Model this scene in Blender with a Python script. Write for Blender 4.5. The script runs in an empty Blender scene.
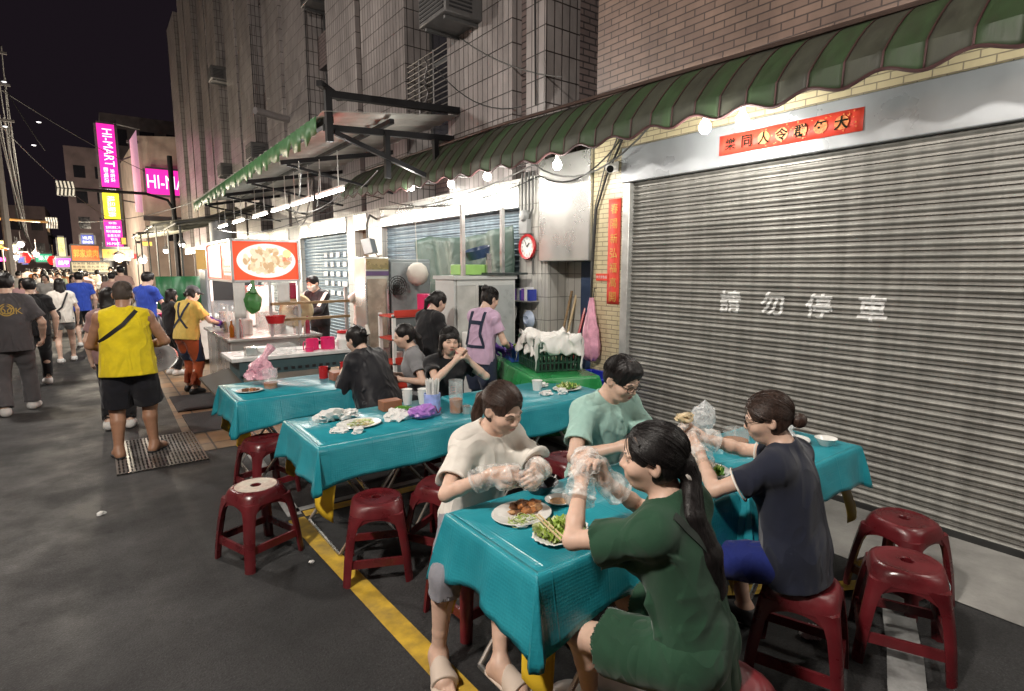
import bpy, bmesh, math, random, os
import numpy as np
from mathutils import Vector, Matrix, Euler
SC = bpy.context.scene; COL = SC.collection; R = math.radians
random.seed(7); np.random.seed(7)
# ------------------------------------------------------------------ camera
cam = bpy.data.cameras.new('camera'); cam.sensor_width = 36; cam.lens = 560/1024*36; cam.clip_start = .05; cam.clip_end = 900
co = bpy.data.objects.new('camera', cam); COL.objects.link(co)
co.location = (0, 0, 1.78); co.rotation_euler = (R(90-7.88), 0, R(-36.54)); SC.camera = co
# ------------------------------------------------------------------ night sky, exposure
w = bpy.data.worlds.new('World'); SC.world = w; w.use_nodes = True
wn = w.node_tree.nodes; bg = wn['Background']; bg.inputs[0].default_value = (.30, .21, .30, 1); bg.inputs[1].default_value = .013
SC.view_settings.view_transform = 'Standard'; SC.view_settings.look = 'None'; SC.view_settings.exposure = 1.3; SC.view_settings.gamma = 1
SC.render.engine = 'CYCLES'; SC.cycles.use_denoising = True; SC.cycles.max_bounces = 6; SC.cycles.sample_clamp_indirect = 4
SC.cycles.caustics_reflective = False; SC.cycles.caustics_refractive = False; SC.cycles.transparent_max_bounces = 16
# point lights, also for the street lamps added out of view (their poles are built further down)
def point(name, loc, W, col=(1, .93, .82), r=.08):
    l = bpy.data.lights.new(name, 'POINT'); l.energy = W; l.color = col; l.shadow_soft_size = r
    o = bpy.data.objects.new(name, l); COL.objects.link(o); o.location = loc; return o
# ------------------------------------------------------------------ materials
MAT = {}
def pm(name, col, rough=.5, metal=0., var=.12, vs=6., bump=0., bs=60., spec=.5, emit=None, es=0., stretch=(1, 1, 1), alpha=1., trans=0., vcol=False, objcol=False, rvar=.1, dirt=0., dirtcol=(.05, .045, .04), sheen=0., bdist=.01, coat=0., sss=0., fold=0., rnd=False):
    m = bpy.data.materials.new(name); m.use_nodes = True; N = m.node_tree.nodes; L = m.node_tree.links; b = N['Principled BSDF']; MAT[name] = m
    b.inputs['Roughness'].default_value = rough; b.inputs['Metallic'].default_value = metal; b.inputs['Specular IOR Level'].default_value = spec
    tc = N.new('ShaderNodeTexCoord'); mp = N.new('ShaderNodeMapping'); mp.inputs['Scale'].default_value = stretch; L.new(tc.outputs['Object'], mp.inputs[0]); C = mp.outputs[0]
    no = N.new('ShaderNodeTexNoise'); no.inputs['Scale'].default_value = vs; no.inputs['Detail'].default_value = 5; L.new(C, no.inputs[0])
    src = None
    if vcol: a = N.new('ShaderNodeVertexColor'); a.layer_name = 'Col'; src = a.outputs[0]
    elif objcol: a = N.new('ShaderNodeObjectInfo'); src = a.outputs['Color']
    mr = N.new('ShaderNodeMapRange'); mr.inputs[1].default_value = .3; mr.inputs[2].default_value = .7; mr.inputs[3].default_value = 1-var; mr.inputs[4].default_value = 1+var; L.new(no.outputs[0], mr.inputs[0])
    mx = N.new('ShaderNodeVectorMath'); mx.operation = 'SCALE'; L.new(mr.outputs[0], mx.inputs['Scale'])
    if src: L.new(src, mx.inputs[0])
    else: mx.inputs[0].default_value = col
    out = mx.outputs[0]
    if dirt > 0:
        n2 = N.new('ShaderNodeTexNoise'); n2.inputs['Scale'].default_value = vs*.6; n2.inputs['Detail'].default_value = 8; n2.inputs['Roughness'].default_value = .7; L.new(C, n2.inputs[0])
        r2 = N.new('ShaderNodeMapRange'); r2.inputs[1].default_value = .45; r2.inputs[2].default_value = .75; r2.inputs[3].default_value = 0; r2.inputs[4].default_value = dirt; L.new(n2.outputs[0], r2.inputs[0])
        mm = N.new('ShaderNodeMix'); mm.data_type = 'RGBA'; L.new(r2.outputs[0], mm.inputs[0]); L.new(out, mm.inputs[6]); mm.inputs[7].default_value = (*dirtcol, 1); out = mm.outputs[2]
    L.new(out, b.inputs['Base Color'])
    if rvar > 0:
        r3 = N.new('ShaderNodeMapRange'); r3.inputs[1].default_value = .3; r3.inputs[2].default_value = .7; r3.inputs[3].default_value = max(.02, rough-rvar); r3.inputs[4].default_value = min(1, rough+rvar); L.new(no.outputs[0], r3.inputs[0]); L.new(r3.outputs[0], b.inputs['Roughness'])
    nb = None
    if rnd:
        oi = N.new('ShaderNodeObjectInfo'); mu = N.new('ShaderNodeMath'); mu.operation = 'MULTIPLY'; mu.inputs[1].default_value = 37; L.new(oi.outputs['Random'], mu.inputs[0]); L.new(mu.outputs[0], mp.inputs['Location'])
    if fold > 0:
        n5 = N.new('ShaderNodeTexNoise'); n5.inputs['Scale'].default_value = 4.2; n5.inputs['Detail'].default_value = 1.2; n5.inputs['Distortion'].default_value = .9; m5 = N.new('ShaderNodeMapping'); m5.inputs['Scale'].default_value = (1.25, 1.25, .6); m5.inputs['Rotation'].default_value = (.35, .25, 0); L.new(C, m5.inputs[0]); L.new(m5.outputs[0], n5.inputs[0])
        ab_ = N.new('ShaderNodeMath'); ab_.operation = 'PINGPONG'; ab_.inputs[1].default_value = .16; L.new(n5.outputs[0], ab_.inputs[0])
        b5 = N.new('ShaderNodeBump'); b5.inputs['Strength'].default_value = fold; b5.inputs['Distance'].default_value = .13; L.new(ab_.outputs[0], b5.inputs['Height']); nb = b5.outputs[0]; L.new(nb, b.inputs['Normal'])
    if bump > 0:
        n4 = N.new('ShaderNodeTexNoise'); n4.inputs['Scale'].default_value = bs; n4.inputs['Detail'].default_value = 4; L.new(C, n4.inputs[0])
        bp = N.new('ShaderNodeBump'); bp.inputs['Strength'].default_value = bump; bp.inputs['Distance'].default_value = bdist; L.new(n4.outputs[0], bp.inputs['Height']); L.new(bp.outputs[0], b.inputs['Normal'])
        if nb: L.new(nb, bp.inputs['Normal'])
    if emit: b.inputs['Emission Color'].default_value = (*emit, 1); b.inputs['Emission Strength'].default_value = es
    b.inputs['Alpha'].default_value = alpha; b.inputs['Transmission Weight'].default_value = trans; b.inputs['Sheen Weight'].default_value = sheen; b.inputs['Coat Weight'].default_value = coat
    if sss: b.inputs['Subsurface Weight'].default_value = sss; b.inputs['Subsurface Radius'].default_value = (.01, .004, .002); b.inputs['Subsurface Scale'].default_value = 1
    return m
def M(name, *a, **k):
    return MAT[name] if name in MAT else pm(name, *a, **k)
def film(name, col, white=.35, rough=.25, bs=40., bump=.6):
    """thin crumpled plastic: part see-through, part milky"""
    if name in MAT: return MAT[name]
    m = bpy.data.materials.new(name); m.use_nodes = True; N = m.node_tree.nodes; L = m.node_tree.links; b = N['Principled BSDF']; MAT[name] = m
    b.inputs['Base Color'].default_value = (*col, 1); b.inputs['Roughness'].default_value = rough
    tc = N.new('ShaderNodeTexCoord'); no = N.new('ShaderNodeTexNoise'); no.inputs['Scale'].default_value = bs; no.inputs['Detail'].default_value = 3; no.inputs['Distortion'].default_value = .8; L.new(tc.outputs['Object'], no.inputs[0])
    bp = N.new('ShaderNodeBump'); bp.inputs['Strength'].default_value = bump; bp.inputs['Distance'].default_value = .01; L.new(no.outputs[0], bp.inputs['Height']); L.new(bp.outputs[0], b.inputs['Normal'])
    mr = N.new('ShaderNodeMapRange'); mr.inputs[1].default_value = .35; mr.inputs[2].default_value = .68; mr.inputs[3].default_value = max(0, white-.2); mr.inputs[4].default_value = min(1, white+.35); L.new(no.outputs[0], mr.inputs[0])
    tr = N.new('ShaderNodeBsdfTransparent'); mx = N.new('ShaderNodeMixShader'); L.new(mr.outputs[0], mx.inputs[0]); L.new(tr.outputs[0], mx.inputs[1]); L.new(b.outputs[0], mx.inputs[2]); L.new(mx.outputs[0], N['Material Output'].inputs[0])
    return m
# ------------------------------------------------------------------ figures: distance fields -> one continuous mesh
V = lambda *a: np.array(a, float)
def nrm(v):
    v = np.asarray(v, float); return v/ (np.linalg.norm(v)+1e-9)
def rotv(v, axis, deg):
    a = math.radians(deg); k = nrm(axis); v = np.asarray(v, float)
    return v*math.cos(a)+np.cross(k, v)*math.sin(a)+k*np.dot(k, v)*(1-math.cos(a))
class Field:
    """primitives blended one after the other; cuts are half spaces applied last"""
    def __init__(s): s.p = []; s.cuts = []; s.noise = None; s.grow = 0.0
    def cone(s, a, b, r1, r2, k=.02, flat=None, op='u'):
        a = V(*a); b = V(*b); s.p.append(('c', a, b, r1, r2, flat, k, op, (a+b)/2, np.linalg.norm(b-a)/2+max(r1, r2)))
    def ell(s, c, r, ax=None, k=.02, op='u'):
        c = V(*c); ax = np.eye(3) if ax is None else np.array(ax); s.p.append(('e', c, V(*r), ax, None, None, k, op, c, max(r)))
    def box(s, c, h, rd, ax=None, k=.02, op='u'):
        c = V(*c); ax = np.eye(3) if ax is None else np.array(ax); s.p.append(('b', c, V(*h), rd, ax, None, k, op, c, np.linalg.norm(h)+rd))
    def chain(s, pts, rs, k=.02, flat=None, op='u'):
        for i in range(len(pts)-1): s.cone(pts[i], pts[i+1], rs[i], rs[i+1], k if i == 0 else min(k, .008), flat, op)
    def cut(s, pt, n, k=.006, near=None):
        if near is None: s.cuts.append((V(*pt), nrm(n), k, None))
        else: s.p.append(('p', V(*pt), nrm(n), None, None, None, k, 'i', V(*near[0]), near[1]))
    def ev(s, P, full=False, band=.05):
        d = np.full(len(P), 1e3, np.float64)
        for q in s.p:
            k, op, c, R = q[6], q[7], q[8], q[9]
            if op == 'i':
                e = P-c; idx = np.nonzero((e*e).sum(1) < R*R)[0]; o = d[idx]; v = (P[idx]-q[1])@q[2]
                h = np.clip(.5-.5*(o-v)/k, 0, 1); d[idx] = np.where(np.abs(o-v) < k, o+(v-o)*h+k*h*(1-h), np.maximum(o, v)); continue
            if full: idx = slice(None); X = P
            else:
                e = P-c; idx = np.nonzero((e*e).sum(1) < (R+band+k*2+s.grow)**2)[0]
                if len(idx) == 0: continue
                X = P[idx]
            if q[0] == 'c':
                a, b, r1, r2, flat = q[1:6]
                if flat is not None:
                    n, f = flat; X = X+np.outer((X-a)@n*(f-1), n); b = b+n*np.dot(b-a, n)*(f-1)
                ba = b-a; t = np.clip(((X-a)@ba)/(ba@ba+1e-12), 0, 1)
                v = np.linalg.norm(X-a-np.outer(t, ba), axis=1)-(r1+(r2-r1)*t)
            elif q[0] == 'e':
                L = (X-q[1])@q[3].T; r = q[2]; k0 = np.linalg.norm(L/r, axis=1); k1 = np.linalg.norm(L/(r*r), axis=1)+1e-9
                v = k0*(k0-1)/k1
                v = np.where(k0 < .3, -min(r)*(1-k0), v)
            else:
                L = np.abs((X-q[1])@q[4].T)-q[2]
                v = np.linalg.norm(np.maximum(L, 0), axis=1)+np.minimum(L.max(1), 0)-q[3]
            o = d[idx]
            if op == 'u':
                h = np.clip(.5+.5*(o-v)/k, 0, 1); o = o+(v-o)*h-k*h*(1-h); 
            else:
                h = np.clip(.5-.5*(o+v)/k, 0, 1); o = o+(-v-o)*h+k*h*(1-h)
            d[idx] = o
        d = d-s.grow
        if s.noise is not None: d = d+s.noise(P)
        for pt, n, k, near in s.cuts:
            v = (P-pt)@n; h = np.clip(.5-.5*(d-v)/k, 0, 1); d = np.where(np.abs(d-v) < k, d+(v-d)*h+k*h*(1-h), np.maximum(d, v))
        return d
    def mesh(s, h):
        lo = np.min([q[8]-q[9] for q in s.p if q[7] == 'u'], axis=0)-s.grow-.03; hi = np.max([q[8]+q[9] for q in s.p if q[7] == 'u'], axis=0)+s.grow+.03
        m = 4; H = h*m; n = np.ceil((hi-lo)/H).astype(int)+1
        g = np.stack(np.meshgrid(*[lo[i]+H*np.arange(n[i]) for i in range(3)], indexing='ij'), -1).reshape(-1, 3)
        dc = s.ev(g, True).reshape(n)
        c8 = [dc[i:n[0]-1+i, j:n[1]-1+j, k:n[2]-1+k] for i in (0, 1) for j in (0, 1) for k in (0, 1)]
        act = np.min(np.abs(c8), axis=0) < H*1.5
        nf = (n-1)*m+1
        # unevaluated points take the sign of their coarse point
        D = np.repeat(np.repeat(np.repeat(dc, m, 0), m, 1), m, 2)[:nf[0], :nf[1], :nf[2]].astype(np.float32)
        A = np.zeros(nf, bool); ai = np.argwhere(act)
        for i in range(m+1):
            for j in range(m+1):
                for k in range(m+1): A[ai[:, 0]*m+i, ai[:, 1]*m+j, ai[:, 2]*m+k] = True
        I = np.argwhere(A); D[A] = s.ev(lo+h*I, band=H*3)
        return surface_net(D, lo, h)
def surface_net(D, lo, h):
    n = np.array(D.shape); neg = D < 0; cid = []; cpt = []; quads = []
    st = np.array([n[1]*n[2], n[2], 1])
    for ax in range(3):
        s0 = [slice(1, -1)]*3; s1 = [slice(1, -1)]*3; s0[ax] = slice(0, -1); s1[ax] = slice(1, None)
        a = neg[tuple(s0)]; b = neg[tuple(s1)]
        I = np.argwhere(a != b); off = np.ones(3, int); off[ax] = 0; I = I+off
        J = I.copy(); J[:, ax] += 1
        da = D[I[:, 0], I[:, 1], I[:, 2]]; db = D[J[:, 0], J[:, 1], J[:, 2]]
        t = da/(da-db); P = I.astype(float); P[:, ax] += t
        u, w = [(1, 2), (2, 0), (0, 1)][ax]
        q = []
        for du, dw in ((-1, -1), (0, -1), (0, 0), (-1, 0)):
            c = I.copy(); c[:, u] += du; c[:, w] += dw; c = c@st; q.append(c); cid.append(c); cpt.append(P)
        q = np.stack(q, 1); fl = da > 0; q[fl] = q[fl][:, ::-1]; quads.append(q)
    cid = np.concatenate(cid); cpt = np.concatenate(cpt); quads = np.concatenate(quads)
    uq, inv = np.unique(cid, return_inverse=True); cnt = np.bincount(inv)
    v = np.stack([np.bincount(inv, cpt[:, i])/cnt for i in range(3)], 1)
    return lo+h*v, np.searchsorted(uq, quads)
def np_mesh(name, v, f, mats, parent=None, col=None, smooth=True):
    me = bpy.data.meshes.new(name)
    me.vertices.add(len(v)); me.vertices.foreach_set('co', np.asarray(v, np.float32).ravel())
    me.loops.add(f.size); me.loops.foreach_set('vertex_index', f.astype(np.int32).ravel())
    me.polygons.add(len(f)); me.polygons.foreach_set('loop_start', (np.arange(len(f))*f.shape[1]).astype(np.int32))
    me.update(calc_edges=True)
    if smooth: me.polygons.foreach_set('use_smooth', np.ones(len(f), bool))
    if col is not None:
        at = me.color_attributes.new('Col', 'FLOAT_COLOR', 'POINT'); at.data.foreach_set('color', np.concatenate([col, np.ones((len(col), 1))], 1).astype(np.float32).ravel())
    for m in (mats if isinstance(mats, (list, tuple)) else [mats]): me.materials.append(m)
    o = bpy.data.objects.new(name, me); COL.objects.link(o)
    if parent is not None: o.parent = parent
    return o
def folds(seed, amp, wl, n=5, stretch=(1, 1, .45)):
    r = random.Random(seed); W = []
    for i in range(n):
        d = nrm([r.gauss(0, 1)*stretch[0], r.gauss(0, 1)*stretch[1], r.gauss(0, 1)*stretch[2]]); k = 6.283/(wl*r.uniform(.6, 1.6))
        W.append((d*k, r.uniform(0, 6.28), nrm([r.gauss(0, 1) for _ in range(3)])*k*.5, r.uniform(.6, 1)))
    q1, q2 = nrm([r.gauss(0, 1) for _ in range(3)])*9, nrm([r.gauss(0, 1) for _ in range(3)])*13
    def f(P):
        s = 0
        for d, ph, w, a in W: s = s+a*(1-2*np.abs(np.sin((P@d+ph+.9*np.sin(P@w*.5+ph*2))*.5)))
        return np.minimum(-s*(amp/math.sqrt(n))*(.35+.65*(.5+.5*np.sin(P@q1+W[0][1]))*(1+np.sin(P@q2+W[1][1]))), .003)
    return f
def ik(a, t, l1, l2, pole):
    a = V(*a); t = V(*t); d = t-a; L = np.linalg.norm(d); M = (l1+l2)*.999
    if L > M: t = a+d/L*M; d = t-a; L = M
    x = (l1*l1-l2*l2+L*L)/(2*L); y = math.sqrt(max(l1*l1-x*x, 1e-6)); u = d/L
    p = V(*pole); p = nrm(p-u*np.dot(p, u)); return a+u*x+p*y, t
class Fig:
    """joints of one person, local frame: +Y is where they face, +X their right hand, Z up, feet on z = 0"""
    def __init__(s, H=1.65, fem=True, hip=(0, 0, .53), lean=8, side=0, twist=0, head=(0, 0, 0), neckfwd=.03, hands=None, feet=None, elbows=None, knees=None,
                 girth=1., curl=(.45, .45), palm=None, fdir=None, fyaw=(0, 0), toe=(0, 0)):
        k = H/1.68; s.k = k; s.fem = fem; s.g = girth; s.curl = curl
        s.hip = V(*hip); u = rotv(V(0, 0, 1), V(1, 0, 0), -lean); u = rotv(u, V(0, 1, 0), side); s.u = u
        x = nrm(np.cross(V(0, 1, 0), u)) if abs(u[1]) < .9 else V(1, 0, 0); s.x0 = V(1, 0, 0); s.f0 = nrm(np.cross(u, V(1, 0, 0)))
        s.x = rotv(nrm(np.cross(s.f0, u)), u, twist); s.f = nrm(np.cross(u, s.x))
        s.neck = s.hip+u*.50*k
        sw = (.148 if fem else .175)*k; s.sh = {+1: s.neck-u*.055*k+s.x*sw, -1: s.neck-u*.055*k-s.x*sw}
        yaw, pit, rol = head
        hf = rotv(V(0, 1, 0), V(0, 0, 1), yaw); hx = V(hf[1], -hf[0], 0); hf = rotv(hf, hx, -pit); hu = np.cross(hx, hf)
        hx = rotv(hx, hf, rol); hu = rotv(hu, hf, rol); s.hx, s.hf, s.hu = hx, hf, hu
        nd = nrm(u*.6+hu*.4+s.f*neckfwd*8); s.skull = s.neck+nd*.075*k; s.hc = s.skull+hu*.085*k+hf*.022*k
        s.hp = {q: s.hip+s.x0*q*.085*k-V(0, 0, .02*k) for q in (1, -1)}
        lu, lf = .285*k, .245*k; s.el = {}; s.wr = {}; s.kn = {}; s.an = {}
        hands = hands or {}; feet = feet or {}; elbows = elbows or {}; knees = knees or {}
        for q in (1, -1):
            t = hands.get(q, s.sh[q]+V(q*.08, .05, -.50)*k); e = elbows.get(q, V(q*.6, -.5, -.6))
            s.el[q], s.wr[q] = ik(s.sh[q], t, lu, lf, e)
            t = feet.get(q, V(q*.1, 0, .075*k)); e = knees.get(q, V(q*.15, 1, .2))
            s.kn[q], s.an[q] = ik(s.hp[q], t, .42*k, .40*k, e)
        s.hd = {}; s.pn = {}
        for q in (1, -1):
            fa = nrm(s.wr[q]-s.el[q]); d = nrm(fa if not fdir or q not in fdir else V(*fdir[q])); s.hd[q] = d
            n = V(*palm[q]) if palm and q in palm else -s.x*q; s.pn[q] = nrm(n-d*np.dot(n, d))
        s.fd = {q: rotv(V(0, 1, 0), V(0, 0, 1), -q*fyaw[0 if q > 0 else 1]) for q in (1, -1)}
        s.toe = {1: toe[0], -1: toe[1]}
    def H(s, x, y, z): return s.hc+(s.hx*x+s.hf*y+s.hu*z)*s.k
    def torso(s, F, g=0., w=1., kk=1.):
        k = s.k; G = s.g; ax = np.stack([s.x0, s.f0, s.u]); ac = np.stack([s.x, s.f, s.u]); fm = s.fem
        F.ell(s.hip+s.u*.02*k, (V(.165 if fm else .158, .115, .13))*k*V(G, G, 1)+g, ax, .05*kk)
        F.ell(s.hip+s.u*.17*k+s.f*.005, V(.132 if fm else .15, .10, .16)*k*V(G, G, 1)+g, ax, .06*kk)
        F.ell(s.hip+s.u*.335*k, V(.145 if fm else .168, .108, .16)*k*V((1+G)/2, (1+G)/2, 1)+g, ac, .06*kk)
        F.cone(s.sh[1]-s.x*.03*k, s.sh[-1]+s.x*.03*k, .058*k+g, .058*k+g, .05*kk)
        if fm:
            for q in (1, -1): F.ell(s.hip+s.u*.325*k+s.x*q*.066*k+s.f*.085*k, V(.058, .05, .06*kk)*k+g, ac, .045)
        for q in (1, -1): F.cone(s.neck+s.u*.015*k, s.sh[q], .05*k+g*.7, .05*k+g, .04*kk)
        if G > 1.1: F.ell(s.hip+s.u*.13*k+s.f*.05, V(.14, .11, .12)*k*G+g, ax, .05*kk)
    def arm(s, F, q, g=0., fore=True):
        k = s.k; m = .9 if s.fem else 1.05; G = (1+s.g)/2
        F.ell(s.sh[q], V(.055, .055, .055)*k*m*G+g, None, .04)
        F.chain([s.sh[q], s.sh[q]*.6+s.el[q]*.4, s.el[q]], [.049*k*m*G+g, .045*k*m*G+g, .035*k*m*G+g], .03)
        if fore: F.chain([s.el[q], s.el[q]*.68+s.wr[q]*.32, s.wr[q]], [.035*k*m*G+g, .038*k*m*G+g, .0245*k*m+g], .02)
    def leg(s, F, q, g=0., calf=True, end=1.):
        k = s.k; G = s.g
        e = s.hp[q]*(1-end)+s.kn[q]*end
        F.chain([s.hp[q], s.hp[q]*.55+e*.45, e], [.088*k*G+g, .078*k*G+g, (.056 if end > .9 else .07)*k*G+g], .05)
        if calf:
            a, b = s.kn[q], s.an[q]; bk = nrm(np.cross(np.cross(b-a, s.fd[q]), b-a)); 
            F.chain([a, a*.68+b*.32-bk*.016*k, a*.3+b*.7-bk*.006*k, b], [.055*k*G+g, .054*k*G+g, .039*k*G+g, .035*k*G+g], .025)
    def foot(s, F, q, g=0., toes=False):
        k = s.k; a = s.an[q]; d = s.fd[q]; up = V(0, 0, 1); sd = V(d[1], -d[0], 0)*q
        p = rotv(d, np.cross(d, up), s.toe[q]); up = np.cross(np.cross(p, up), p); up = nrm(up)
        heel = a-up*.038*k-p*.035*k; ball = a-up*.048*k+p*.125*k-sd*.005*k; tip = a-up*.052*k+p*.165*k
        F.cone(a, heel, .036*k+g, .034*k+g, .03); F.cone(a, ball, .038*k+g, .028*k+g, .03); F.cone(heel, ball, .03*k+g, .034*k+g, .03, (sd, .85))
        if toes:
            for i in range(5): F.cone(ball+sd*(-.03+.015*i)*k, ball+sd*(-.033+.0175*i)*k+p*(.062-.006*i-.002*i*i)*k-up*.004, .013*k, (.0125 if i == 0 else .0095)*k, .006)
        else: F.cone(ball-sd*.012*k, tip, .034*k+g, .024*k+g, .03, (sd, .8))
        return heel, ball, tip, p, up, sd
    def hand(s, F, q, g=0., fine=True):
        k = s.k*(.95 if s.fem else 1.05); w = s.wr[q]; d = s.hd[q]; n = s.pn[q]; sd = np.cross(n, d)*q; sd = nrm(sd)   # sd: towards the thumb
        sd = sd*(1 if np.dot(sd, sd) else 1); c = s.curl[0 if q > 0 else 1]
        kn = w+d*.088*k
        F.cone(w, w+d*.02*k, .0245*k+g, .026*k+g, .02)
        for o in (-.026, -.009, .009, .026): F.cone(w+d*.015*k+sd*o*.6*k, kn+sd*o*k, .0155*k+g, .0125*k+g, .012)
        if not fine: 
            F.cone(kn, kn+(d*math.cos(c)+n*math.sin(c))*.07*k, .028*k, .02*k, .02, (n, 1.8)); F.cone(w+d*.02*k+sd*.02*k, w+d*.075*k+sd*.045*k+n*.015*k, .014*k, .011*k, .012); return
        for o, L in ((.026, .040), (.009, .044), (-.009, .041), (-.027, .032)):
            p0 = kn+sd*o*k; ang = 0.; rr = .0094
            for j, (fr, cc) in enumerate(((1., .9), (.68, 1.15), (.55, .8))):
                ang += c*cc; dd = d*math.cos(ang)+n*math.sin(ang)+sd*o*1.2; p1 = p0+nrm(dd)*L*fr*k; F.cone(p0, p1, rr*k+g, (rr-.0007)*k+g, .005); p0 = p1; rr -= .0007
        t0 = w+d*.018*k+sd*.02*k; t1 = t0+nrm(d*.7+sd*.75+n*.35)*.046*k; t2 = t1+nrm(d*.9+sd*(.35-c*.5)+n*(.3+c*.5))*.034*k; t3 = t2+nrm(d*.9-sd*c*.4+n*(.2+c*.7))*.026*k
        F.chain([t0, t1, t2, t3], [.0165*k+g, .0125*k+g, .0105*k+g, .009*k+g], .008)
    def headf(s, F, fine=True, mouth=0.):
        k = s.k; ax = np.stack([s.hx, s.hf, s.hu]); E = lambda x, y, z, r, kk=.02, op='u', a=None: F.ell(s.H(x, y, z), V(*r)*k, ax if a is None else a, kk, op)
        F.cone(s.neck-s.u*.03*k, s.skull+s.hu*.03*k-s.hf*.005, (.05 if s.fem else .06)*k, (.046 if s.fem else .056)*k, .035)
        E(0, -.012, .035, (.075, .094, .083), .02); E(0, .022, -.03, (.061, .066, .075), .035)
        E(0, .046, -.083, (.033, .036, .028) if s.fem else (.042, .04, .03), .035)
        if not fine: E(0, .094, -.02, (.014, .018, .022), .015); return
        for q in (1, -1):
            E(q*.036, .060, -.028, (.028, .026, .024), .03)                       # cheeks
            E(q*.031, .094, .006, (.021, .013, .011), .016, 's')                  # eye hollows
            E(q*.031, .0755, .003, (.0155, .0125, .0105), .006)                   # lids over the eyeballs
            F.cone(s.H(q*.014, .089, .021), s.H(q*.046, .078, .022), .008*k, .006*k, .014)
            e = np.stack([rotv(s.hx, s.hu, q*25), rotv(s.hf, s.hu, q*25), s.hu]); E(q*.076, -.010, -.008, (.009, .022, .032), .008, 'u', e); E(q*.084, -.004, -.006, (.006, .011, .018), .006, 's', e)
        F.cone(s.H(0, .086, .012), s.H(0, .103, -.022), .0085*k, .0115*k, .012)
        E(0, .101, -.026, (.0125, .012, .009), .008)
        for q in (1, -1): E(q*.0125, .093, -.029, (.0085, .010, .0075), .008)
        E(0, .082, -.056, (.024, .016, .017), .02)
        F.cone(s.H(-.018, .088, -.0525), s.H(.018, .088, -.0525), .0055*k, .0055*k, .006); F.cone(s.H(-.014, .087, -.063-mouth*.5), s.H(.014, .087, -.063-mouth*.5), .0068*k, .0068*k, .006)
        E(0, .101, -.0575-mouth*.25, (.020, .012, .0016+mouth*.4), .003, 's')
    def facecol(s, P, col, eye=1., lips=(.38, .12, .105), brow=(.02, .013, .01)):
        L = (P-s.hc)@np.stack([s.hx, s.hf, s.hu]).T/s.k; x, y, z = L.T; fr = y > .045
        def mix(m, c): 
            m = np.clip(m, 0, 1)[:, None]; col[:] = col*(1-m)+np.array(c)*m
        X = np.abs(x)
        ck = np.exp(-(((X-.04)/.02)**2+((z+.026)/.018)**2))*fr; mix(ck*.18, (.5, .17, .12))
        mix((1.2-np.hypot(x/.0205, (z+.0575)/.0082))*4*fr*.8*(y > .07), lips)
        mix((1.2-np.hypot(x/.017, (z+.0575)/.0022))*3*fr*(y > .06), (.10, .02, .02))
        xb = X-.032; mix((1.15-np.hypot(xb/.0185, (z-.0265+.35*(xb*xb)/.02*1.2)/.0034))*4*fr*.5, brow)
        xe = X-.031; top = .0065*eye*(1-(xe/.0155)**2); bot = -.004*(1-(xe/.0155)**2); zz = z-.0025
        ins = (np.abs(xe) < .0155)&(zz < top)&(zz > bot)&fr
        if eye > .3:
            mix(ins*.9, (.62, .58, .55)); mix(ins*(np.hypot(xe, zz-.0005) < .0062), (.012, .008, .006))
        mix((np.abs(xe) < .0175)*(np.abs(zz-top*np.where(eye > .3, 1, -.4)) < .0020)*fr*.85, (.012, .009, .008))
        for q in (1,): mix((1.1-np.hypot((X-.0095)/.0042, (z+.0335)/.003))*3*fr*(y > .08), (.12, .04, .03))
        return col
# ------------------------------------------------------------------ dressing a figure
PRES = 1.0
def tag(o, label=None, cat=None, group=None, kind=None):
    if label: o['label'] = label
    if cat: o['category'] = cat
    if group: o['group'] = group
    if kind: o['kind'] = kind
    return o
def empty(name, loc=(0, 0, 0), rz=0., label=None, cat=None, group=None):
    o = bpy.data.objects.new(name, None); o.empty_display_size = .1; COL.objects.link(o); o.location = loc; o.rotation_euler = (0, 0, rz); return tag(o, label, cat, group)
SKIN = {'fair': (.64, .43, .33), 'tan': (.36, .19, .115), 'mid': (.47, .28, .19)}
def skinmat(): return M('skin', (.5, .3, .2), .48, vcol=True, var=.06, vs=40, bump=.12, bs=260, bdist=.002, sss=.06, rvar=.06)
def cloth(name, col, **k): return M(name, col, k.pop('rough', .85), bump=k.pop('bump', .35), bs=k.pop('bs', 380), bdist=.002, var=k.pop('var', .10), vs=k.pop('vs', 14), sheen=.15, spec=.25, fold=k.pop('fold', .45), **k)
def hairmat(name='hair_black', col=(.010, .008, .008)): return M(name, col, .42, var=.6, vs=60, stretch=(7, 1.2, .5), bump=.5, bs=130, bdist=.003, spec=.35, rvar=.1)
def person(fig, loc, face, label, group=None, skin='fair', hair=None, hairm=None, top=None, bottom=None, shoes=None, toes=False, res=.006, fine=True, eye=1., mouth=0., hands=True, arms_cut=None, hidden_legs=False):
    """loc: ground point under the local origin; face: world angle (deg) of the direction they face, 0 = +X"""
    h = res*PRES; root = empty('person', (loc[0], loc[1], 0), R(face-90), label, 'person', group)
    F = Field(); fig.torso(F, -.011)
    for q in (1, -1):
        fig.leg(F, q, -.003); fig.foot(F, q, toes=toes); fig.arm(F, q); fig.hand(F, q, fine=fine)
    fig.headf(F, fine, mouth)
    v, f = F.mesh(h); col = np.tile(np.array(SKIN[skin]), (len(v), 1))
    fig.facecol(v, col, eye)
    np_mesh('body', v, f, skinmat(), root, col)
    if hair: hair_mesh(fig, root, hair, hairm or hairmat(), h)
    for g in (top, bottom, shoes):
        if g: g(fig, root, h)
    return root
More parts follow.
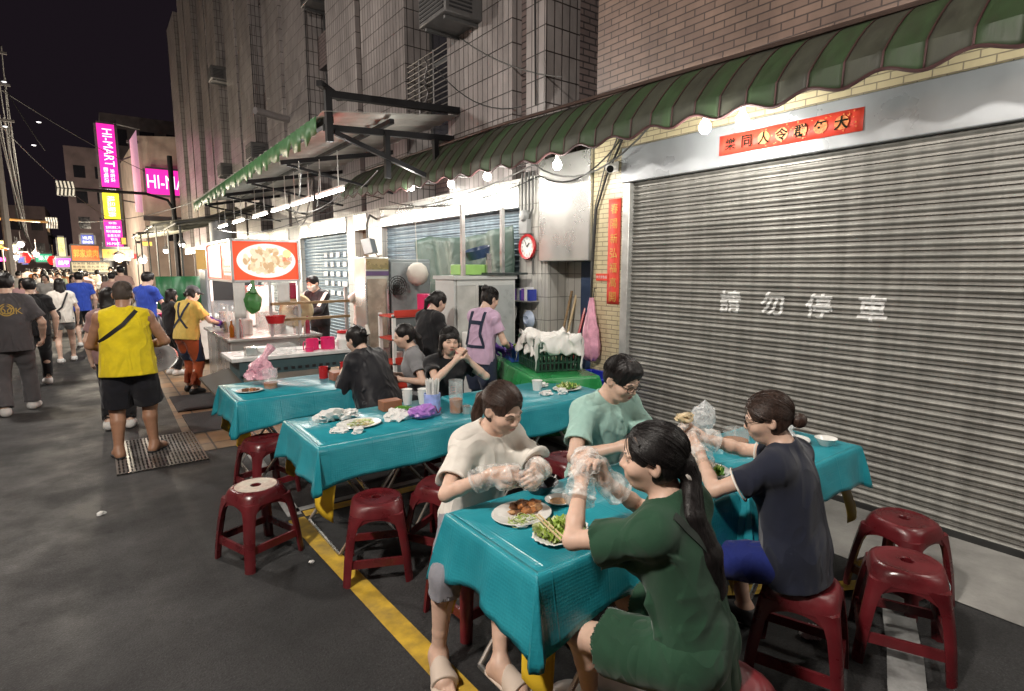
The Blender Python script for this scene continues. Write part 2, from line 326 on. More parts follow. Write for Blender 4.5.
def strands(fig, root, st, m, n, seed=1):
    """fine locks lying on the hair: combed from the hairline to the tail, or down from the whorl"""
    r = random.Random(seed); k = fig.k; t = st.get('thick', .012)+.0012; rad = np.array((.075+t, .094+t, .083+t)); c = np.array((0, -.014, .036)); mb = MB(); kind = st['kind']
    E_ = {'pony': np.array(st.get('tail', [(0, -.1, 0)])[0][:3]), 'bun': np.array(st.get('bun', (0, -.1, 0)))*.9}.get(kind); wh = nrm((.1, -.35, .95))
    for i in range(n):
        ph = r.uniform(-2.5, 2.5); el = {0: .62}.get(0)-.55*min(1, abs(ph)/1.6)-.35*max(0, abs(ph)-1.6); el += r.uniform(-.02, .35); s = np.array((math.sin(ph)*math.cos(el), math.cos(ph)*math.cos(el), math.sin(el)))
        if E_ is not None: a, b = s, nrm((E_-c)/rad); lo, hi = 0, 1
        else: a, b = wh, s; lo, hi = r.uniform(.1, .4), r.uniform(.85, 1.05)
        om = math.acos(np.clip(np.dot(a, b), -1, 1))+1e-6; P = []; wob = r.uniform(-.02, .02); ly = r.uniform(.992, 1.03)
        for j in range(11):
            u = lo+(hi-lo)*j/10; v = (a*math.sin((1-u)*om)+b*math.sin(u*om))/math.sin(om); q = c+rad*v*(ly+wob*math.sin(u*3.1)); P.append(fig.H(*q))
        w = r.uniform(.0006, .0013); mb.tube(P, [w*.6]+[w]*9+[w*.4], 4, 0, False)
    if kind == 'pony':
        pts = [fig.H(*p) if len(p) == 3 else V(*p[:3]) for p in st['tail']]; rs = st['rs']
        for i in range(int(n*.6)):
            d = nrm([r.gauss(0, 1) for _ in range(3)]); q = r.uniform(.75, 1.12); e = r.uniform(-.3, .35); P = []
            for j in range(15):
                u = (j/14*(1-max(0, -e))+max(0, 0))*(len(pts)-1); i0 = min(int(u), len(pts)-2); P.append(pts[i0]+(pts[i0+1]-pts[i0])*(u-i0)+d*k*q*(rs[i0]+(rs[i0+1]-rs[i0])*(u-i0))*(.9 if j < 14 else .6))
            if e > 0: P.append(P[-1]+nrm(pts[-1]-pts[-2])*e*.12+d*.004)
            w = r.uniform(.0008, .0018); mb.tube(P, [w]*(len(P)-1)+[w*.3], 4, 0, False)
    o = mb.build('hair_strands', m, None, origin=(0, 0, 0), rec=False); o.parent = root; return o
def hair_mesh(fig, root, st, m, h):
    k = fig.k; F = Field(); ax = np.stack([fig.hx, fig.hf, fig.hu]); H = fig.H
    E = lambda x, y, z, r, kk=.015, op='u': F.ell(H(x, y, z), V(*r)*k, ax, kk, op)
    kind = st['kind']; t = st.get('thick', .012)
    E(0, -.014, .036, (.075+t, .094+t, .083+t), .02)
    if kind == 'short':
        E(0, .02, .085, (.07, .08, .045), .03); E(0, -.05, -.01, (.07, .05, .06), .03)
        E(0, .116, -.05, (.076, .078, .118), .01, 's'); F.cut(H(0, 0, -.06), -fig.hu+fig.hf*.0, .01)
        for q in (1, -1): E(q*.092, .015, -.04, (.026, .05, .06), .012, 's')
        st.setdefault('amp', .004)
    else:
        E(0, -.03, -.03, (.072, .065, .075), .03)
        sq = st.get('part', 0)
        E(sq, .118, -.035, (.070, .076, .120 if not st.get('bangs') else .082), .008, 's')
        if kind in ('pony', 'bun'):
            for q in (1, -1): E(q*.095, .008, -.035, (.032, .034, .055), .012, 's')
            F.cut(H(0, 0, -.085), -fig.hu*.8-fig.hf*.35, .01, (H(0, -.03, -.10), .13*k))
        if kind == 'bun': F.ell(H(*st['bun']), V(1, 1, 1)*st.get('bunr', .036)*k, None, .012)
        if kind == 'pony': 
            pts = [H(*p) if len(p) == 3 else V(*p[:3]) for p in st['tail']]; F.chain(pts, [r*k for r in st['rs']], .02, st.get('flat'))
        if kind in ('long', 'bob'):
            L = st.get('len', .30)
            for q in (1, -1): F.chain([H(q*.074, .0, .01), H(q*.082, .012, -.09), H(q*.08, .02, -L)], [.024*k, .028*k, .016*k], .03, (fig.hx, 1.5))
            F.chain([H(0, -.07, -.02), H(0, -.085, -.12), H(0, -.085, -L-.03)], [.07*k, .075*k, .05*k], .03, (fig.hf, 1.9))
        for p in st.get('locks', []): F.chain([H(*x) for x in p[0]], [r*k for r in p[1]], .006)
    fo = folds(st.get('seed', 3), min(st.get('amp', .002), .0024), st.get('wl', .016), 6, (1, .3, .08)); c0 = fig.hc; Rm = ax
    F.noise = lambda P: fo((P-c0)@Rm.T)
    v, f = F.mesh(h*.9); o = np_mesh('hair', v, f, m, root)
    if h < .007*PRES: strands(fig, root, st, m, 620)
    return o
def tee(mat, sleeve=.62, hem=.06, g=.015, loose=.012, flare=.012, amp=.006, wl=.15, seed=1, neck=.062, fore=0., name='shirt', openf=False, trim=None):
    def mk(fig, root, h):
        k = fig.k; F = Field()
        for q in (1, -1):
            a, e = fig.sh[q], fig.el[q]
            if sleeve <= 0: continue
            u = nrm(e-a); end = a+(e-a)*min(sleeve, 1)
            dr = V(0, 0, -1)-u*np.dot(V(0, 0, -1), u)
            F.ell(a, V(.05, .05, .05)*k+g*.8, None, .03)
            if fore > 0:
                F.chain([a, e], [.052*k+g, .045*k+g*.8], .03); w = e+(fig.wr[q]-e)*fore; F.chain([e, w], [.045*k+g*.8, .034*k+g*.5], .02)
                uw = nrm(w-e); F.cut(w, uw, .004, (w+uw*.05, .075*k)); 
                F.cone(w-uw*.03, w+uw*.1, .03*k, .03*k, .004, None, 's')
            else:
                F.chain([a, end+u*.05+dr*flare*.8], [.047*k+g*.8, .050*k+g*.8+flare], .03)
                F.cut(end, u, .004, (end+u*.06, .115*k)); F.cone(end-u*.035+dr*flare*.5, end+u*.12+dr*flare, .0385*k+g*.55+flare*.4, .043*k+g*.55+flare*.4, .004, None, 's')
        fig.torso(F, g, kk=1.)                                                      # then the trunk, hanging wider towards the hem
        F.cone(fig.hip-fig.u*(hem+.03)*k, fig.hip+fig.u*.33*k, (.152+loose)*k*fig.g+g, (.140+loose*.5)*k*(.4+.6*fig.g)+g, .035, (fig.f0, 1.38))
        if sleeve <= 0:
            for q in (1, -1): F.ell(fig.sh[q]+fig.x*q*.04*k-fig.u*.02*k, V(.055, .06, .095)*k, np.stack([fig.x, fig.f, fig.u]), .012, 's')
        nk = fig.neck; F.ell(nk+fig.u*.062*k+fig.f*.02*k, V(neck+.016, neck+.016, .075)*k, np.stack([fig.x, nrm(fig.f-fig.u*.25), nrm(fig.u+fig.f*.25)]), .008, 's')
        F.cut(fig.hip-fig.u*hem*k, -fig.u, .008)
        F.noise = folds(seed, amp*1.55, wl*.85, 6, (1, 1, .5))
        v, f = F.mesh(h); o = np_mesh(name, v, f, mat, root); fig.shirt = o; return o
    return mk
def pants(mat, end=1., shank=0., g=.004, hemw=.012, amp=.006, wl=.11, seed=5, name='trousers', rise=.07, flatten=1.):
    """end: share of the thigh covered; shank: share of the shank covered"""
    def mk(fig, root, h):
        k = fig.k; F = Field(); ax = np.stack([fig.x0, fig.f0, fig.u]); G = fig.g
        for q in (1, -1):
            a, b, c = fig.hp[q], fig.kn[q], fig.an[q]
            if shank > 0:
                e = b+(c-b)*shank; u = nrm(c-b); F.chain([a, a*.5+b*.5, b], [.092*k*G+g, .084*k*G+g, .064*k*G+g], .05); F.chain([b, e+u*.05], [.064*k*G+g, .05*k+g+hemw], .03)
                F.cut(e, u, .004, (e+u*.07, .11)); F.cone(e-u*.04, e+u*.1, .045*k+g*.6+hemw*.6, .05*k+g*.6+hemw*.6, .004, None, 's')
            else:
                e = a+(b-a)*end; u = nrm(b-a); F.chain([a, a*.5+e*.5, e+u*.05], [.092*k*G+g, .084*k*G+g+hemw*.5, .07*k*G+g+hemw], .05)
                F.cut(e, u, .004, (e+u*.08, .125*G)); F.cone(e-u*.05, e+u*.12, .066*k*G+g*.6+hemw*.6, .07*k*G+g*.6+hemw*.6, .004, None, 's')
        F.ell(fig.hip+fig.u*.015*k, V(.166 if fig.fem else .158, .118, .12)*k*V(G, G, 1)+g, ax, .05)
        F.noise = folds(seed, amp, wl, 6)
        v, f = F.mesh(h); return np_mesh(name, v, f, mat, root)
    return mk
def shoes(mat, sole, g=.008, name='shoe'):
    def mk(fig, root, h):
        for q in (1, -1):
            F = Field(); heel, ball, tip, p, up, sd = fig.foot(F, q, g); F.cut(fig.an[q]+up*.02, up, .01); v, f = F.mesh(h); s = np_mesh(name, v, f, mat, root)
            F = Field(); z = up*(.012-.034*fig.k)
            F.cone(heel+z, ball+z, .034*fig.k+g, .040*fig.k+g, .02, (up, 2.4)); F.cone(ball+z-sd*.006, tip+z+up*.004, .040*fig.k+g, .03*fig.k+g, .03, (up, 2.4)); v, f = F.mesh(h); np_mesh('sole', v, f, sole, s)
    return mk
def slides(mat, strap='cross', g=.004):
    def mk(fig, root, h):
        for q in (1, -1):
            F = Field(); heel, ball, tip, p, up, sd = fig.foot(F, q); k = fig.k; z = -up*.020*k
            F = Field(); F.cone(heel+z-p*.01, ball+z, .04*k, .05*k, .02, (up, 2.6)); F.cone(ball+z, tip+z+p*.025*k, .05*k, .038*k, .03, (up, 2.6)); v, f = F.mesh(h); s = np_mesh('sandal', v, f, mat, root)
            F = Field()
            if strap == 'cross':
                fig.foot(F, q, .007); F.cut(ball+p*.012*k, p-up*.25, .004); F.cut(ball-p*.062*k, -p-up*.2, .004)
            else:
                for o in (1, -1): F.chain([ball+p*.05*k+up*.0, ball+up*.03*k+p*.02, ball-p*.05*k+sd*o*.045*k-up*.015], [.009, .009, .009], .005)
            v, f = F.mesh(h*.8); np_mesh('strap', v, f, mat, s)
    return mk
def glove(fig, root, q, mat, h, g=.006, cuff=.07):
    k = fig.k; F = Field(); fig.hand(F, q, g); w = fig.wr[q]; d = -nrm(fig.wr[q]-fig.el[q])
    F.cone(w, w+d*cuff*.5, .032*k+g, .042*k+g, .02); F.cone(w+d*cuff*.5, w+d*(cuff+.05), .042*k+g, .052*k+g, .02)
    F.cut(w+d*cuff, d, .004); F.noise = folds(11+q, .006, .05, 4, (1, 1, 1))
    v, f = F.mesh(h); return np_mesh('glove', v, f, mat, root)
# ------------------------------------------------------------------ mesh building
def A3(p): return np.array(p, float)
def frame(d, up=(0, 0, 1)):
    d = nrm(d); u = A3(up)
    if abs(np.dot(d, u)) > .97: u = A3((1, 0, 0))
    x = nrm(np.cross(u, d)); return x, np.cross(d, x), d
class MB:
    """collects shapes given in world coordinates; build() links them as ONE mesh object (relative to its parent's place)"""
    def __init__(s): s.v = []; s.f = []; s.m = []
    def add(s, vs, fs, m=0):
        o = len(s.v); s.v += [tuple(map(float, p)) for p in vs]; s.f += [tuple(i+o for i in f) for f in fs]; s.m += [m]*len(fs); return s
    def box(s, lo, hi, m=0):
        (x0, y0, z0), (x1, y1, z1) = lo, hi
        return s.add([(x0, y0, z0), (x1, y0, z0), (x1, y1, z0), (x0, y1, z0), (x0, y0, z1), (x1, y0, z1), (x1, y1, z1), (x0, y1, z1)],
                     [(0, 3, 2, 1), (4, 5, 6, 7), (0, 1, 5, 4), (1, 2, 6, 5), (2, 3, 7, 6), (3, 0, 4, 7)], m)
    def obox(s, c, ax, h, m=0):
        c = A3(c); X, Y, Z = [A3(a)*q for a, q in zip(ax, h)]
        return s.add([c+X*i+Y*j+Z*k for k in (-1, 1) for j, i in ((-1, -1), (-1, 1), (1, 1), (1, -1))], [(0, 3, 2, 1), (4, 5, 6, 7), (0, 1, 5, 4), (1, 2, 6, 5), (2, 3, 7, 6), (3, 0, 4, 7)], m)
    def bar(s, a, b, wd, ht, m=0, up=(0, 0, 1)):
        a, b = A3(a), A3(b); x, y, d = frame(b-a, up); return s.obox((a+b)/2, (x, y, d), (wd/2, ht/2, np.linalg.norm(b-a)/2), m)
    def tube(s, pts, r, n=8, m=0, cap=True):
        pts = [A3(p) for p in pts]; rs = r if isinstance(r, (list, tuple)) else [r]*len(pts); vs = []; x = None
        for i, p in enumerate(pts):
            d = nrm(pts[min(i+1, len(pts)-1)]-pts[max(i-1, 0)])
            if x is None: x, y, _ = frame(d)
            else: x = nrm(x-d*np.dot(x, d)); y = np.cross(d, x)
            vs += [p+(x*math.cos(6.28318*j/n)+y*math.sin(6.28318*j/n))*rs[i] for j in range(n)]
        fs = [(i*n+j, i*n+(j+1) % n, (i+1)*n+(j+1) % n, (i+1)*n+j) for i in range(len(pts)-1) for j in range(n)]
        if cap: fs += [tuple(range(n))[::-1], tuple((len(pts)-1)*n+j for j in range(n))]
        return s.add(vs, fs, m)
    def lathe(s, c, prof, n=20, m=0, ax=None, closed=False):
        """prof: (radius, height) pairs; ax: (x, y, z) frame"""
        c = A3(c); X, Y, Z = [A3(a) for a in (ax or ((1, 0, 0), (0, 1, 0), (0, 0, 1)))]; vs = []; k = len(prof)
        for r, z in prof: vs += [c+(X*math.cos(6.28318*j/n)+Y*math.sin(6.28318*j/n))*max(r, 1e-4)+Z*z for j in range(n)]
        fs = [(i*n+j, i*n+(j+1) % n, ((i+1) % k)*n+(j+1) % n, ((i+1) % k)*n+j) for i in range(k if closed else k-1) for j in range(n)]
        return s.add(vs, fs, m)
    def prism(s, poly, o, X, Y, Z, d, m=0):
        """polygon (2D) in the plane o + X, Y; thick d along Z"""
        o, X, Y, Z = map(A3, (o, X, Y, Z)); n = len(poly); vs = [o+X*a+Y*b for a, b in poly]+[o+X*a+Y*b+Z*d for a, b in poly]
        return s.add(vs, [tuple(range(n))[::-1], tuple(range(n, 2*n))]+[(i, (i+1) % n, (i+1) % n+n, i+n) for i in range(n)], m)
    def loft(s, rings, m=0, cap=True, closed=True):
        n = len(rings[0]); vs = [p for r in rings for p in r]; fs = []
        for i in range(len(rings)-1):
            for j in range(n if closed else n-1): fs.append((i*n+j, i*n+(j+1) % n, (i+1)*n+(j+1) % n, (i+1)*n+j))
        if cap: fs += [tuple(range(n))[::-1], tuple((len(rings)-1)*n+j for j in range(n))]
        return s.add(vs, fs, m)
    def grid(s, fn, nu, nv, m=0):
        vs = [fn(i/nu, j/nv) for j in range(nv+1) for i in range(nu+1)]; w_ = nu+1
        return s.add(vs, [(j*w_+i, j*w_+i+1, (j+1)*w_+i+1, (j+1)*w_+i) for j in range(nv) for i in range(nu)], m)
    def build(s, name, mats, parent=None, sharp=35, bevel=0., solid=0., origin=None, label=None, cat=None, group=None, kind=None, rec=True):
        V_ = np.array(s.v)
        if parent is not None:
            off = np.array(parent.matrix_basis.translation) if parent.parent is None else np.zeros(3)
            if parent.parent is not None:
                off = np.array(parent.parent.matrix_basis.translation)+np.array(parent.matrix_basis.translation)
        else: off = A3(origin) if origin is not None else np.append((V_.min(0)+V_.max(0))[:2]/2, V_[:, 2].min())
        me = bpy.data.meshes.new(name); me.from_pydata((V_-off).tolist(), [], s.f); me.polygons.foreach_set('material_index', s.m)
        for q in (mats if isinstance(mats, (list, tuple)) else [mats]): me.materials.append(q)
        if rec:
            b = bmesh.new(); b.from_mesh(me); bmesh.ops.recalc_face_normals(b, faces=b.faces); b.to_mesh(me); b.free()
        me.polygons.foreach_set('use_smooth', [True]*len(me.polygons)); me.set_sharp_from_angle(angle=R(sharp))
        o = bpy.data.objects.new(name, me); COL.objects.link(o)
        if parent is not None: o.parent = parent
        else: o.location = off
        if bevel: b = o.modifiers.new('bevel', 'BEVEL'); b.width = bevel; b.segments = 2; b.limit_method = 'ANGLE'; b.angle_limit = R(40); b.harden_normals = False
        if solid: b = o.modifiers.new('solid', 'SOLIDIFY'); b.thickness = solid; b.offset = 0
        return tag(o, label, cat, group, kind)
def copy_thing(o, loc, rz, label=None, group=None, cat=None):
    c = o.copy(); COL.objects.link(c); c.location = loc; c.rotation_euler = (0, 0, rz); tag(c, label, cat, group)
    for ch in list(o.children):
        d = ch.copy(); COL.objects.link(d); d.parent = c
        for g in list(ch.children): e = g.copy(); COL.objects.link(e); e.parent = d
    return c
_tc = {}
def text_geo(body, size=1., ext=0., bold=0.):
    """letters as mesh data, centred on their own box, in the XY plane"""
    key = (body, size, ext, bold)
    if key in _tc: return _tc[key]
    cu = bpy.data.curves.new('t', 'FONT'); cu.body = body; cu.size = size; cu.extrude = ext; cu.offset = bold; cu.resolution_u = 3; cu.align_x = 'CENTER'; cu.align_y = 'CENTER'
    o = bpy.data.objects.new('t', cu); COL.objects.link(o); bpy.context.view_layer.update()
    me = bpy.data.meshes.new_from_object(o.evaluated_get(bpy.context.evaluated_depsgraph_get()))
    v = np.array([p.co[:] for p in me.vertices]); f = [tuple(p.vertices) for p in me.polygons]
    bpy.data.objects.remove(o); bpy.data.curves.remove(cu); bpy.data.meshes.remove(me)
    if len(v): c = (v.max(0)+v.min(0))/2; c[2] = 0; v = v-c
    _tc[key] = (v, f); return v, f
def put_text(mb, body, size, o, X, Y, m=0, sx=1., h=None, wd=None, ext=0., bold=0.):
    v, f = text_geo(body, size, ext, bold); o, X, Y = map(A3, (o, X, Y)); Z = np.cross(X, Y)
    if len(v) == 0: return
    e = v.max(0)-v.min(0); a = 1. if wd is None else wd/max(e[0], 1e-6); b = 1. if h is None else h/max(e[1], 1e-6)
    if wd is None and h is not None: a = b*sx
    if h is None and wd is not None: b = a
    mb.add([o+X*p[0]*a+Y*p[1]*b+Z*p[2] for p in v], f, m)
def crumple(c, r, seed, n=2, amp=.35, squash=.7):
    """a crumpled lump: wrapped bag, tissue"""
    rr = random.Random(seed); b = bmesh.new(); bmesh.ops.create_icosphere(b, subdivisions=n+1, radius=1); vs = []
    D = [(nrm([rr.gauss(0, 1) for _ in range(3)]), rr.uniform(-1, 1)) for _ in range(14)]
    for v in b.verts:
        p = A3(v.co); q = sum(a*max(0, np.dot(p, d))**3 for d, a in D); k = 1+amp*q+amp*.4*rr.uniform(-1, 1); vs.append(A3(c)+p*k*A3(r)*A3((1, 1, 1)))
    fs = [tuple(v.index for v in f.verts) for f in b.faces]; b.free(); z = min(p[2] for p in vs); base = c[2]-r[2]*squash
    for p in vs: 
        if p[2] < base: p[2] = base+.001*rr.random()
    return vs, fs
def wire(a, b, sag=.1, n=10): a, b = A3(a), A3(b); return [a+(b-a)*t-A3((0, 0, sag*4*t*(1-t))) for t in [i/n for i in range(n+1)]]
# ------------------------------------------------------------------ ground
def nt(name):
    m = bpy.data.materials.new(name); m.use_nodes = True; MAT[name] = m; return m, m.node_tree.nodes, m.node_tree.links, m.node_tree.nodes['Principled BSDF']
def asphalt():
    m, N, L, b = nt('asphalt'); tc = N.new('ShaderNodeTexCoord')
    def noise(s, d=5, r=.55):
        n = N.new('ShaderNodeTexNoise'); n.inputs['Scale'].default_value = s; n.inputs['Detail'].default_value = d; n.inputs['Roughness'].default_value = r; L.new(tc.outputs['Object'], n.inputs[0]); return n.outputs[0]
    def rng(x, a, c, lo, hi):
        r = N.new('ShaderNodeMapRange'); r.inputs[1].default_value = a; r.inputs[2].default_value = c; r.inputs[3].default_value = lo; r.inputs[4].default_value = hi; L.new(x, r.inputs[0]); return r.outputs[0]
    def mul(a, c):
        q = N.new('ShaderNodeMath'); q.operation = 'MULTIPLY'; L.new(a, q.inputs[0]); L.new(c, q.inputs[1]); return q.outputs[0]
    v = mul(mul(rng(noise(1.1, 8, .65), .32, .68, .65, 1.35), rng(noise(75, 3, .7), .3, .7, .45, 1.6)), rng(noise(.45, 4, .6), .4, .6, .6, 1.3))
    cr = N.new('ShaderNodeTexVoronoi'); cr.feature = 'DISTANCE_TO_EDGE'; cr.inputs['Scale'].default_value = .55
    ad = N.new('ShaderNodeVectorMath'); ad.operation = 'ADD'; nn = N.new('ShaderNodeTexNoise'); nn.inputs['Scale'].default_value = 2.2; nn.inputs['Detail'].default_value = 6; L.new(tc.outputs['Object'], nn.inputs[0]); L.new(tc.outputs['Object'], ad.inputs[0]); L.new(nn.outputs['Color'], ad.inputs[1]); L.new(ad.outputs[0], cr.inputs['Vector'])
    v = mul(v, rng(cr.outputs['Distance'], .0, .008, .75, 1))
    sv = N.new('ShaderNodeTexVoronoi'); sv.inputs['Scale'].default_value = 2.6; L.new(ad.outputs[0], sv.inputs['Vector']); v = mul(v, rng(sv.outputs['Distance'], .07, .10, .5, 1))
    sv2 = N.new('ShaderNodeTexVoronoi'); sv2.inputs['Scale'].default_value = 120; L.new(tc.outputs['Object'], sv2.inputs['Vector']); v = mul(v, rng(sv2.outputs['Distance'], .12, .3, 2.2, 1))
    sp = N.new('ShaderNodeVectorMath'); sp.operation = 'SCALE'; sp.inputs[0].default_value = (.019, .0185, .019); L.new(v, sp.inputs['Scale']); L.new(sp.outputs[0], b.inputs['Base Color'])
    L.new(rng(noise(1.7, 7, .65), .35, .65, .5, .85), b.inputs['Roughness'])
    bp = N.new('ShaderNodeBump'); bp.inputs['Strength'].default_value = .55; bp.inputs['Distance'].default_value = .006; L.new(noise(110, 4), bp.inputs['Height']); L.new(bp.outputs[0], b.inputs['Normal']); return m
def bricks(name, c1, c2, mortar, wd, ht, ms=.012, off=.5, rough=.45, bump=.5, dirt=.35, bias=0.):
    m, N, L, b = nt(name); tc = N.new('ShaderNodeTexCoord'); sx = N.new('ShaderNodeSeparateXYZ'); L.new(tc.outputs['Object'], sx.inputs[0])
    a = N.new('ShaderNodeMath'); L.new(sx.outputs[0], a.inputs[0]); L.new(sx.outputs[1], a.inputs[1]); cb = N.new('ShaderNodeCombineXYZ'); L.new(a.outputs[0], cb.inputs[0]); L.new(sx.outputs[2], cb.inputs[1])
    t = N.new('ShaderNodeTexBrick'); t.offset = off; t.inputs['Scale'].default_value = 1; t.inputs['Brick Width'].default_value = wd; t.inputs['Row Height'].default_value = ht; t.inputs['Mortar Size'].default_value = ms; t.inputs['Mortar Smooth'].default_value = .25; t.inputs['Bias'].default_value = bias
    t.inputs['Color1'].default_value = (*c1, 1); t.inputs['Color2'].default_value = (*c2, 1); t.inputs['Mortar'].default_value = (*mortar, 1); L.new(cb.outputs[0], t.inputs['Vector'])
    n = N.new('ShaderNodeTexNoise'); n.inputs['Scale'].default_value = 1.6; n.inputs['Detail'].default_value = 8; n.inputs['Roughness'].default_value = .65
    mp = N.new('ShaderNodeMapping'); mp.inputs['Scale'].default_value = (1, 1, .35); L.new(tc.outputs['Object'], mp.inputs[0]); L.new(mp.outputs[0], n.inputs[0])
    r = N.new('ShaderNodeMapRange'); r.inputs[1].default_value = .3; r.inputs[2].default_value = .72; r.inputs[3].default_value = 1.12; r.inputs[4].default_value = 1-dirt; L.new(n.outputs[0], r.inputs[0])
    s = N.new('ShaderNodeVectorMath'); s.operation = 'SCALE'; L.new(t.outputs[0], s.inputs[0]); L.new(r.outputs[0], s.inputs['Scale']); L.new(s.outputs[0], b.inputs['Base Color'])
    bp = N.new('ShaderNodeBump'); bp.invert = True; bp.inputs['Strength'].default_value = bump; bp.inputs['Distance'].default_value = .012; L.new(t.outputs['Fac'], bp.inputs['Height']); L.new(bp.outputs[0], b.inputs['Normal']); b.inputs['Roughness'].default_value = rough; return m
mb = MB(); mb.add([(-60, -30, 0), (60, -30, 0), (60, 300, 0), (-60, 300, 0)], [(0, 1, 2, 3)]); mb.build('road', asphalt(), kind='structure', origin=(0, 0, 0))
conc = pm('concrete', (.27, .26, .245), .8, var=.35, vs=2.2, bump=.4, bs=45, dirt=.6, dirtcol=(.10, .095, .09))
mb = MB(); mb.grid(lambda u, v: (3.62+.12*math.sin(v*9)*.3+(4.6-3.62)*u, -4+9.3*v, .006+.014*u), 4, 24); mb.build('pavement', conc, kind='structure', origin=(0, 0, 0))
tile = bricks('paving_tile', (.24, .14, .08), (.17, .12, .085), (.05, .045, .04), .45, .45, .012, .0, .6, .4)
def tile_flat():
    m, N, L, b = nt('paving_tiles'); tc = N.new('ShaderNodeTexCoord'); t = N.new('ShaderNodeTexBrick'); t.offset = 0; t.inputs['Scale'].default_value = 1
    for k_, v_ in (('Brick Width', .42), ('Row Height', .42), ('Mortar Size', .01), ('Mortar Smooth', .2)): t.inputs[k_].default_value = v_
    t.inputs['Color1'].default_value = (.30, .17, .08, 1); t.inputs['Color2'].default_value = (.20, .15, .10, 1); t.inputs['Mortar'].default_value = (.05, .045, .04, 1); L.new(tc.outputs['Object'], t.inputs[0])
    n = N.new('ShaderNodeTexNoise'); n.inputs['Scale'].default_value = 4; n.inputs['Detail'].default_value = 7; L.new(tc.outputs['Object'], n.inputs[0]); r = N.new('ShaderNodeMapRange'); r.inputs[1].default_value = .3; r.inputs[2].default_value = .7; r.inputs[3].default_value = 1.2; r.inputs[4].default_value = .6; L.new(n.outputs[0], r.inputs[0])
    s = N.new('ShaderNodeVectorMath'); s.operation = 'SCALE'; L.new(t.outputs[0], s.inputs[0]); L.new(r.outputs[0], s.inputs['Scale']); L.new(s.outputs[0], b.inputs['Base Color']); b.inputs['Roughness'].default_value = .55; return m
mb = MB(); mb.add([(.62, 6.05, .005), (4.4, 6.05, .005), (4.4, 13, .005), (.72, 13, .005)], [(0, 1, 2, 3)]); mb.build('tiled_pavement', tile_flat(), kind='structure', origin=(0, 0, 0))
yel = pm('yellow_paint', (.52, .33, .03), .7, var=.3, vs=9, dirt=.65, dirtcol=(.06, .055, .05)); wht = pm('white_paint', (.25, .25, .245), .7, var=.3, vs=9, dirt=.75, dirtcol=(.07, .068, .066))
def stripe(pts, wd, m, name):
    mb = MB()
    for a, b_ in zip(pts[:-1], pts[1:]):
        a, b_ = A3(a), A3(b_); d = nrm(b_-a); n = A3((-d[1], d[0], 0))*wd/2; N_ = max(2, int(np.linalg.norm(b_-a)/.25)); 
        mb.grid(lambda u, v: tuple(a+(b_-a)*u+n*(2*v-1)*(1+.06*math.sin(u*41+v*3))), N_, 1)
    mb.build(name, m, kind='structure', origin=(0, 0, 0))
stripe([(1.02, 3.97, .0045), (1.16, .6, .0045)], .115, yel, 'yellow_road_line'); stripe([(1.09, 4.02, .0045), (2.9, 3.93, .0045)], .10, yel, 'yellow_road_line')
stripe([(1.10, 6.0, .0045), (1.03, 4.03, .0045)], .10, wht, 'white_road_line'); stripe([(1.03, 4.12, .0045), (2.7, 4.12, .0045)], .07, wht, 'white_road_line')
stripe([(2.62, 1.62, .0245), (3.6, 1.0, .0245)], .09, yel, 'yellow_road_line'); stripe([(2.35, .62, .0245), (3.35, 1.02, .0245)], .14, wht, 'white_road_line')
# ------------------------------------------------------------------ the corner shop with the big shutter
SHX = 4.41
tile_cream = bricks('cream_tile', (.60, .52, .33), (.55, .47, .30), (.24, .20, .14), .16, .049, .0045, .5, .35, .4, .3)
tile_brown = bricks('brown_tile', (.27, .185, .145), (.20, .135, .11), (.075, .055, .05), .20, .062, .006, .5, .4, .5, .4)
steel_hdr = pm('painted_steel', (.33, .35, .37), .32, .35, var=.12, vs=3, bump=.06, bs=5, bdist=.02)
shop = empty('shop_building', (4.41, 0, 0), 0, 'brown brick corner shop with cream tile below and a wide closed shutter', 'building')
mb = MB(); mb.box((SHX, 4.03, 0), (4.75, 4.47, 3.42)); mb.box((SHX, -6, 2.975), (4.75, 4.028, 3.42)); mb.build('lower_wall', tile_cream, shop)
mb = MB(); mb.box((4.43, -6, 3.42), (9, 4.47, 12)); mb.box((4.75, 4.0, 0), (9, 4.47, 3.42)); mb.build('upper_wall', tile_brown, shop)
mb = MB(); mb.box((4.375, -6, 2.632), (4.6, 4.05, 2.972)); mb.build('shutter_header', steel_hdr, shop, bevel=.008)
mb = MB(); mb.box((4.385, 3.935, 0), (4.6, 4.028, 2.628)); mb.build('guide_rail', pm('rail_steel', (.55, .55, .53), .4, .5, dirt=.3), shop, bevel=.006)
PER = .0755
def slat(z):
    t = (z/PER) % 1.
    if t < .16: return .020
    if t < .30: return .004
    if t < .40: return .017
    return .017-.021*math.sin((t-.4)/.6*math.pi)
shm, N, L, b = nt('shutter_steel'); tc = N.new('ShaderNodeTexCoord')
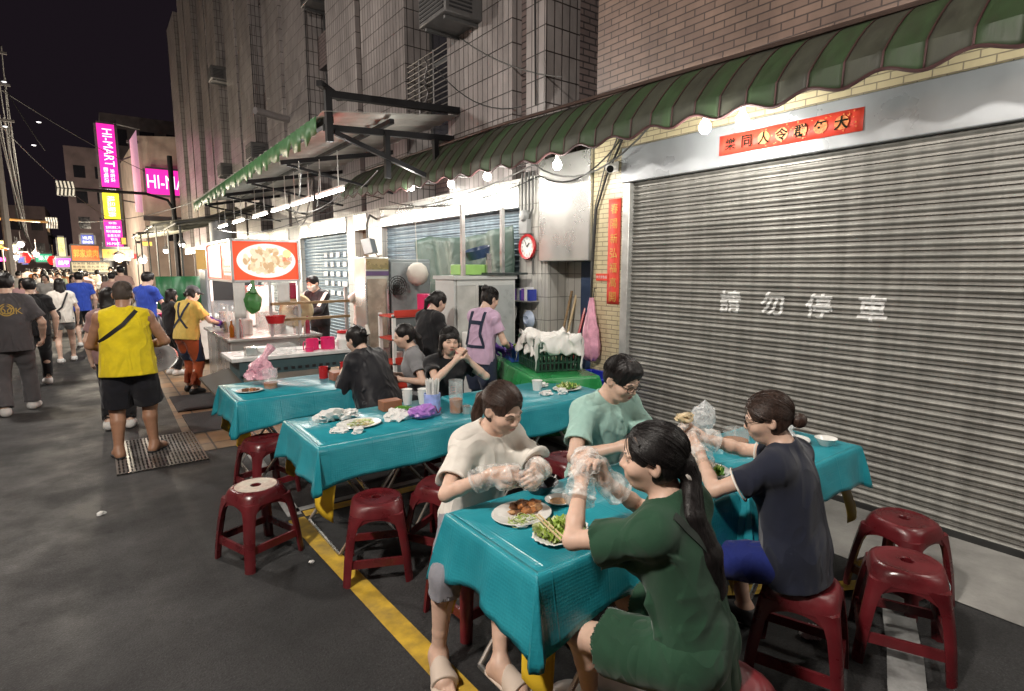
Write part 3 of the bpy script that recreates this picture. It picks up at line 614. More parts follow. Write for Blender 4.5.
def shutter_mat(m, N, L, b, col, rough):
    tc = N.new('ShaderNodeTexCoord'); mp = N.new('ShaderNodeMapping'); mp.inputs['Scale'].default_value = (1, .5, 3.5); n = N.new('ShaderNodeTexNoise'); n.inputs['Scale'].default_value = 3; n.inputs['Detail'].default_value = 9; n.inputs['Roughness'].default_value = .7; L.new(tc.outputs['Object'], mp.inputs[0]); L.new(mp.outputs[0], n.inputs[0])
    cr = N.new('ShaderNodeValToRGB'); e = cr.color_ramp.elements; e[0].position = .3; e[0].color = (*[c*.62 for c in col], 1); e[1].position = .68; e[1].color = (*[c*1.12 for c in col], 1); L.new(n.outputs[0], cr.inputs[0])
    mv = N.new('ShaderNodeMapping'); mv.inputs['Scale'].default_value = (1, 7, .35); nv = N.new('ShaderNodeTexNoise'); nv.inputs['Scale'].default_value = 2; nv.inputs['Detail'].default_value = 6; L.new(tc.outputs['Object'], mv.inputs[0]); L.new(mv.outputs[0], nv.inputs[0]); rv = N.new('ShaderNodeMapRange'); rv.inputs[1].default_value = .35; rv.inputs[2].default_value = .62; rv.inputs[3].default_value = .8; rv.inputs[4].default_value = 1.08; L.new(nv.outputs[0], rv.inputs[0])
    sm = N.new('ShaderNodeVectorMath'); sm.operation = 'SCALE'; L.new(cr.outputs[0], sm.inputs[0]); L.new(rv.outputs[0], sm.inputs['Scale'])
    nd = N.new('ShaderNodeTexNoise'); nd.inputs['Scale'].default_value = 2.4; nd.inputs['Detail'].default_value = 2; L.new(tc.outputs['Object'], nd.inputs[0]); bd = N.new('ShaderNodeBump'); bd.inputs['Strength'].default_value = .25; bd.inputs['Distance'].default_value = .02; L.new(nd.outputs[0], bd.inputs['Height']); L.new(bd.outputs[0], b.inputs['Normal'])
    n2 = N.new('ShaderNodeTexNoise'); n2.inputs['Scale'].default_value = 55; n2.inputs['Detail'].default_value = 4; L.new(tc.outputs['Object'], n2.inputs[0]); r2 = N.new('ShaderNodeMapRange'); r2.inputs[1].default_value = .62; r2.inputs[2].default_value = .78; r2.inputs[4].default_value = .45; L.new(n2.outputs[0], r2.inputs[0])
    mm = N.new('ShaderNodeMix'); mm.data_type = 'RGBA'; L.new(r2.outputs[0], mm.inputs[0]); L.new(sm.outputs[0], mm.inputs[6]); mm.inputs[7].default_value = (.12, .10, .075, 1)
    L.new(mm.outputs[2], b.inputs['Base Color']); b.inputs['Roughness'].default_value = rough; b.inputs['Metallic'].default_value = .3; b.inputs['Specular IOR Level'].default_value = .4
shutter_mat(shm, N, L, b, (.30, .293, .272), .5)
def shutter(y0, y1, z1, X, mat, parent, name='rolling_shutter', seed=0):
    zs = []; 
    for i in range(int(z1/PER)+1):
        for t in (0, .155, .165, .295, .305, .395, .405, .5, .6, .7, .8, .9, .995): 
            z = (i+t)*PER
            if z < z1-.001: zs.append(z)
    zs.append(z1); rr = random.Random(seed); n = max(2, int((y1-y0)/.5)); mb = MB(); jit = [[rr.uniform(-.0015, .0015) for _ in range(n+1)] for _ in range(200)]
    mb.grid(lambda u, v: (X+slat(zs[int(round(v*(len(zs)-1)))]+1e-6)+jit[int(zs[int(round(v*(len(zs)-1)))]/PER)][int(round(u*n))], y0+(y1-y0)*u, zs[int(round(v*(len(zs)-1)))]), n, len(zs)-1)
    return mb.build(name, mat, parent, sharp=25)
SX = 4.44
shut = shutter(-6, 3.935, 2.632, SX, shm, shop)
mb = MB(); mb.box((SX-.02, -6, .012), (SX+.03, 3.93, .06)); mb.build('bottom_bar', pm('dark_steel', (.05, .05, .05), .5, .6), shop)
def shutter_text(ch, y, z, h, parent, mat):
    v, f = text_geo(ch, 1., 0., .022); b = bmesh.new(); e = v.max(0)-v.min(0); k = h/max(e[1], .5)
    vv = [b.verts.new((0, y-p[0]*k, z+p[1]*k)) for p in v]
    for q in f:
        try: b.faces.new([vv[i] for i in q])
        except ValueError: pass
    zz = z-h*.7
    while zz < z+h*.7:
        i = math.floor(zz/PER)
        for t in (.155, .165, .295, .305, .395, .405, .5, .6, .7, .8, .9, .995):
            zc = (i+t)*PER; bmesh.ops.bisect_plane(b, geom=b.verts[:]+b.edges[:]+b.faces[:], plane_co=(0, 0, zc), plane_no=(0, 0, 1))
        zz += PER
    for p in b.verts: p.co.x = SX+slat(p.co.z+1e-6)-.0035
    mb = MB(); b.verts.index_update(); mb.add([p.co[:] for p in b.verts], [tuple(q.index for q in f_.verts) for f_ in b.faces]); b.free()
    return mb
spray = pm('spray_paint', (.62, .62, .61), .6, var=.25, vs=40)
allm = MB()
for ch, y in zip('請勿停車', (2.80, 2.42, 2.05, 1.68)):
    q = shutter_text(ch, y, 1.49, .20, shop, spray); allm.add(q.v, q.f)
allm.build('painted_lettering', spray, shop, rec=False)
# ------------------------------------------------------------------ the long tiled building
vt = bricks('tall_tile', (.37, .335, .325), (.30, .27, .262), (.045, .036, .034), .118, .285, .008, 0., .3, .5, .6)
vs_ = bricks('small_tile', (.22, .17, .16), (.18, .14, .135), (.06, .05, .05), .2, .075, .010, .5, .35, .5, .4)
lt = bricks('pale_tile', (.55, .54, .50), (.50, .49, .46), (.24, .235, .22), .118, .285, .006, 0., .35, .4, .35)
apt = empty('apartment_building', (4.41, 5.2, 0), 0, 'long tiled apartment building with dark window bays above shuttered shops', 'building')
mb = MB(); mb.box((4.95, 5.3, 0), (9, 39, 15)); mb.build('wall', vs_, apt)
bays = [(5.3, 5.66, 'p'), (5.66, 5.95, 's'), (5.95, 7.54, 'p'), (7.54, 8.92, 'w'), (8.92, 10.75, 'p'), (10.75, 11.0, 's'), (11.0, 12.65, 'p'), (12.65, 14.1, 'w'), (14.1, 15.9, 'p'), (15.9, 16.2, 's'), (16.2, 17.9, 'p'), (17.9, 19.4, 'w'), (19.4, 21.2, 'p'), (21.2, 21.5, 's'), (21.5, 23.2, 'p'), (23.2, 24.8, 'w'), (24.8, 26.6, 'p'), (26.6, 26.9, 's'), (26.9, 28.6, 'p'), (28.6, 30.1, 'w'), (30.1, 32, 'p'), (32, 32.3, 's'), (32.3, 34, 'p'), (34, 35.6, 'w'), (35.6, 38.5, 'p')]
glass_dark = pm('dark_glass', (.015, .015, .02), .12, spec=.8, rvar=.05); wframe = pm('window_frame', (.12, .12, .12), .45, .6); lou = pm('louver_metal', (.30, .28, .28), .5, .4)
for y0, y1, k in bays:
    if k == 'p': mb = MB(); mb.box((4.41, y0, 2.9), (4.949, y1, 15)); mb.build('facade_panel', vt, apt)
    elif k == 's': mb = MB(); mb.box((4.56, y0, 2.9), (4.949, y1, 15)); mb.build('pilaster', vs_, apt)
    else:
        for z in (3.9, 7.2, 10.5):
            mb = MB(); mb.box((4.72, y0, z+2.55), (4.949, y1, z+3.28)) ; mb.build('spandrel', vs_, apt)
            mb = MB(); X = 4.86
            for a, b_ in ((y0+.02, y0+.08), (y1-.08, y1-.02), ((y0+y1)/2-.03, (y0+y1)/2+.03)): mb.box((X, a, z), (X+.06, b_, z+2.54))
            for a in (z, z+1.2, z+2.47): mb.box((X-.002, y0+.02, a), (X+.062, y1-.02, a+.06))
            wf = mb.build('window', wframe, apt); mb = MB(); mb.box((X+.02, y0+.05, z+.03), (X+.035, y1-.05, z+2.5)); mb.build('pane', glass_dark, wf)
            if (int(y0*3+z)) % 2:
                mb = MB()
                for i in range(22): mb.bar((4.80, y0+.08, z+1.0+i*.042), (4.80, y1-.08, z+1.0+i*.042), .034, .006, up=(.5, 0, 1))
                mb.build('louver', lou, wf)
# iron grille on the first bay
mb = MB(); X = 4.43
for i in range(11): mb.tube([(X, 7.52, 4.22+i*.083), (X, 8.95, 4.22+i*.083)], .009, 6)
for y in (7.52, 8.0, 8.47, 8.95): mb.tube([(X, y, 4.2), (X, y, 5.07)], .012, 6)
for z in (4.25, 4.65): mb.tube([(X-.01, 8.22+.05*math.sin(t*.7), z+t*.035) for t in range(12)], .012, 6)
for y in (7.52, 8.95): mb.tube([(X, y, 4.2), (4.8, y, 4.2)], .01, 6); mb.tube([(X, y, 5.05), (4.8, y, 5.05)], .01, 6)
mb.build('window_grille', pm('iron', (.20, .19, .19), .4, .8), apt)
# ground floor: pale piers, steel fascias, blue-grey shutters
mb = MB()
for y0, y1 in ((5.36, 5.80), (10.08, 10.75), (11.45, 11.9), (15.3, 16.3), (20.6, 21.4), (26, 27)): mb.box((4.42, y0, 0), (4.948, y1, 2.898))
mb.box((4.425, 5.81, 2.86), (4.948, 38, 2.898)); mb.build('pier', lt, apt)
mb = MB()
for y0, y1 in ((5.802, 10.078), (10.76, 11.44), (11.902, 15.298), (16.31, 20.59), (21.41, 25.99), (27.01, 38)): mb.box((4.40, y0, 2.54), (4.6, y1, 2.858))
mb.build('steel_fascia', pm('stainless', (.62, .62, .60), .28, .75, var=.08, vs=2, rvar=.04, bump=.05, bs=3, bdist=.03), apt, bevel=.006)
blue_sh = bpy.data.materials.new('blue_shutter'); blue_sh.use_nodes = True; shutter_mat(blue_sh, blue_sh.node_tree.nodes, blue_sh.node_tree.links, blue_sh.node_tree.nodes['Principled BSDF'], (.25, .33, .39), .45)
for y0, y1 in ((5.802, 10.078), (11.902, 15.298), (16.31, 20.59), (21.41, 25.99)): shutter(y0, y1, 2.54, 4.52, blue_sh, apt, seed=3)
mb = MB(); mb.box((4.60, 10.76, 0), (4.66, 11.44, 2.53)); mb.build('door', pm('brown_door', (.16, .11, .07), .5), apt)
# door recess between the two buildings
mb = MB(); mb.box((5.3, 4.47, 0), (5.4, 5.3, 15)); mb.build('alley_wall', pm('dark_render', (.07, .065, .07), .8), apt)
mb = MB(); mb.box((4.95, 5.25, 0), (5.295, 5.298, 2.0)); mb.box((4.43, 5.25, 0), (4.95, 5.355, 2.0)); mb.box((4.74, 4.98, 0), (4.80, 5.248, 1.855)); mb.build('recess_wall', lt, apt)
mb = MB(); mb.box((4.72, 4.50, .02), (4.77, 4.97, 1.855)); dr = mb.build('door', pm('navy_door', (.03, .055, .12), .4, var=.1), apt)
mb = MB(); mb.box((4.69, 4.55, 1.0), (4.719, 4.59, 1.15)); mb.build('handle', wframe, dr)
mb = MB(); mb.box((4.36, 4.478, 1.86), (5.2, 5.34, 3.05)); mb.build('steel_box_panel', MAT['stainless'], apt, bevel=.01)
# ------------------------------------------------------------------ awning over the shops
ag = pm('awning_green', (.036, .070, .028), .6, var=.2, vs=5, dirt=.75, dirtcol=(.04, .042, .03), stretch=(1, 2.2, .8), bump=.3, bs=8); ab = pm('awning_grey', (.054, .058, .041), .65, var=.25, vs=5, dirt=.75, dirtcol=(.04, .04, .033), stretch=(1, 2.2, .8), bump=.3, bs=8); am = pm('awning_trim', (.055, .022, .022), .6, var=.2)
aw = empty('awning', (4.38, 5, 2.9), 0, 'long scalloped awning striped green and grey over the shutter', 'awning')
def aw_top(y): return 3.40+.028*min(max(y, 0), 8)
def aw_bot(y): return 2.935+.012*max(0, y-5)+.035*max(0, y-8)
def aw_pt(y, t):
    sc = .030*math.cos(6.283*y/.44); z1 = aw_top(y)+.008*math.sin(y*2.3); z0 = aw_bot(y)+.010*math.sin(y*1.9+1)+.007*math.sin(y*4.7)
    if t <= 1: 
        bul = .006*abs(math.sin(6.283*y/.44)); return (4.38-.46*t-.015*math.sin(t*3.14)-bul*math.sin(t*1.57), y, z1+(z0+.13-z1)*t**1.25)
    q = t-1; bul = .006*abs(math.sin(6.283*y/.44)); return (3.92-bul-.012*q, y, z0+.13-q*(.13+sc))
c = MB(); tr = MB(); y = -2.64; i = 0
ts = [0, .2, .4, .6, .8, .95, 1, 1.4, 1.75, 2]
while y < 10.6:
    c.grid(lambda u, v: aw_pt(y+.22*u, ts[int(round(v*(len(ts)-1)))]), 6, len(ts)-1, i % 2)
    c.grid(lambda u, v: tuple(A3(aw_pt(y-.006+.012*u, ts[int(round(v*(len(ts)-1)))]))+A3((-.004, 0, .003))), 1, len(ts)-1, 2)
    y += .22; i += 1
for o in (-.003,): tr.tube([aw_pt(-2.6+k*.03, 2) for k in range(int(13.2/.03))], .011, 6)
cv = c.build('canopy', [ag, ab, am], aw, rec=False, solid=.004); tr.build('piping', am, aw)
mb = MB(); mb.tube([(4.36, -2.6, 3.41), (4.36, 1, 3.43), (4.36, 6, 3.60), (4.36, 10.6, 3.63)], .022, 8); mb.tube([(3.97, -2.6, 3.06), (3.97, 8, 3.08), (3.97, 10.6, 3.15)], .014, 8)
for y in (-2, 0, 2, 3.9, 6, 8, 10): mb.tube([(3.97, y, 3.06+.03*max(0, y-8)), (4.4, y, 3.06)], .012, 6)
mb.build('awning_frame', pm('rusty_iron', (.09, .06, .05), .6, .5), aw)
# light bulbs under the awning
bulbm = pm('lit_bulb', (.9, .9, .9), .3, emit=(1, .96, .88), es=38); sock = pm('white_plastic', (.75, .75, .72), .4); wirem = pm('black_wire', (.012, .012, .012), .5); gwire = pm('grey_wire', (.09, .09, .085), .5)
BW = 8
for k, (x, y, z, nm) in enumerate([(4.0, 2.50, 2.93, 'lit round bulb, the right one of the close pair over the red banner'), (4.0, 2.82, 2.94, 'lit round bulb, the left one of the close pair beside the red banner'), (4.0, 4.60, 2.90, 'lit bulb hanging lowest, before the steel box panel by the cream wall'),
        (4.0, 5.91, 2.95, 'lit bulb above the round clock, second from the steel box panel'), (4.0, 6.79, 2.96, 'lit bulb over the green tarpaulin, between two other bulbs'), (4.0, 7.98, 3.05, 'lit bulb farthest along the awning, over the grey freezer'), (4.0, .2, 2.92, 'lit bulb under the awning beyond the right edge'), (4.0, -1.4, 2.92, 'lit bulb under the awning well beyond the right edge')]):  # the last two are added out of view to brighten the shutter
    z -= .05; t = empty('light_bulb', (x, y, z-.05), 0, nm, 'bulb', 'bulbs under the awning')
    mb = MB(); mb.lathe((x, y, z), [(.0, -.052), (.022, -.048), (.04, -.03), (.047, -.005), (.042, .02), (.028, .042), (.018, .055)], 12); mb.build('globe', bulbm, t)
    mb = MB(); mb.lathe((x, y, z+.05), [(.02, 0), (.022, .01), (.02, .05), (.006, .055)], 10); mb.tube([(x, y, z+.1), (x, y, 3.1)], .005, 5); mb.build('socket', sock, t)
    l = point('bulb_light', (x-.16, y, z-.15), BW*(1 if y > 1 else 3), (1, .95, .86), .05)
# wires sagging under the awning
def wirething(pts, r, label, m=None, group='cables along the facades', name='cable'):
    mb = MB(); mb.tube(pts, r, 5); mb.build(name, m or wirem, None, label=label, cat='cable', group=group)
B_ = [(4.0, 2.5, 3.08), (4.0, 2.82, 3.08), (4.0, 4.6, 3.05), (4.0, 5.91, 3.06), (4.0, 6.79, 3.08), (4.0, 7.98, 3.15)]
p = []
for a, b_ in zip(B_[2:-1], B_[3:]): p += wire(a, b_, .12)
wirething(p, .006, 'thin black cable sagging from bulb to bulb')
wirething(wire((4.28, 3.6, 3.1), (4.25, 5.3, 2.98), .28)+wire((4.25, 5.3, 2.98), (4.3, 9.9, 2.85), .15), .010, 'bundle of grey cables looping below the awning edge', gwire)
wirething(wire((4.3, 3.9, 3.12), (4.34, 5.3, 2.86), .24)+wire((4.34, 5.3, 2.86), (4.32, 9.5, 2.95), .2), .008, 'black cable looping across the steel box panel')
wirething([(4.385, 3.9, 3.3), (4.385, 4.25, 2.75), (4.385, 4.40, 2.4), (4.385, 4.45, 1.6), (4.385, 4.455, 1.0)], .012, 'black cable running down the cream tile corner')
wirething([(4.39, 4.0, 3.3), (4.39, 4.30, 2.8), (4.39, 4.42, 2.45), (4.39, 4.465, 1.9), (4.40, 4.462, .9)], .008, 'grey cable running down beside the black one at the corner', gwire)
wirething(wire((4.40, 7.2, 5.0), (4.4, 5.0, 3.9), .1), .008, 'thin cable crossing the upper tile panel diagonally', gwire); wirething(wire((4.40, 7.9, 4.8), (4.4, 5.75, 3.75), .22), .007, 'thin dark cable hanging below the pale one across the upper tiles')
for k, (y, z0, z1) in enumerate(((5.45, 3.7, 7), (13.9, 3.6, 8), (19.2, 3.6, 9))): wirething([(4.39, y, z1), (4.385, y+.03, (z0+z1)/2), (4.39, y, z0)], .012, ['dark cable hanging straight down beside the alley', 'dark cable hanging down the middle of the facade', 'dark cable hanging down the far facade'][k])
# pipes and meter between shutters
mp_ = empty('meter_box', (4.38, 5.68, 2.2), 0, 'grey electric meter with pipes on the tiled pier above the clock', 'meter')
mb = MB(); mb.lathe((4.37, 5.62, 2.42), [(.0, -.06), (.07, -.05), (.075, .03), (.05, .06), (0, .065)], 14, ax=((0, 1, 0), (0, 0, 1), (-1, 0, 0))); mb.build('dial', pm('meter_grey', (.3, .31, .31), .4), mp_)
mb = MB(); mb.box((4.34, 5.55, 2.2), (4.42, 5.72, 2.38)); mb.build('box', MAT['meter_grey'], mp_, bevel=.01)
mb = MB(); [mb.tube([(4.39, 5.5+i*.07, 2.95), (4.39, 5.5+i*.07, 2.5), (4.38, 5.58+i*.03, 2.36)], .014, 6) for i in range(4)]; mb.tube([(4.4, 5.52, 2.2), (4.4, 5.5, 1.7)], .014, 6); mb.build('conduit', gwire, mp_)
# clock
ck = empty('wall_clock', (4.36, 5.57, 2.04), 0, 'round wall clock with a red rim and white face', 'clock'); ax = ((0, -1, 0), (0, 0, 1), (-1, 0, 0))
mb = MB(); mb.lathe((4.38, 5.57, 2.04), [(.0, 0), (.155, 0), (.16, .02), (.15, .04), (.128, .035), (.126, .018)], 28, ax=ax); mb.build('rim', pm('red_plastic', (.5, .02, .025), .3), ck)
mb = MB(); mb.lathe((4.38, 5.57, 2.04), [(0, .019), (.127, .019)], 28, ax=ax); mb.build('face', pm('clock_white', (.8, .8, .78), .4), ck)
mb = MB()
for k in range(12):
    a = k*math.pi/6; put_text(mb, str(12 if k == 0 else k), 1, (4.358, 5.57-.098*math.sin(a), 2.04+.098*math.cos(a)), (0, -1, 0), (0, 0, 1), h=.026)
mb.build('numerals', wirem, ck, rec=False)
mb = MB(); mb.bar((4.355, 5.57, 2.04), (4.355, 5.52, 2.09), .003, .012); mb.bar((4.353, 5.57, 2.04), (4.353, 5.61, 2.12), .003, .008); mb.build('hands', wirem, ck)
# security camera
sc_ = empty('security_camera', (4.3, 4.17, 2.8), 0, 'small white security camera on the cream wall beside the header', 'camera')
mb = MB(); mb.box((4.395, 4.11, 2.76), (4.41, 4.21, 2.86)); mb.tube([(4.4, 4.16, 2.81), (4.33, 4.16, 2.80)], .018, 8); mb.build('bracket', sock, sc_)
mb = MB(); mb.tube([(4.36, 4.20, 2.82), (4.27, 4.10, 2.77)], .042, 14); mb.build('housing', sock, sc_); mb = MB(); mb.tube([(4.272, 4.102, 2.771), (4.264, 4.094, 2.767)], .036, 14); mb.build('lens', pm('black_gloss', (.01, .01, .01), .1), sc_)
# banners
redp = pm('red_paper', (.66, .055, .03), .55, var=.12, vs=12); gold = pm('gold_ink', (.62, .36, .08), .5, .2); inkg = pm('dark_ink', (.012, .016, .010), .9, spec=.1)
YX, ZX = (0, -1, 0), (0, 0, 1)
bn = empty('red_banner', (4.37, 2.37, 2.72), 0, 'long red paper banner with dark characters on the shutter header', 'banner')
mb = MB(); mb.grid(lambda u, v: (4.369-.004*math.sin(u*17)*v, 2.93-1.12*u, 2.725+.16*v), 20, 2); mb.build('sheet', redp, bn, solid=.002)
mb = MB(); mg = MB()
for k, ch in enumerate('樂同人令群年大'):
    o = (4.358, 2.82-.145*k, 2.805)
    put_text(mb, ch, 1, o, YX, ZX, h=.094, sx=1., bold=.018)
    if k > 1: mg.lathe((4.361, o[1], o[2]), [(0, 0), (.050, 0)], 11, ax=((0, -1, 0), (0, 0, 1), (-1, 0, 0)))
rr = random.Random(4)
for k in range(60): yy = 2.55-.7*rr.random(); zz = 2.735+.14*rr.random(); mg.lathe((4.3622, yy, zz), [(0, 0), (.004+.004*rr.random(), 0)], 5, ax=((0, -1, 0), (0, 0, 1), (-1, 0, 0)))
mb.build('lettering', inkg, bn, rec=False); mg.build('gold_print', pm('gold_print', (.68, .20, .05), .5, var=.4, vs=60), bn, rec=False)
vb = empty('red_scroll', (4.40, 4.15, 1.38), 0, 'vertical red paper scroll with gold characters on the cream wall', 'scroll')
mb = MB(); mb.grid(lambda u, v: (4.404-.002*math.sin(v*20), 4.235-.175*u, 1.40+1.09*v), 2, 12); mb.build('sheet', redp, vb, solid=.002)
mb = MB(); [put_text(mb, ch, 1, (4.395, 4.1475, 2.39-.152*k), YX, ZX, h=.10) for k, ch in enumerate('春陽新弘福高開')]; mb.build('lettering', gold, vb, rec=False)
sg = empty('small_sign', (4.4, 4.31, 1.63), 0, 'small red sign with white characters beside the vertical scroll', 'sign'); mb = MB(); mb.box((4.4, 4.225, 1.645), (4.408, 4.40, 1.72)); mb.build('plate', redp, sg)
mb = MB(); put_text(mb, '開式零售區', 1, (4.398, 4.3125, 1.683), YX, ZX, wd=.155); mb.build('lettering', sock, sg, rec=False)
# air conditioners
acm = pm('ac_casing', (.11, .105, .105), .5, .3, dirt=.4); acd = pm('ac_dark', (.02, .02, .022), .5)
def aircon(x, y, z, label, w_=.72, h_=.45, d_=.5):
    t = empty('air_conditioner', (x, y, z), 0, label, 'air conditioner', 'air conditioners on the tiled facade')
    mb = MB(); mb.box((x-d_, y-w_/2, z), (x+.1, y+w_/2, z+h_)); mb.build('casing', acm, t, bevel=.015)
    mb = MB(); [mb.box((x-d_-.012, y-w_/2+.04, z+.05+i*.05), (x-d_-.001, y+w_/2-.04, z+.075+i*.05)) for i in range(int((h_-.1)/.05))]; [mb.box((x-d_+.06, y-w_/2-.012, z+.06+i*.05), (x-.1, y-w_/2-.001, z+.08+i*.05)) for i in range(int((h_-.1)/.05))]; mb.build('grille', acd, t)
    
    for s in (-1, 1): mb = MB(); mb.bar((x-d_+.05, y+s*w_*.35, z-.03), (x+.1, y+s*w_*.35, z-.03), .04, .04); mb.build('bracket', wframe, t)
aircon(4.35, 6.98, 5.02, 'big air conditioner jutting out at the top edge above the iron grille'); aircon(4.75, 13.4, 7.6, 'air conditioner in the middle window bay')
aircon(4.5, 18.6, 5.0, 'air conditioner box low above the far green roof'); aircon(4.6, 24, 5.2, 'small air conditioner over the far canopies'); aircon(4.5, 24, 8.6, 'small air conditioner on the upper far facade')
mb = MB(); mb.tube([(4.4, 15.7, 5.6), (3.5, 15.3, 5.6)], .09, 12); mb.build('exhaust_pipe', lou, label='short fat metal pipe sticking out of the facade over the green roof', cat='pipe')
# ------------------------------------------------------------------ metal canopy over the stalls
blk = pm('black_steel', (.018, .018, .02), .45, .6); tin = pm('tin_roof', (.50, .50, .47), .45, .4, dirt=.4, dirtcol=(.2, .18, .15)); gtin = pm('green_tin', (.05, .16, .055), .5, var=.15, dirt=.3, dirtcol=(.05, .07, .04))
cn = empty('metal_canopy', (3.5, 7.4, 3.2), 0, 'black steel canopy with a tin roof and green edge above the food stalls', 'canopy')
mb = MB(); mb.bar((2.5, 7.25, 3.92), (4.42, 7.25, 4.02), .085, .085); mb.bar((2.5, 7.4, 3.55), (4.42, 7.4, 3.66), .06, .08)
for x in (3.35, 4.1): mb.bar((x, 7.38, 3.0 if x < 4 else 3.2), (x, 7.38, 3.62), .07, .07)
mb.bar((2.62, 7.36, 3.5), (4.0, 7.36, 3.06), .06, .06); mb.bar((2.52, 7.25, 3.35), (2.52, 7.25, 4.0), .08, .08); mb.bar((2.4, 7.2, 4.02), (2.8, 7.6, 4.0), .07, .07)
for y in (9.5, 12, 14.5, 17): mb.bar((2.5, y, 3.42), (4.42, y, 3.80), .06, .07); mb.bar((2.6, y, 3.4), (4.4, y, 3.1), .04, .04)
mb.bar((2.56, 7.3, 3.64), (2.56, 18.5, 3.58), .08, .08); mb.bar((3.4, 7.3, 3.74), (3.4, 18.5, 3.70), .06, .06); mb.build('frame', blk, cn)
mb = MB(); n = 220
mb.grid(lambda u, v: (2.45+1.98*u, 7.2+11.4*v, 3.70+.25*u+.012*math.sin(v*n*.9)-.004*11*v), 1, n); mb.build('roof_sheet', tin, cn, solid=.004)
mb = MB(); rr = random.Random(8); zb = [3.43+rr.uniform(-.05, .05)+(.08 if i % 3 == 0 else 0) for i in range(60)]
mb.grid(lambda u, v: (2.44+.012*math.sin(u*300), 7.5+10.9*u, (3.70-.10*u) if v > .5 else zb[min(59, int(u*59))]-.06*u), 118, 1); mb.build('green_edge', gtin, cn, solid=.003)
# tubes
tubem = pm('lit_tube', (.9, .9, .9), .3, emit=(1, .98, .92), es=26)
for k, (x, y) in enumerate(((2.95, 8.6), (2.95, 10.0), (2.95, 11.4), (2.95, 13.0), (2.9, 15), (2.9, 17))):
    t = empty('tube_lamp', (x, y, 2.88), 0, ['bright tube lamp nearest the hanging flood lamp', 'second tube lamp along the stall row', 'third tube lamp above the picture sign', 'fourth tube lamp behind the picture sign', 'fifth tube lamp deep under the canopy', 'last tube lamp far under the canopy'][k], 'tube lamp', 'tube lamps under the canopy')
    mb = MB(); mb.box((x-.018, y-.6, 2.915), (x+.018, y+.6, 2.95)); [mb.tube([(x, y+s, 2.95), (x, y+s, 3.45)], .006, 5) for s in (-.4, .4)]; mb.build('housing', sock, t)
    mb = MB(); mb.tube([(x, y-.58, 2.89), (x, y+.58, 2.89)], .018, 8); mb.build('tube', tubem, t)
    l = bpy.data.lights.new('tube_light', 'AREA'); l.shape = 'RECTANGLE'; l.size = .06; l.size_y = 1.1; l.energy = 20; l.color = (1, .97, .9); o = bpy.data.objects.new('tube_light', l); COL.objects.link(o); o.location = (x, y, 2.86)
# tattered canvas awnings beyond
canv = pm('old_canvas', (.20, .19, .15), .8, var=.4, vs=3, dirt=.5, bump=.3, bs=6, bdist=.03)
for k, (y0, x0, z0, lab) in enumerate(((18.8, 2.0, 3.05, 'sagging grey canvas awning just beyond the green roof edge'), (22.5, 1.7, 3.2, 'wrinkled canvas awning in the middle of the far stalls'), (26.5, 1.5, 3.1, 'farthest sagging canvas awning below the magenta signs'))):
    t = empty('canvas_awning', (3, y0, z0), 0, lab, 'awning', 'canvas awnings beyond the green roof'); mb = MB(); rr = random.Random(k); ph = rr.uniform(0, 6)
    mb.grid(lambda u, v: (x0+(4.4-x0)*u, y0+3.5*v, z0+.75*u+.10*math.sin(v*9+ph)*(1-u)+.06*math.sin(v*21+u*5)-.15*math.sin(u*3.14)), 10, 24); mb.build('sheet', canv, t, solid=.006)
    mb = MB(); mb.tube([(x0, y0, z0), (x0, y0+3.5, z0)], .03, 6); [mb.tube([(x0, y0+s, z0), (4.4, y0+s, z0+.6)], .025, 6) for s in (.05, 1.7, 3.4)]; [mb.tube([(x0+.1, y0+s, 0), (x0+.1, y0+s, z0)], .03, 6) for s in (.1, 3.4)]; mb.build('frame', gwire, t)
# flood lamp on a bracket
fl = empty('flood_lamp', (4.0, 9.6, 2.1), 0, 'grey flood lamp on a bracket arm between the two blue shutters', 'lamp')
mb = MB(); mb.tube([(4.42, 10.3, 2.7), (4.2, 10.1, 2.75), (4.05, 9.9, 2.55), (4.0, 9.75, 2.3)], .02, 6); mb.tube([(4.42, 10.3, 2.0), (4.1, 9.9, 2.2)], .012, 6); mb.build('arm', gwire, fl)
mb = MB(); mb.obox((3.98, 9.62, 2.16), (nrm((1, -.8, .3)), nrm((.8, 1, 0)), nrm(np.cross(nrm((1, -.8, .3)), nrm((.8, 1, 0))))), (.08, .17, .13)); mb.build('head', MAT['meter_grey'], fl, bevel=.01)
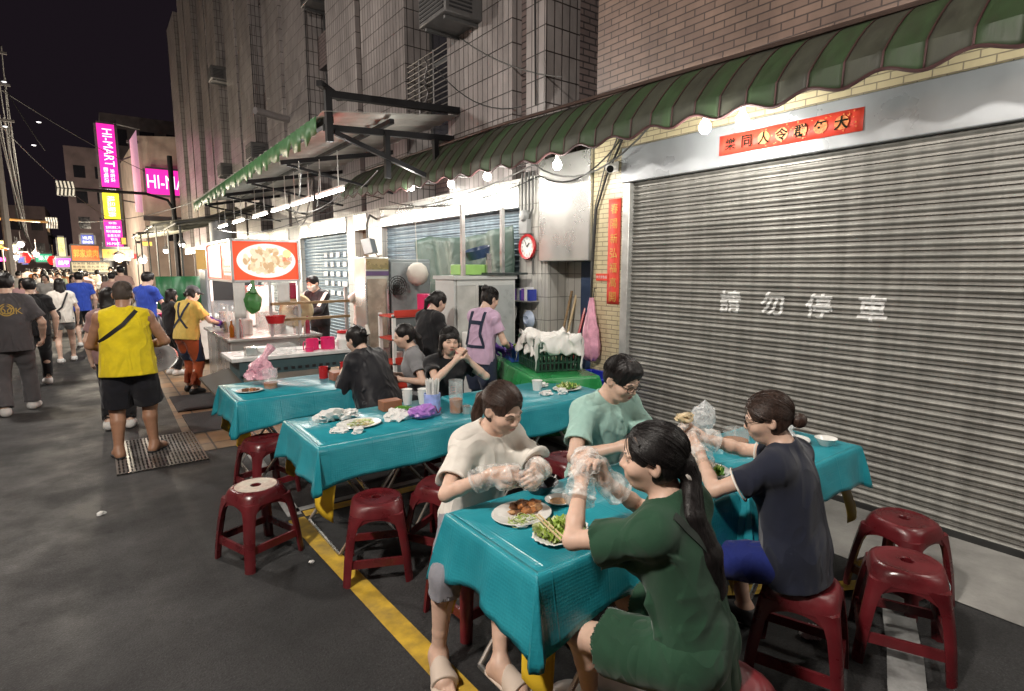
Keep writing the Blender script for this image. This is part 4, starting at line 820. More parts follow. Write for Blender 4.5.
# ------------------------------------------------------------------ stools
red = pm('stool_plastic', (.115, .010, .014), .33, var=.35, vs=7, dirt=.5, dirtcol=(.075, .03, .03), bump=.08, bs=60, rvar=.14, rnd=True)
def make_stool(label, group):
    t = empty('plastic_stool', (0, 0, 0), 0, label, 'stool', group); H = .45
    def ring(hw, rd, z, n=5):       # rounded square
        out = []
        for q, (sx, sy) in enumerate(((1, 1), (-1, 1), (-1, -1), (1, -1))):
            for i in range(n):
                a = math.pi/2*(q+i/(n-1)); out.append((sx*(hw-rd)+rd*math.cos(a), sy*(hw-rd)+rd*math.sin(a), z))
        return out
    N_ = 20
    def circ(r, z): return [(r*math.cos(math.pi/4+6.28318*(k+.5-N_/8)/N_-.0), r*math.sin(math.pi/4+6.28318*(k+.5-N_/8)/N_), z) for k in range(N_)]
    mb = MB(); mb.loft([circ(.026, H-.045), circ(.026, H-.004), circ(.03, H-.001), circ(.09, H-.004), circ(.118, H-.004), circ(.124, H), circ(.134, H-.001), ring(.142, .11, H-.012), ring(.147, .09, H-.035), ring(.152, .07, H-.075), ring(.148, .07, H-.075), ring(.135, .10, H-.02), circ(.03, H-.016)], cap=False)
    for q in range(4):              # arched aprons
        a = q*math.pi/2; ca, sa = math.cos(a), math.sin(a); P = lambda x, y, z: (x*ca-y*sa, x*sa+y*ca, z)
        out = []; 
        for s in range(-8, 9):
            x = s/8*.125; z = H-.085-.055*abs(s/8)**2.2
            out.append((x, z))
        for (x0, z0), (x1, z1) in zip(out[:-1], out[1:]):
            mb.add([P(x0, .150, z0), P(x1, .150, z1), P(x1, .148, H-.06), P(x0, .148, H-.06), P(x0, .144, z0), P(x1, .144, z1), P(x1, .144, H-.06), P(x0, .144, H-.06)], [(0, 1, 2, 3), (7, 6, 5, 4), (0, 4, 5, 1)])
    mb.build('seat', red, t, sharp=40)
    for k, (sx, sy) in enumerate(((1, 1), (-1, 1), (-1, -1), (1, -1))):
        mb = MB(); rings = []
        for j in range(9):
            u = j/8; z = (H-.06)*(1-u); hw = .150+.045*u+.006*math.sin(u*3.14); wd_ = .052-.010*u if u > .15 else .052+.04*(1-u/.15); th = .022
            c = .022
            prof = [(hw, hw-wd_), (hw, hw-c), (hw-c, hw), (hw-wd_, hw), (hw-wd_, hw-th), (hw-th*1.3, hw-th*1.3), (hw-th, hw-wd_)]
            rings.append([(sx*x, sy*y, z) for x, y in prof])
        mb.loft(rings); mb.build('leg', red, t, sharp=50)
    for q in range(4):
        a = q*math.pi/2; ca, sa = math.cos(a), math.sin(a); mb = MB(); P = lambda x, y, z: (x*ca-y*sa, x*sa+y*ca, z)
        z = .125; y = .178; mb.loft([[P(x, y-.018, z-.022), P(x, y+.002, z-.022), P(x, y-.002, z+.022), P(x, y-.018, z+.022)] for x in (-.165, 0, .165)]); mb.build('stretcher', red, t)
    return t
SG = 'red plastic stools around the tables'
ST = [(.70, 3.61, 20, 'red stool with a worn pale disc printed on its seat, leftmost on the asphalt'), (1.23, 3.00, -24, 'shiny red stool standing beside the yellow line, before the middle table'), (.98, 4.62, 15, 'red stool pushed in at the end of the table with the mug'),
      (1.66, 2.98, 30, 'red stool just behind the shiny one, half hidden by the woman in white'), (1.45, 2.30, 5, 'red stool carrying the woman in the white shirt'), (2.60, 2.86, 12, 'red stool left free behind the mint shirt, under the edge of the far table'),
      (2.90, .86, 25, 'red stool with a small sticker, nearest the camera at the right edge'), (3.40, 1.04, -12, 'red stool behind the one with the sticker, closest to the shutter'), (2.36, 1.07, 20, 'red stool carrying the woman in the navy shirt'), (1.54, .92, 10, 'red stool under the woman in green'),
      (2.12, 4.50, 5, 'red stool carrying the man in the black jacket'), (2.33, 3.98, 0, 'red stool carrying the woman who eats with both hands'), (2.42, 4.72, 20, 'red stool carrying the woman with the grey ponytail shirt'), (2.22, 2.42, 0, 'red stool carrying the man in the mint shirt')]
st0 = make_stool(ST[0][3], SG)
for i, (x, y, a, lab) in enumerate(ST):
    if i: o = copy_thing(st0, (x, y, 0), R(a), lab, SG)
    else: o = st0; o.location = (x, y, 0); o.rotation_euler = (0, 0, R(a))
mb = MB(); mb.lathe((0, 0, 0), [(.032, .4515), (.06, .4520), (.122, .4518)], 24)
q = mb.build('seat_print', pm('worn_print', (.62, .55, .46), .5, var=.3, vs=14, dirt=.75, dirtcol=(.25, .05, .05)), None); q.parent = st0; q.location = (0, 0, .4505)
for v_ in q.data.vertices: v_.co.z += 0
mb = MB(); mb.box((-.03, -.153, .372), (.03, -.1505, .392)); s = mb.build('sticker', pm('sticker', (.35, .5, .5), .4, var=.5, vs=90)); s.parent = [o for o in COL.objects if o.get('label') == ST[6][3]][0]; s.location = (-.05, -.152, .383)
# ------------------------------------------------------------------ tables and their cloths
teal, N, L, b = nt('teal_vinyl'); tc = N.new('ShaderNodeTexCoord'); vo = N.new('ShaderNodeTexVoronoi'); vo.inputs['Scale'].default_value = 75; vo.feature = 'F1'; vo.inputs['Randomness'].default_value = .15; L.new(tc.outputs['Object'], vo.inputs[0])
n = N.new('ShaderNodeTexNoise'); n.inputs['Scale'].default_value = 7; n.inputs['Detail'].default_value = 5; L.new(tc.outputs['Object'], n.inputs[0])
cr = N.new('ShaderNodeValToRGB'); e = cr.color_ramp.elements; e[0].position = .3; e[0].color = (.014, .22, .275, 1); e[1].position = .7; e[1].color = (.026, .29, .355, 1); L.new(n.outputs[0], cr.inputs[0]); L.new(cr.outputs[0], b.inputs['Base Color']); b.inputs['Roughness'].default_value = .30
bp = N.new('ShaderNodeBump'); bp.inputs['Strength'].default_value = .35; bp.inputs['Distance'].default_value = .003; L.new(vo.outputs['Distance'], bp.inputs['Height']); bp2 = N.new('ShaderNodeBump'); bp2.inputs['Strength'].default_value = .4; bp2.inputs['Distance'].default_value = .012; n3 = N.new('ShaderNodeTexNoise'); n3.inputs['Scale'].default_value = 5; n3.inputs['Detail'].default_value = 2; n3.inputs['Distortion'].default_value = .6; L.new(tc.outputs['Object'], n3.inputs[0]); L.new(n3.outputs[0], bp2.inputs['Height']); L.new(bp.outputs[0], bp2.inputs['Normal']); bt = N.new('ShaderNodeTexBrick'); bt.offset = 0; bt.inputs['Scale'].default_value = 1; bt.inputs['Brick Width'].default_value = .27; bt.inputs['Row Height'].default_value = .24; bt.inputs['Mortar Size'].default_value = .007; bt.inputs['Mortar Smooth'].default_value = 1; L.new(tc.outputs['Object'], bt.inputs[0]); b3 = N.new('ShaderNodeBump'); b3.inputs['Strength'].default_value = .22; b3.inputs['Distance'].default_value = .004; L.new(bt.outputs['Fac'], b3.inputs['Height']); L.new(bp2.outputs[0], b3.inputs['Normal']); L.new(b3.outputs[0], b.inputs['Normal'])
yelc = pm('yellow_vinyl', (.70, .46, .03), .4, var=.12, vs=8); greenc = pm('green_vinyl', (.02, .24, .065), .3, var=.15, vs=6, bump=.2, bs=9, bdist=.02)
def drape(x0, x1, y0, y1, z, over, corner, seed=0, flare=.28, wave=.016, rot=0., piv=None, lift=0., sides=(1, 1, 1, 1)):
    """a cloth over a table top: rim points walk round the edge, the corners fan out and hang lower"""
    rr = random.Random(seed); rim = []; n = 14; C4 = [(x1, y1), (x0, y1), (x0, y0), (x1, y0)]
    for q in range(4):
        cx_, cy_ = C4[q]; a0 = q*math.pi/2
        for i in range(9):
            a = a0+math.pi/2*i/8; t = math.sin(i/8*math.pi)**(.6 if corner > .36 else 1); rim.append((cx_, cy_, math.cos(a), math.sin(a), over+(corner-over)*(.62+.38*t), t))
        nx_, ny_ = C4[(q+1) % 4]; a = a0+math.pi/2
        for i in range(1, n): u = i/n; rim.append((cx_+(nx_-cx_)*u, cy_+(ny_-cy_)*u, math.cos(a), math.sin(a), over*(1+.05*math.sin(u*7+seed+q)*math.sin(u*3.14))+(corner-over)*.62*max(0, 1-min(u, 1-u)*math.hypot(nx_-cx_, ny_-cy_)/.34)**1.4, 0))
    ph = [rr.uniform(0, 6.28) for _ in range(4)]; K = len(rim); ins = .02; rd = .010
    def ring(fn): return [fn(*r, i/K) for i, r in enumerate(rim)]
    rings = [ring(lambda x, y, dx, dy, Lg, t, u: (x-(ins if x > (x0+x1)/2 else -ins), y-(ins if y > (y0+y1)/2 else -ins), z)), ring(lambda x, y, dx, dy, Lg, t, u: (x-dx*rd*.3, y-dy*rd*.3, z-.0015)), ring(lambda x, y, dx, dy, Lg, t, u: (x+dx*rd*.5, y+dy*rd*.5, z-rd*.8))]
    m = 9
    for j in range(1, m+1):
        s = j/m
        def f(x, y, dx, dy, Lg, t, u):
            Lh = Lg*s; out = .006+lift+Lh*(.05+flare*t*(1-.25*s))+wave*s*(1-t)*(1.6+math.sin(u*6.28*9+ph[0])+.6*math.sin(u*6.28*17+ph[1]))+(.006*s*(1+math.sin(u*6.28*31+ph[2])) if wave > .01 else 0)
            return (x+dx*out, y+dy*out, z-.01-math.sqrt(max(Lh*Lh-(Lh*flare*t*.8)**2, 0)))
        rings.append(ring(f))
    if rot:
        p = piv or ((x0+x1)/2, (y0+y1)/2); c, s_ = math.cos(rot), math.sin(rot); rings = [[(p[0]+(x-p[0])*c-(y-p[1])*s_, p[1]+(x-p[0])*s_+(y-p[1])*c, zz) for x, y, zz in r] for r in rings]
    mb = MB(); mb.loft(rings, cap=False); mb.add(rings[0], [tuple(range(K))]); return mb
tlegm = pm('chrome_leg', (.45, .44, .42), .3, .9); ttop = pm('table_board', (.35, .30, .25), .6)
def table(x0, x1, y0, y1, z, label, clabel, ylabel, over=.20, corner=.30, seed=0, m=None, y_over=.13, y_corner=.39, tilt=0.):
    t = empty('folding_table', ((x0+x1)/2, (y0+y1)/2, 0), 0, label, 'table', 'folding tables')
    mb = MB(); mb.box((x0+.006, y0+.006, z-.035), (x1-.006, y1-.006, z-.008)); mb.build('table_top', ttop, t, bevel=.004)
    for s in (0, 1):
        xe = x0+.12 if s == 0 else x1-.12; xi = (x0+x1)/2+(-.05 if s == 0 else .05); 
        for k in (0, 1):
            ya, yb = (y0+.07, y1-.07) if k else (y0+.10, y1-.10); mb = MB(); a, b_ = (xe, xi+(.12 if s == 0 else -.12)) if k else (xi, xe)
            mb.tube([(a, ya, .012), (b_, ya, z-.04), (b_, yb, z-.04), (a, yb, .012)], .0125, 8); mb.tube([(a, ya, .012), (a, yb, .012)], .0125, 8); mb.build('leg_frame', tlegm, t)
    c = drape(x0, x1, y0, y1, z, over, corner, seed).build('tablecloth', m or teal, None, label=clabel, cat='tablecloth', group='teal tablecloths', sharp=60, solid=.0012)
    if ylabel:
        f = MB(); f.box((x0+.01, y0+.01, z-.0075), (x1-.01, y1-.01, z-.0015)); rr = random.Random(seed+9)
        for cx_, cy_, sx, sy in ((x0, y0, -1, -1), (x1, y0, 1, -1), (x0, y1, -1, 1), (x1, y1, 1, 1)):
            ln = y_corner+rr.uniform(-.05, .03); tw = rr.uniform(-.25, .25)
            def flap(u, v):
                q = 2*u-1; wd_ = .066*(1-.22*v); fl = -.078+.062*v+.010*math.sin(v*7+seed)*v+.012*math.cos(q*1.5)*v
                return (cx_+sx*(fl-q*wd_*.75), cy_+sy*(fl+q*wd_*.75), z-.05-ln*v*(1+.11*q*(1 if (seed % 2) else -1)))
            f.grid(flap, 10, 10)
        f.build('under_cloth', yelc, None, label=ylabel, cat='tablecloth', group='yellow cloths under the teal ones', sharp=60, solid=.001)
    return t
TZ = .74
table(1.13, 2.33, 1.38, 2.00, TZ, 'folding table under the nearest teal cloth, between the two women facing each other', 'teal cloth nearest the camera, with the chicken plate and lettuce', 'yellow cloth peeking out under the nearest teal cloth', .21, .30, 1)
table(2.36, 3.56, 1.34, 1.98, TZ, 'folding table standing against the big shutter, at the right', 'teal cloth on the table closest to the shutter, with noodles and tea jug', 'yellow cloth corner showing under the teal cloth by the shutter', .17, .25, 2)
table(.97, 2.17, 3.20, 3.95, TZ, 'folding table with crossed steel legs in the middle, littered with tissues', 'teal cloth littered with tissues and a scraped plate', 'yellow cloth hanging in a strip below the tissue littered table', .19, .27, 3)
table(2.21, 3.41, 3.22, 3.95, TZ, 'folding table behind the mint shirt, before the green prep table', 'teal cloth behind the mint shirt, with a white cup and leftovers', 'yellow cloth just visible below the cloth behind the mint shirt', .20, .27, 4)
table(.82, 2.0, 4.72, 5.52, TZ, 'folding table with a beer mug and pink bag, nearest the stall', 'teal cloth under the beer mug and pink bag', 'yellow cloth corner hanging under the cloth with the beer mug', .19, .28, 5)
# ------------------------------------------------------------------ what stands on the tables
china = pm('white_china', (.72, .71, .68), .25, var=.04); foam = pm('foam_white', (.75, .75, .73), .6, var=.05); glassy = film('clear_plastic', (.8, .85, .85), .04, .08, 3, .05); steelm = MAT['stainless']; pinkp = pm('pink_plastic', (.70, .03, .16), .35); tea = pm('amber_tea', (.33, .10, .008), .1, var=.1); bag = film('bag_film', (.85, .86, .87), .45); pinkbag = film('pink_bag', (.80, .42, .52), .75); tis = pm('tissue', (.75, .74, .72), .9, bump=.3, bs=30)
rr = random.Random(21)
def plate(x, y, r, label, z=TZ, oval=1., col=None, h=.016, cat='plate', name='plate'):
    mb = MB(); mb.lathe((x, y, z+.0015), [(0, 0), (r*.55, 0), (r*.66, .004), (r*.95, h-.001), (r, h), (r*.985, h+.003), (r*.66, .010), (r*.55, .006), (0, .005)], 32, ax=((1, 0, 0), (0, oval, 0), (0, 0, 1))); return mb.build(name, col or china, None, label=label, cat=cat, sharp=50)
def cup(x, y, r0, r1, h, m, label, z=TZ, cat='cup', name='cup', n=20):
    mb = MB(); mb.lathe((x, y, z+.001), [(0, 0), (r0, 0), (r1, h), (r1+.003, h), (r1-.002, h-.002), (r0-.003, .004), (0, .004)], n); return mb.build(name, m, None, label=label, cat=cat)
def heap(name, cx_, cy_, z, rx, ry, hz, items, m, label, cat, seed, parent=None):
    r = random.Random(seed); mb = MB()
    for k in range(items):
        a = r.uniform(0, 6.28); d = math.sqrt(r.random()); p = (cx_+rx*d*math.cos(a), cy_+ry*d*math.sin(a), z+hz*(1-d*d)*r.uniform(.4, 1)); s = r.uniform(.7, 1.3)
        vs, fs = crumple(p, (.021*s, .017*s, .012*s), r.randint(0, 9999), 1, .4, .9); mb.add(vs, fs, k % len(m))
    return mb.build(name, m, parent, label=label, cat=cat, sharp=80)
def leaves(name, cx_, cy_, z, rx, ry, n, m, label, cat, seed, L_=.09, w_=.035, curl=.4):
    r = random.Random(seed); mb = MB()
    for k in range(n):
        a = r.uniform(0, 6.28); d = math.sqrt(r.random()); o = A3((cx_+rx*d*math.cos(a), cy_+ry*d*math.sin(a), z+r.uniform(.004, .026)*(1.2-d))); th = r.uniform(0, 6.28); X = A3((math.cos(th), math.sin(th), r.uniform(-.1, .15))); Y = A3((-math.sin(th), math.cos(th), r.uniform(-.25, .25))); Z = nrm(np.cross(X, Y)); l = L_*r.uniform(.6, 1.2); wv = r.uniform(2, 5); ph = r.uniform(0, 6)
        mb.grid(lambda u, v: tuple(o+X*l*(u-.5)+Y*w_*(2*v-1)*math.sin(.25+u*2.6)+Z*(.008*math.sin(wv*u*3+ph)*abs(2*v-1)*2+curl*.03*(2*v-1)**2+.01*math.sin(u*3))), 7, 4, k % len(m))
    return mb.build(name, m, None, label=label, cat=cat, sharp=80)
def noodles(name, cx_, cy_, z, rx, ry, hz, n, r0, m, label, cat, seed):
    r = random.Random(seed); mb = MB()
    for k in range(n):
        a = r.uniform(0, 6.28); d = math.sqrt(r.random())*.8; c = A3((cx_+rx*d*math.cos(a), cy_+ry*d*math.sin(a), z+hz*(1-d*d)*r.uniform(.5, 1))); R0 = r.uniform(.012, .03); t0 = r.uniform(0, 6.28); sp = r.uniform(2, 4.5); tl = r.uniform(-.4, .4)
        mb.tube([c+A3((R0*math.cos(t0+sp*i/7), R0*math.sin(t0+sp*i/7), tl*R0*math.sin(t0+sp*i/7))) for i in range(8)], r0, 5, k % len(m))
    return mb.build(name, m, None, label=label, cat=cat, sharp=80)
chick = [pm('fried_brown', (.34, .13, .035), .45, var=.4, vs=60, bump=.6, bs=160), pm('fried_dark', (.14, .055, .02), .45, var=.4, vs=60, bump=.6, bs=160), pm('fried_pale', (.50, .27, .12), .5, var=.3, vs=60, bump=.5, bs=160)]
grn = [pm('lettuce', (.30, .42, .07), .45, var=.35, vs=25), pm('lettuce_dark', (.10, .26, .03), .45, var=.35, vs=25), pm('lettuce_pale', (.55, .60, .30), .45, var=.25, vs=25)]
plate(1.37, 1.78, .135, 'white oval plate with roast chicken pieces and salad, before the woman in white', oval=.85); heap('chicken', 1.405, 1.815, TZ+.018, .075, .045, .022, 26, chick, 'browned chicken chunks on the white oval plate', 'food', 3)
noodles('salad', 1.33, 1.725, TZ+.012, .06, .04, .012, 90, .0016, [grn[2], foam, grn[0]], 'shredded cabbage beside the chicken chunks', 'food', 5)
mb = MB(); 
ax_ = (nrm((.8, .6, 0)), nrm((-.6, .8, 0)), A3((0, 0, 1)))
def tray(cx_, cy_, lx, ly, h, m, label, ang, z=TZ):
    c, s = math.cos(ang), math.sin(ang); rings = []
    for (sc_, zz) in ((.80, .001), (1., h), (1.05, h+.001), (1.0, h+.003), (.79, .004)):
        pts = []
        for i in range(40):
            a = 6.283*i/40; k = 1/max(abs(math.cos(a))**3+abs(math.sin(a))**3, .1)**(1/3)*(1+.025*math.cos(a*20)*(zz > .01)); x, y = lx*sc_*k*math.cos(a), ly*sc_*k*math.sin(a); pts.append((cx_+x*c-y*s, cy_+x*s+y*c, z+zz))
        rings.append(pts)
    mb = MB(); mb.loft(rings); return mb.build('food_tray', m, None, label=label, cat='tray', sharp=60)
tray(1.39, 1.555, .125, .075, .02, foam, 'white fluted foam tray of lettuce with chopsticks across it', .25); leaves('lettuce', 1.39, 1.555, TZ+.012, .085, .05, 40, [grn[0], grn[2], grn[0]], 'heap of lettuce leaves in the white foam tray', 'food', 6, .10, .026)
mb = MB(); d_ = A3((-.05, -.26, -.02)); [mb.bar(A3((1.345+.014*k, 1.655, TZ+.058)), A3((1.305+.02*k, 1.455, TZ+.045)), .0055, .0055) for k in (0, 1)]; mb.build('chopsticks', pm('bamboo', (.62, .48, .27), .5), None, label='pair of pale wooden chopsticks across the lettuce tray', cat='chopsticks')
plate(1.585, 1.79, .062, 'small white dish of reddish sauce beside the chicken plate'); mb = MB(); mb.lathe((1.585, 1.79, TZ+.009), [(0, .004), (.03, .005), (.04, .001)], 18); mb.build('sauce', chick[2], None, label='reddish brown sauce in the small white dish', cat='food')
mb = MB(); mb.lathe((1.60, 1.94, TZ+.001), [(0, 0), (.05, 0), (.085, .05), (.088, .05), (.08, .044), (.045, .006), (0, .005)], 22); mb.build('bowl', pm('dark_bowl', (.02, .022, .028), .25), None, label='dark empty bowl behind the chicken plate', cat='bowl')
# the table by the shutter
nood = [pm('noodle', (.55, .34, .15), .4, var=.3, vs=30), pm('noodle_red', (.48, .22, .08), .4, var=.3, vs=30), pm('noodle_pale', (.62, .48, .28), .4, var=.3, vs=30)]
plate(2.42, 1.62, .14, 'white plate heaped with noodles and green leaves, left of the navy shirt', oval=.85); noodles('noodle_heap', 2.43, 1.65, TZ+.012, .10, .075, .04, 170, .0026, nood, 'heap of fried noodles on the plate left of the navy shirt', 'food', 9); leaves('greens', 2.38, 1.545, TZ+.02, .06, .03, 16, grn[:2], 'dark green leaves at the edge of the noodle plate', 'food', 12, .07, .025)
noodles('sprouts', 2.54, 1.76, TZ+.012, .05, .04, .03, 60, .002, nood, 'small second heap of noodles by the tea jug', 'food', 15)
mb = MB(); vs, fs = crumple((2.62, 1.90, TZ+.05), (.09, .07, .05), 5, 2, .5); mb.add(vs, fs); mb.build('plastic_bag', pm('black_bag', (.03, .04, .055), .22, bump=.5, bs=30, bdist=.02), None, label='dark crumpled plastic bag behind the noodle plate', cat='bag', sharp=20)
def jug(x, y, r, h, fill, label, m=None, liq=None, z=TZ, ha=2.2, name='jug', cat='jug'):
    t = empty(name, (x, y, z), 0, label, cat); mb = MB(); z += .0015; mb.lathe((x, y, z), [(0, 0), (r*.92, 0), (r, h*.5), (r*.97, h), (r*.97+.002, h), (r*.94, h-.003), (r*.95, h*.5), (r*.87, .005), (0, .005)], 22); mb.build('glass', m or glassy, t)
    if fill: mb = MB(); mb.lathe((x, y, z), [(0, .006), (r*.86, .006), (r*.93, h*min(fill, .5)), (r*.92, h*fill), (0, h*fill)], 22); mb.build('liquid', liq or tea, t)
    d = A3((math.cos(ha), math.sin(ha), 0)); mb = MB(); mb.tube([A3((x, y, z+h*.85))+d*r*.95, A3((x, y, z+h*.85))+d*(r+.035), A3((x, y, z+h*.7))+d*(r+.045), A3((x, y, z+h*.35))+d*(r+.04), A3((x, y, z+h*.25))+d*r*.95], .007, 7); mb.build('handle', m or glassy, t); return t
jug(2.86, 1.72, .075, .13, .55, 'low jug of amber tea in front of the navy shirt', ha=.6); 
plate(3.30, 1.62, .12, 'white plate under crumpled clear bag, near the shutter end', oval=.8); mb = MB(); vs, fs = crumple((3.28, 1.66, TZ+.07), (.12, .08, .055), 9, 2, .7); mb.add(vs, fs); mb.build('clear_bag', bag, None, label='crumpled clear plastic bag on the plate by the shutter', cat='bag', sharp=20)
mb = MB(); mb.lathe((3.40, 1.47, TZ+.001), [(0, 0), (.03, 0), (.06, .045), (.062, .045), (.056, .04), (.028, .005), (0, .004)], 22); mb.build('bowl', china, None, label='small white bowl at the shutter end of the cloth', cat='bowl')
mb = MB(); vs, fs = crumple((2.80, 1.93, TZ+.10), (.075, .06, .10), 31, 2, .5); mb.add(vs, fs); mb.build('clear_bag', bag, None, label='upright clear bag of drink behind the tea jug', cat='bag', sharp=20)
# the littered middle table
plate(1.34, 3.52, .15, 'white plate of scraps among the tissues', oval=.8); noodles('scraps', 1.34, 3.52, TZ+.012, .09, .07, .012, 70, .002, [grn[2], grn[0], nood[2], foam], 'pale green scraps left on the plate among the tissues', 'food', 18); heap('food_scraps', 1.40, 3.54, TZ+.012, .06, .05, .01, 8, [nood[2], grn[2]], 'small brown bits left on the scraped plate', 'food', 19)
for k, (x, y, r, lab) in enumerate(((1.22, 3.74, .07, 'crumpled tissue heap at the left of the scraped plate'), (1.34, 3.76, .085, 'bigger crumpled tissue heap behind the scraped plate'), (1.15, 3.45, .035, 'little tissue ball at the near left of the middle cloth'), (1.62, 3.52, .09, 'long crumpled tissue between scraped plate and purple bag'), (1.25, 3.36, .03, 'tiny tissue ball before the scraped plate'))):
    mb = MB(); vs, fs = crumple((x, y, TZ+r*.42), (r, r*.8, r*.55), 50+k, 2, .75); mb.add(vs, fs); mb.build('tissue', tis, None, label=lab, cat='tissue', sharp=25)
cup(1.10, 3.70, .028, .036, .045, glassy, 'small clear cup at the far left corner of the littered table')
mb = MB(); mb.box((1.61, 3.74, TZ+.001), (1.76, 3.84, TZ+.075)); mb.build('tissue_box', pm('brown_card', (.30, .12, .06), .6, var=.2), None, label='brown cardboard tissue box at the back of the middle table', cat='box', bevel=.004)
mb = MB(); vs, fs = crumple((1.77, 3.42, TZ+.045), (.085, .06, .05), 61, 2, .4); mb.add(vs, fs); mb.build('purple_bag', pm('purple_bag', (.36, .16, .52), .35, bump=.4, bs=30, bdist=.01), None, label='small purple plastic bag crumpled beside the chopstick can', cat='bag', sharp=25)
for k, (x, y) in enumerate(((1.86, 3.86), (1.96, 3.80))):
    mb = MB(); [mb.lathe((x, y, TZ+.002+i*.022), [(0, 0), (.03, 0), (.038, .075), (.04, .075), (.036, .07), (.028, .003), (0, .003)], 16) for i in range(3)]; mb.build('cup_stack', foam, None, label=['taller stack of white paper cups behind the chopstick can', 'stack of paper cups next to the taller stack'][k], cat='cups')
t = empty('chopstick_can', (1.88, 3.50, TZ), 0, 'lavender can full of white wrapped chopsticks', 'chopstick holder'); mb = MB(); mb.lathe((1.88, 3.50, TZ+.001), [(0, 0), (.058, 0), (.06, .15), (.056, .15), (.054, .01), (0, .01)], 20); mb.build('can', pm('lavender', (.33, .42, .78), .4, var=.25, vs=20), t)
mb = MB(); r = random.Random(3)
for k in range(38): a = r.uniform(0, 6.28); d = .045*math.sqrt(r.random()); mb.bar((1.88+d*math.cos(a)*.8, 3.5+d*math.sin(a)*.8, TZ+.02), (1.88+d*math.cos(a)*1.2, 3.5+d*math.sin(a)*1.2, TZ+.245+r.uniform(-.012, .012)), .006, .006)
mb.build('chopsticks', foam, t); mb = MB(); mb.tube([(1.845+.012*i, 3.4402-.0005*abs(i-3), TZ+.045+.03*math.sin(i*1.1)) for i in range(7)], .004, 5); mb.build('emblem', pm('wine_red', (.3, .03, .08), .5), t)
jug(2.03, 3.42, .052, .24, .42, 'tall glass bottle with amber liquid beside the chopstick can', ha=1.0, name='bottle', cat='bottle'); cup(2.08, 3.36, .03, .032, .055, steelm, 'little steel pot beside the amber bottle')
mb = MB(); vs, fs = crumple((1.75, 3.70, TZ+.02), (.08, .03, .02), 71, 2, .4); mb.add(vs, fs); mb.build('green_leaf', grn[1], None, label='dark green scrap lying beside the tissue box', cat='food', sharp=40)
# behind the mint shirt
cup(2.98, 3.66, .035, .045, .085, foam, 'white paper cup on the cloth behind the mint shirt'); plate(3.20, 3.52, .14, 'white plate with leftover greens behind the mint shirt', oval=.75); leaves('leftovers', 3.20, 3.52, TZ+.014, .09, .06, 22, grn, 'leftover greens on the plate behind the mint shirt', 'food', 25, .07, .025); noodles('leftover_noodles', 3.24, 3.54, TZ+.014, .07, .05, .02, 40, .0025, [foam, nood[2]], 'pale noodle leftovers on the plate behind the mint shirt', 'food', 26)
for k, (x, y, r, lab) in enumerate(((2.92, 3.46, .06, 'crumpled tissue in front of the white paper cup'), (3.06, 3.42, .045, 'flat tissue scrap left of the leftovers plate'), (3.12, 3.74, .05, 'tissue ball behind the leftovers plate'))):
    mb = MB(); vs, fs = crumple((x, y, TZ+r*.4), (r, r*.8, r*.5), 80+k, 2, .7); mb.add(vs, fs); mb.build('tissue', tis, None, label=lab, cat='tissue', sharp=25)
# by the stall
jug(1.16, 5.10, .062, .17, .30, 'big clear beer mug with a little amber left', ha=2.4, name='mug', cat='mug'); plate(.98, 5.05, .11, 'plate with dark crumbs left of the beer mug', oval=.8); heap('crumbs', .98, 5.06, TZ+.012, .06, .05, .015, 10, [chick[1], chick[0]], 'dark burnt crumbs on the plate left of the mug', 'food', 33)
t = empty('pink_bag', (1.16, 5.36, TZ), 0, 'tall crumpled pink plastic bag on the cloth beside the mug', 'bag'); mb = MB(); vs, fs = crumple((1.13, 5.36, TZ+.11), (.105, .085, .075), 91, 2, .6); mb.add(vs, fs); mb.build('bag_body', pinkbag, t, sharp=25); mb = MB(); mb.tube([(1.14, 5.36, TZ+.17), (1.19, 5.36, TZ+.26), (1.25, 5.38, TZ+.33)], [.07, .025, .045], 8); mb.build('bag_neck', pinkbag, t)
for k, (x, y, r0, h, m, lab) in enumerate(((1.68, 5.28, .04, .11, MAT['red_plastic'], 'red sauce pot at the left of the condiments'), (1.90, 5.30, .045, .13, MAT['red_plastic'], 'taller red pot at the right of the condiments'), (1.88, 5.12, .045, .15, glassy, 'clear lidded jar among the condiments'), (1.78, 5.02, .032, .05, steelm, 'steel sauce cup before the brown box'))): cup(x, y, r0, r0*1.05, h, m, lab, cat='pot', name='pot')
mb = MB(); mb.box((1.70, 5.06, TZ+.001), (1.84, 5.2, TZ+.08)); mb.build('condiment_box', pm('box_brown', (.34, .14, .09), .6), None, label='brown open box between the red sauce pots', cat='box', bevel=.004)
# litter on the road
for k, (x, y, r, lab) in enumerate(((2.66, 1.14, .05, 'crumpled white tissue on the ground under the near right stools'), (1.02, 2.95, .018, 'white scrap on the asphalt left of the shiny stool'), (-.1, 4.9, .02, 'white scrap lying out on the open asphalt'), (3.05, 1.62, .025, 'white scrap under the table by the shutter'), (.93, 3.3, .014, 'tiny white scrap at the feet of the worn stool'))):
    mb = MB(); vs, fs = crumple((x, y, r*.5), (r, r*.8, r*.7), 120+k, 2, .6); mb.add(vs, fs); mb.build('paper_scrap', tis, None, label=lab, cat='litter', sharp=25)
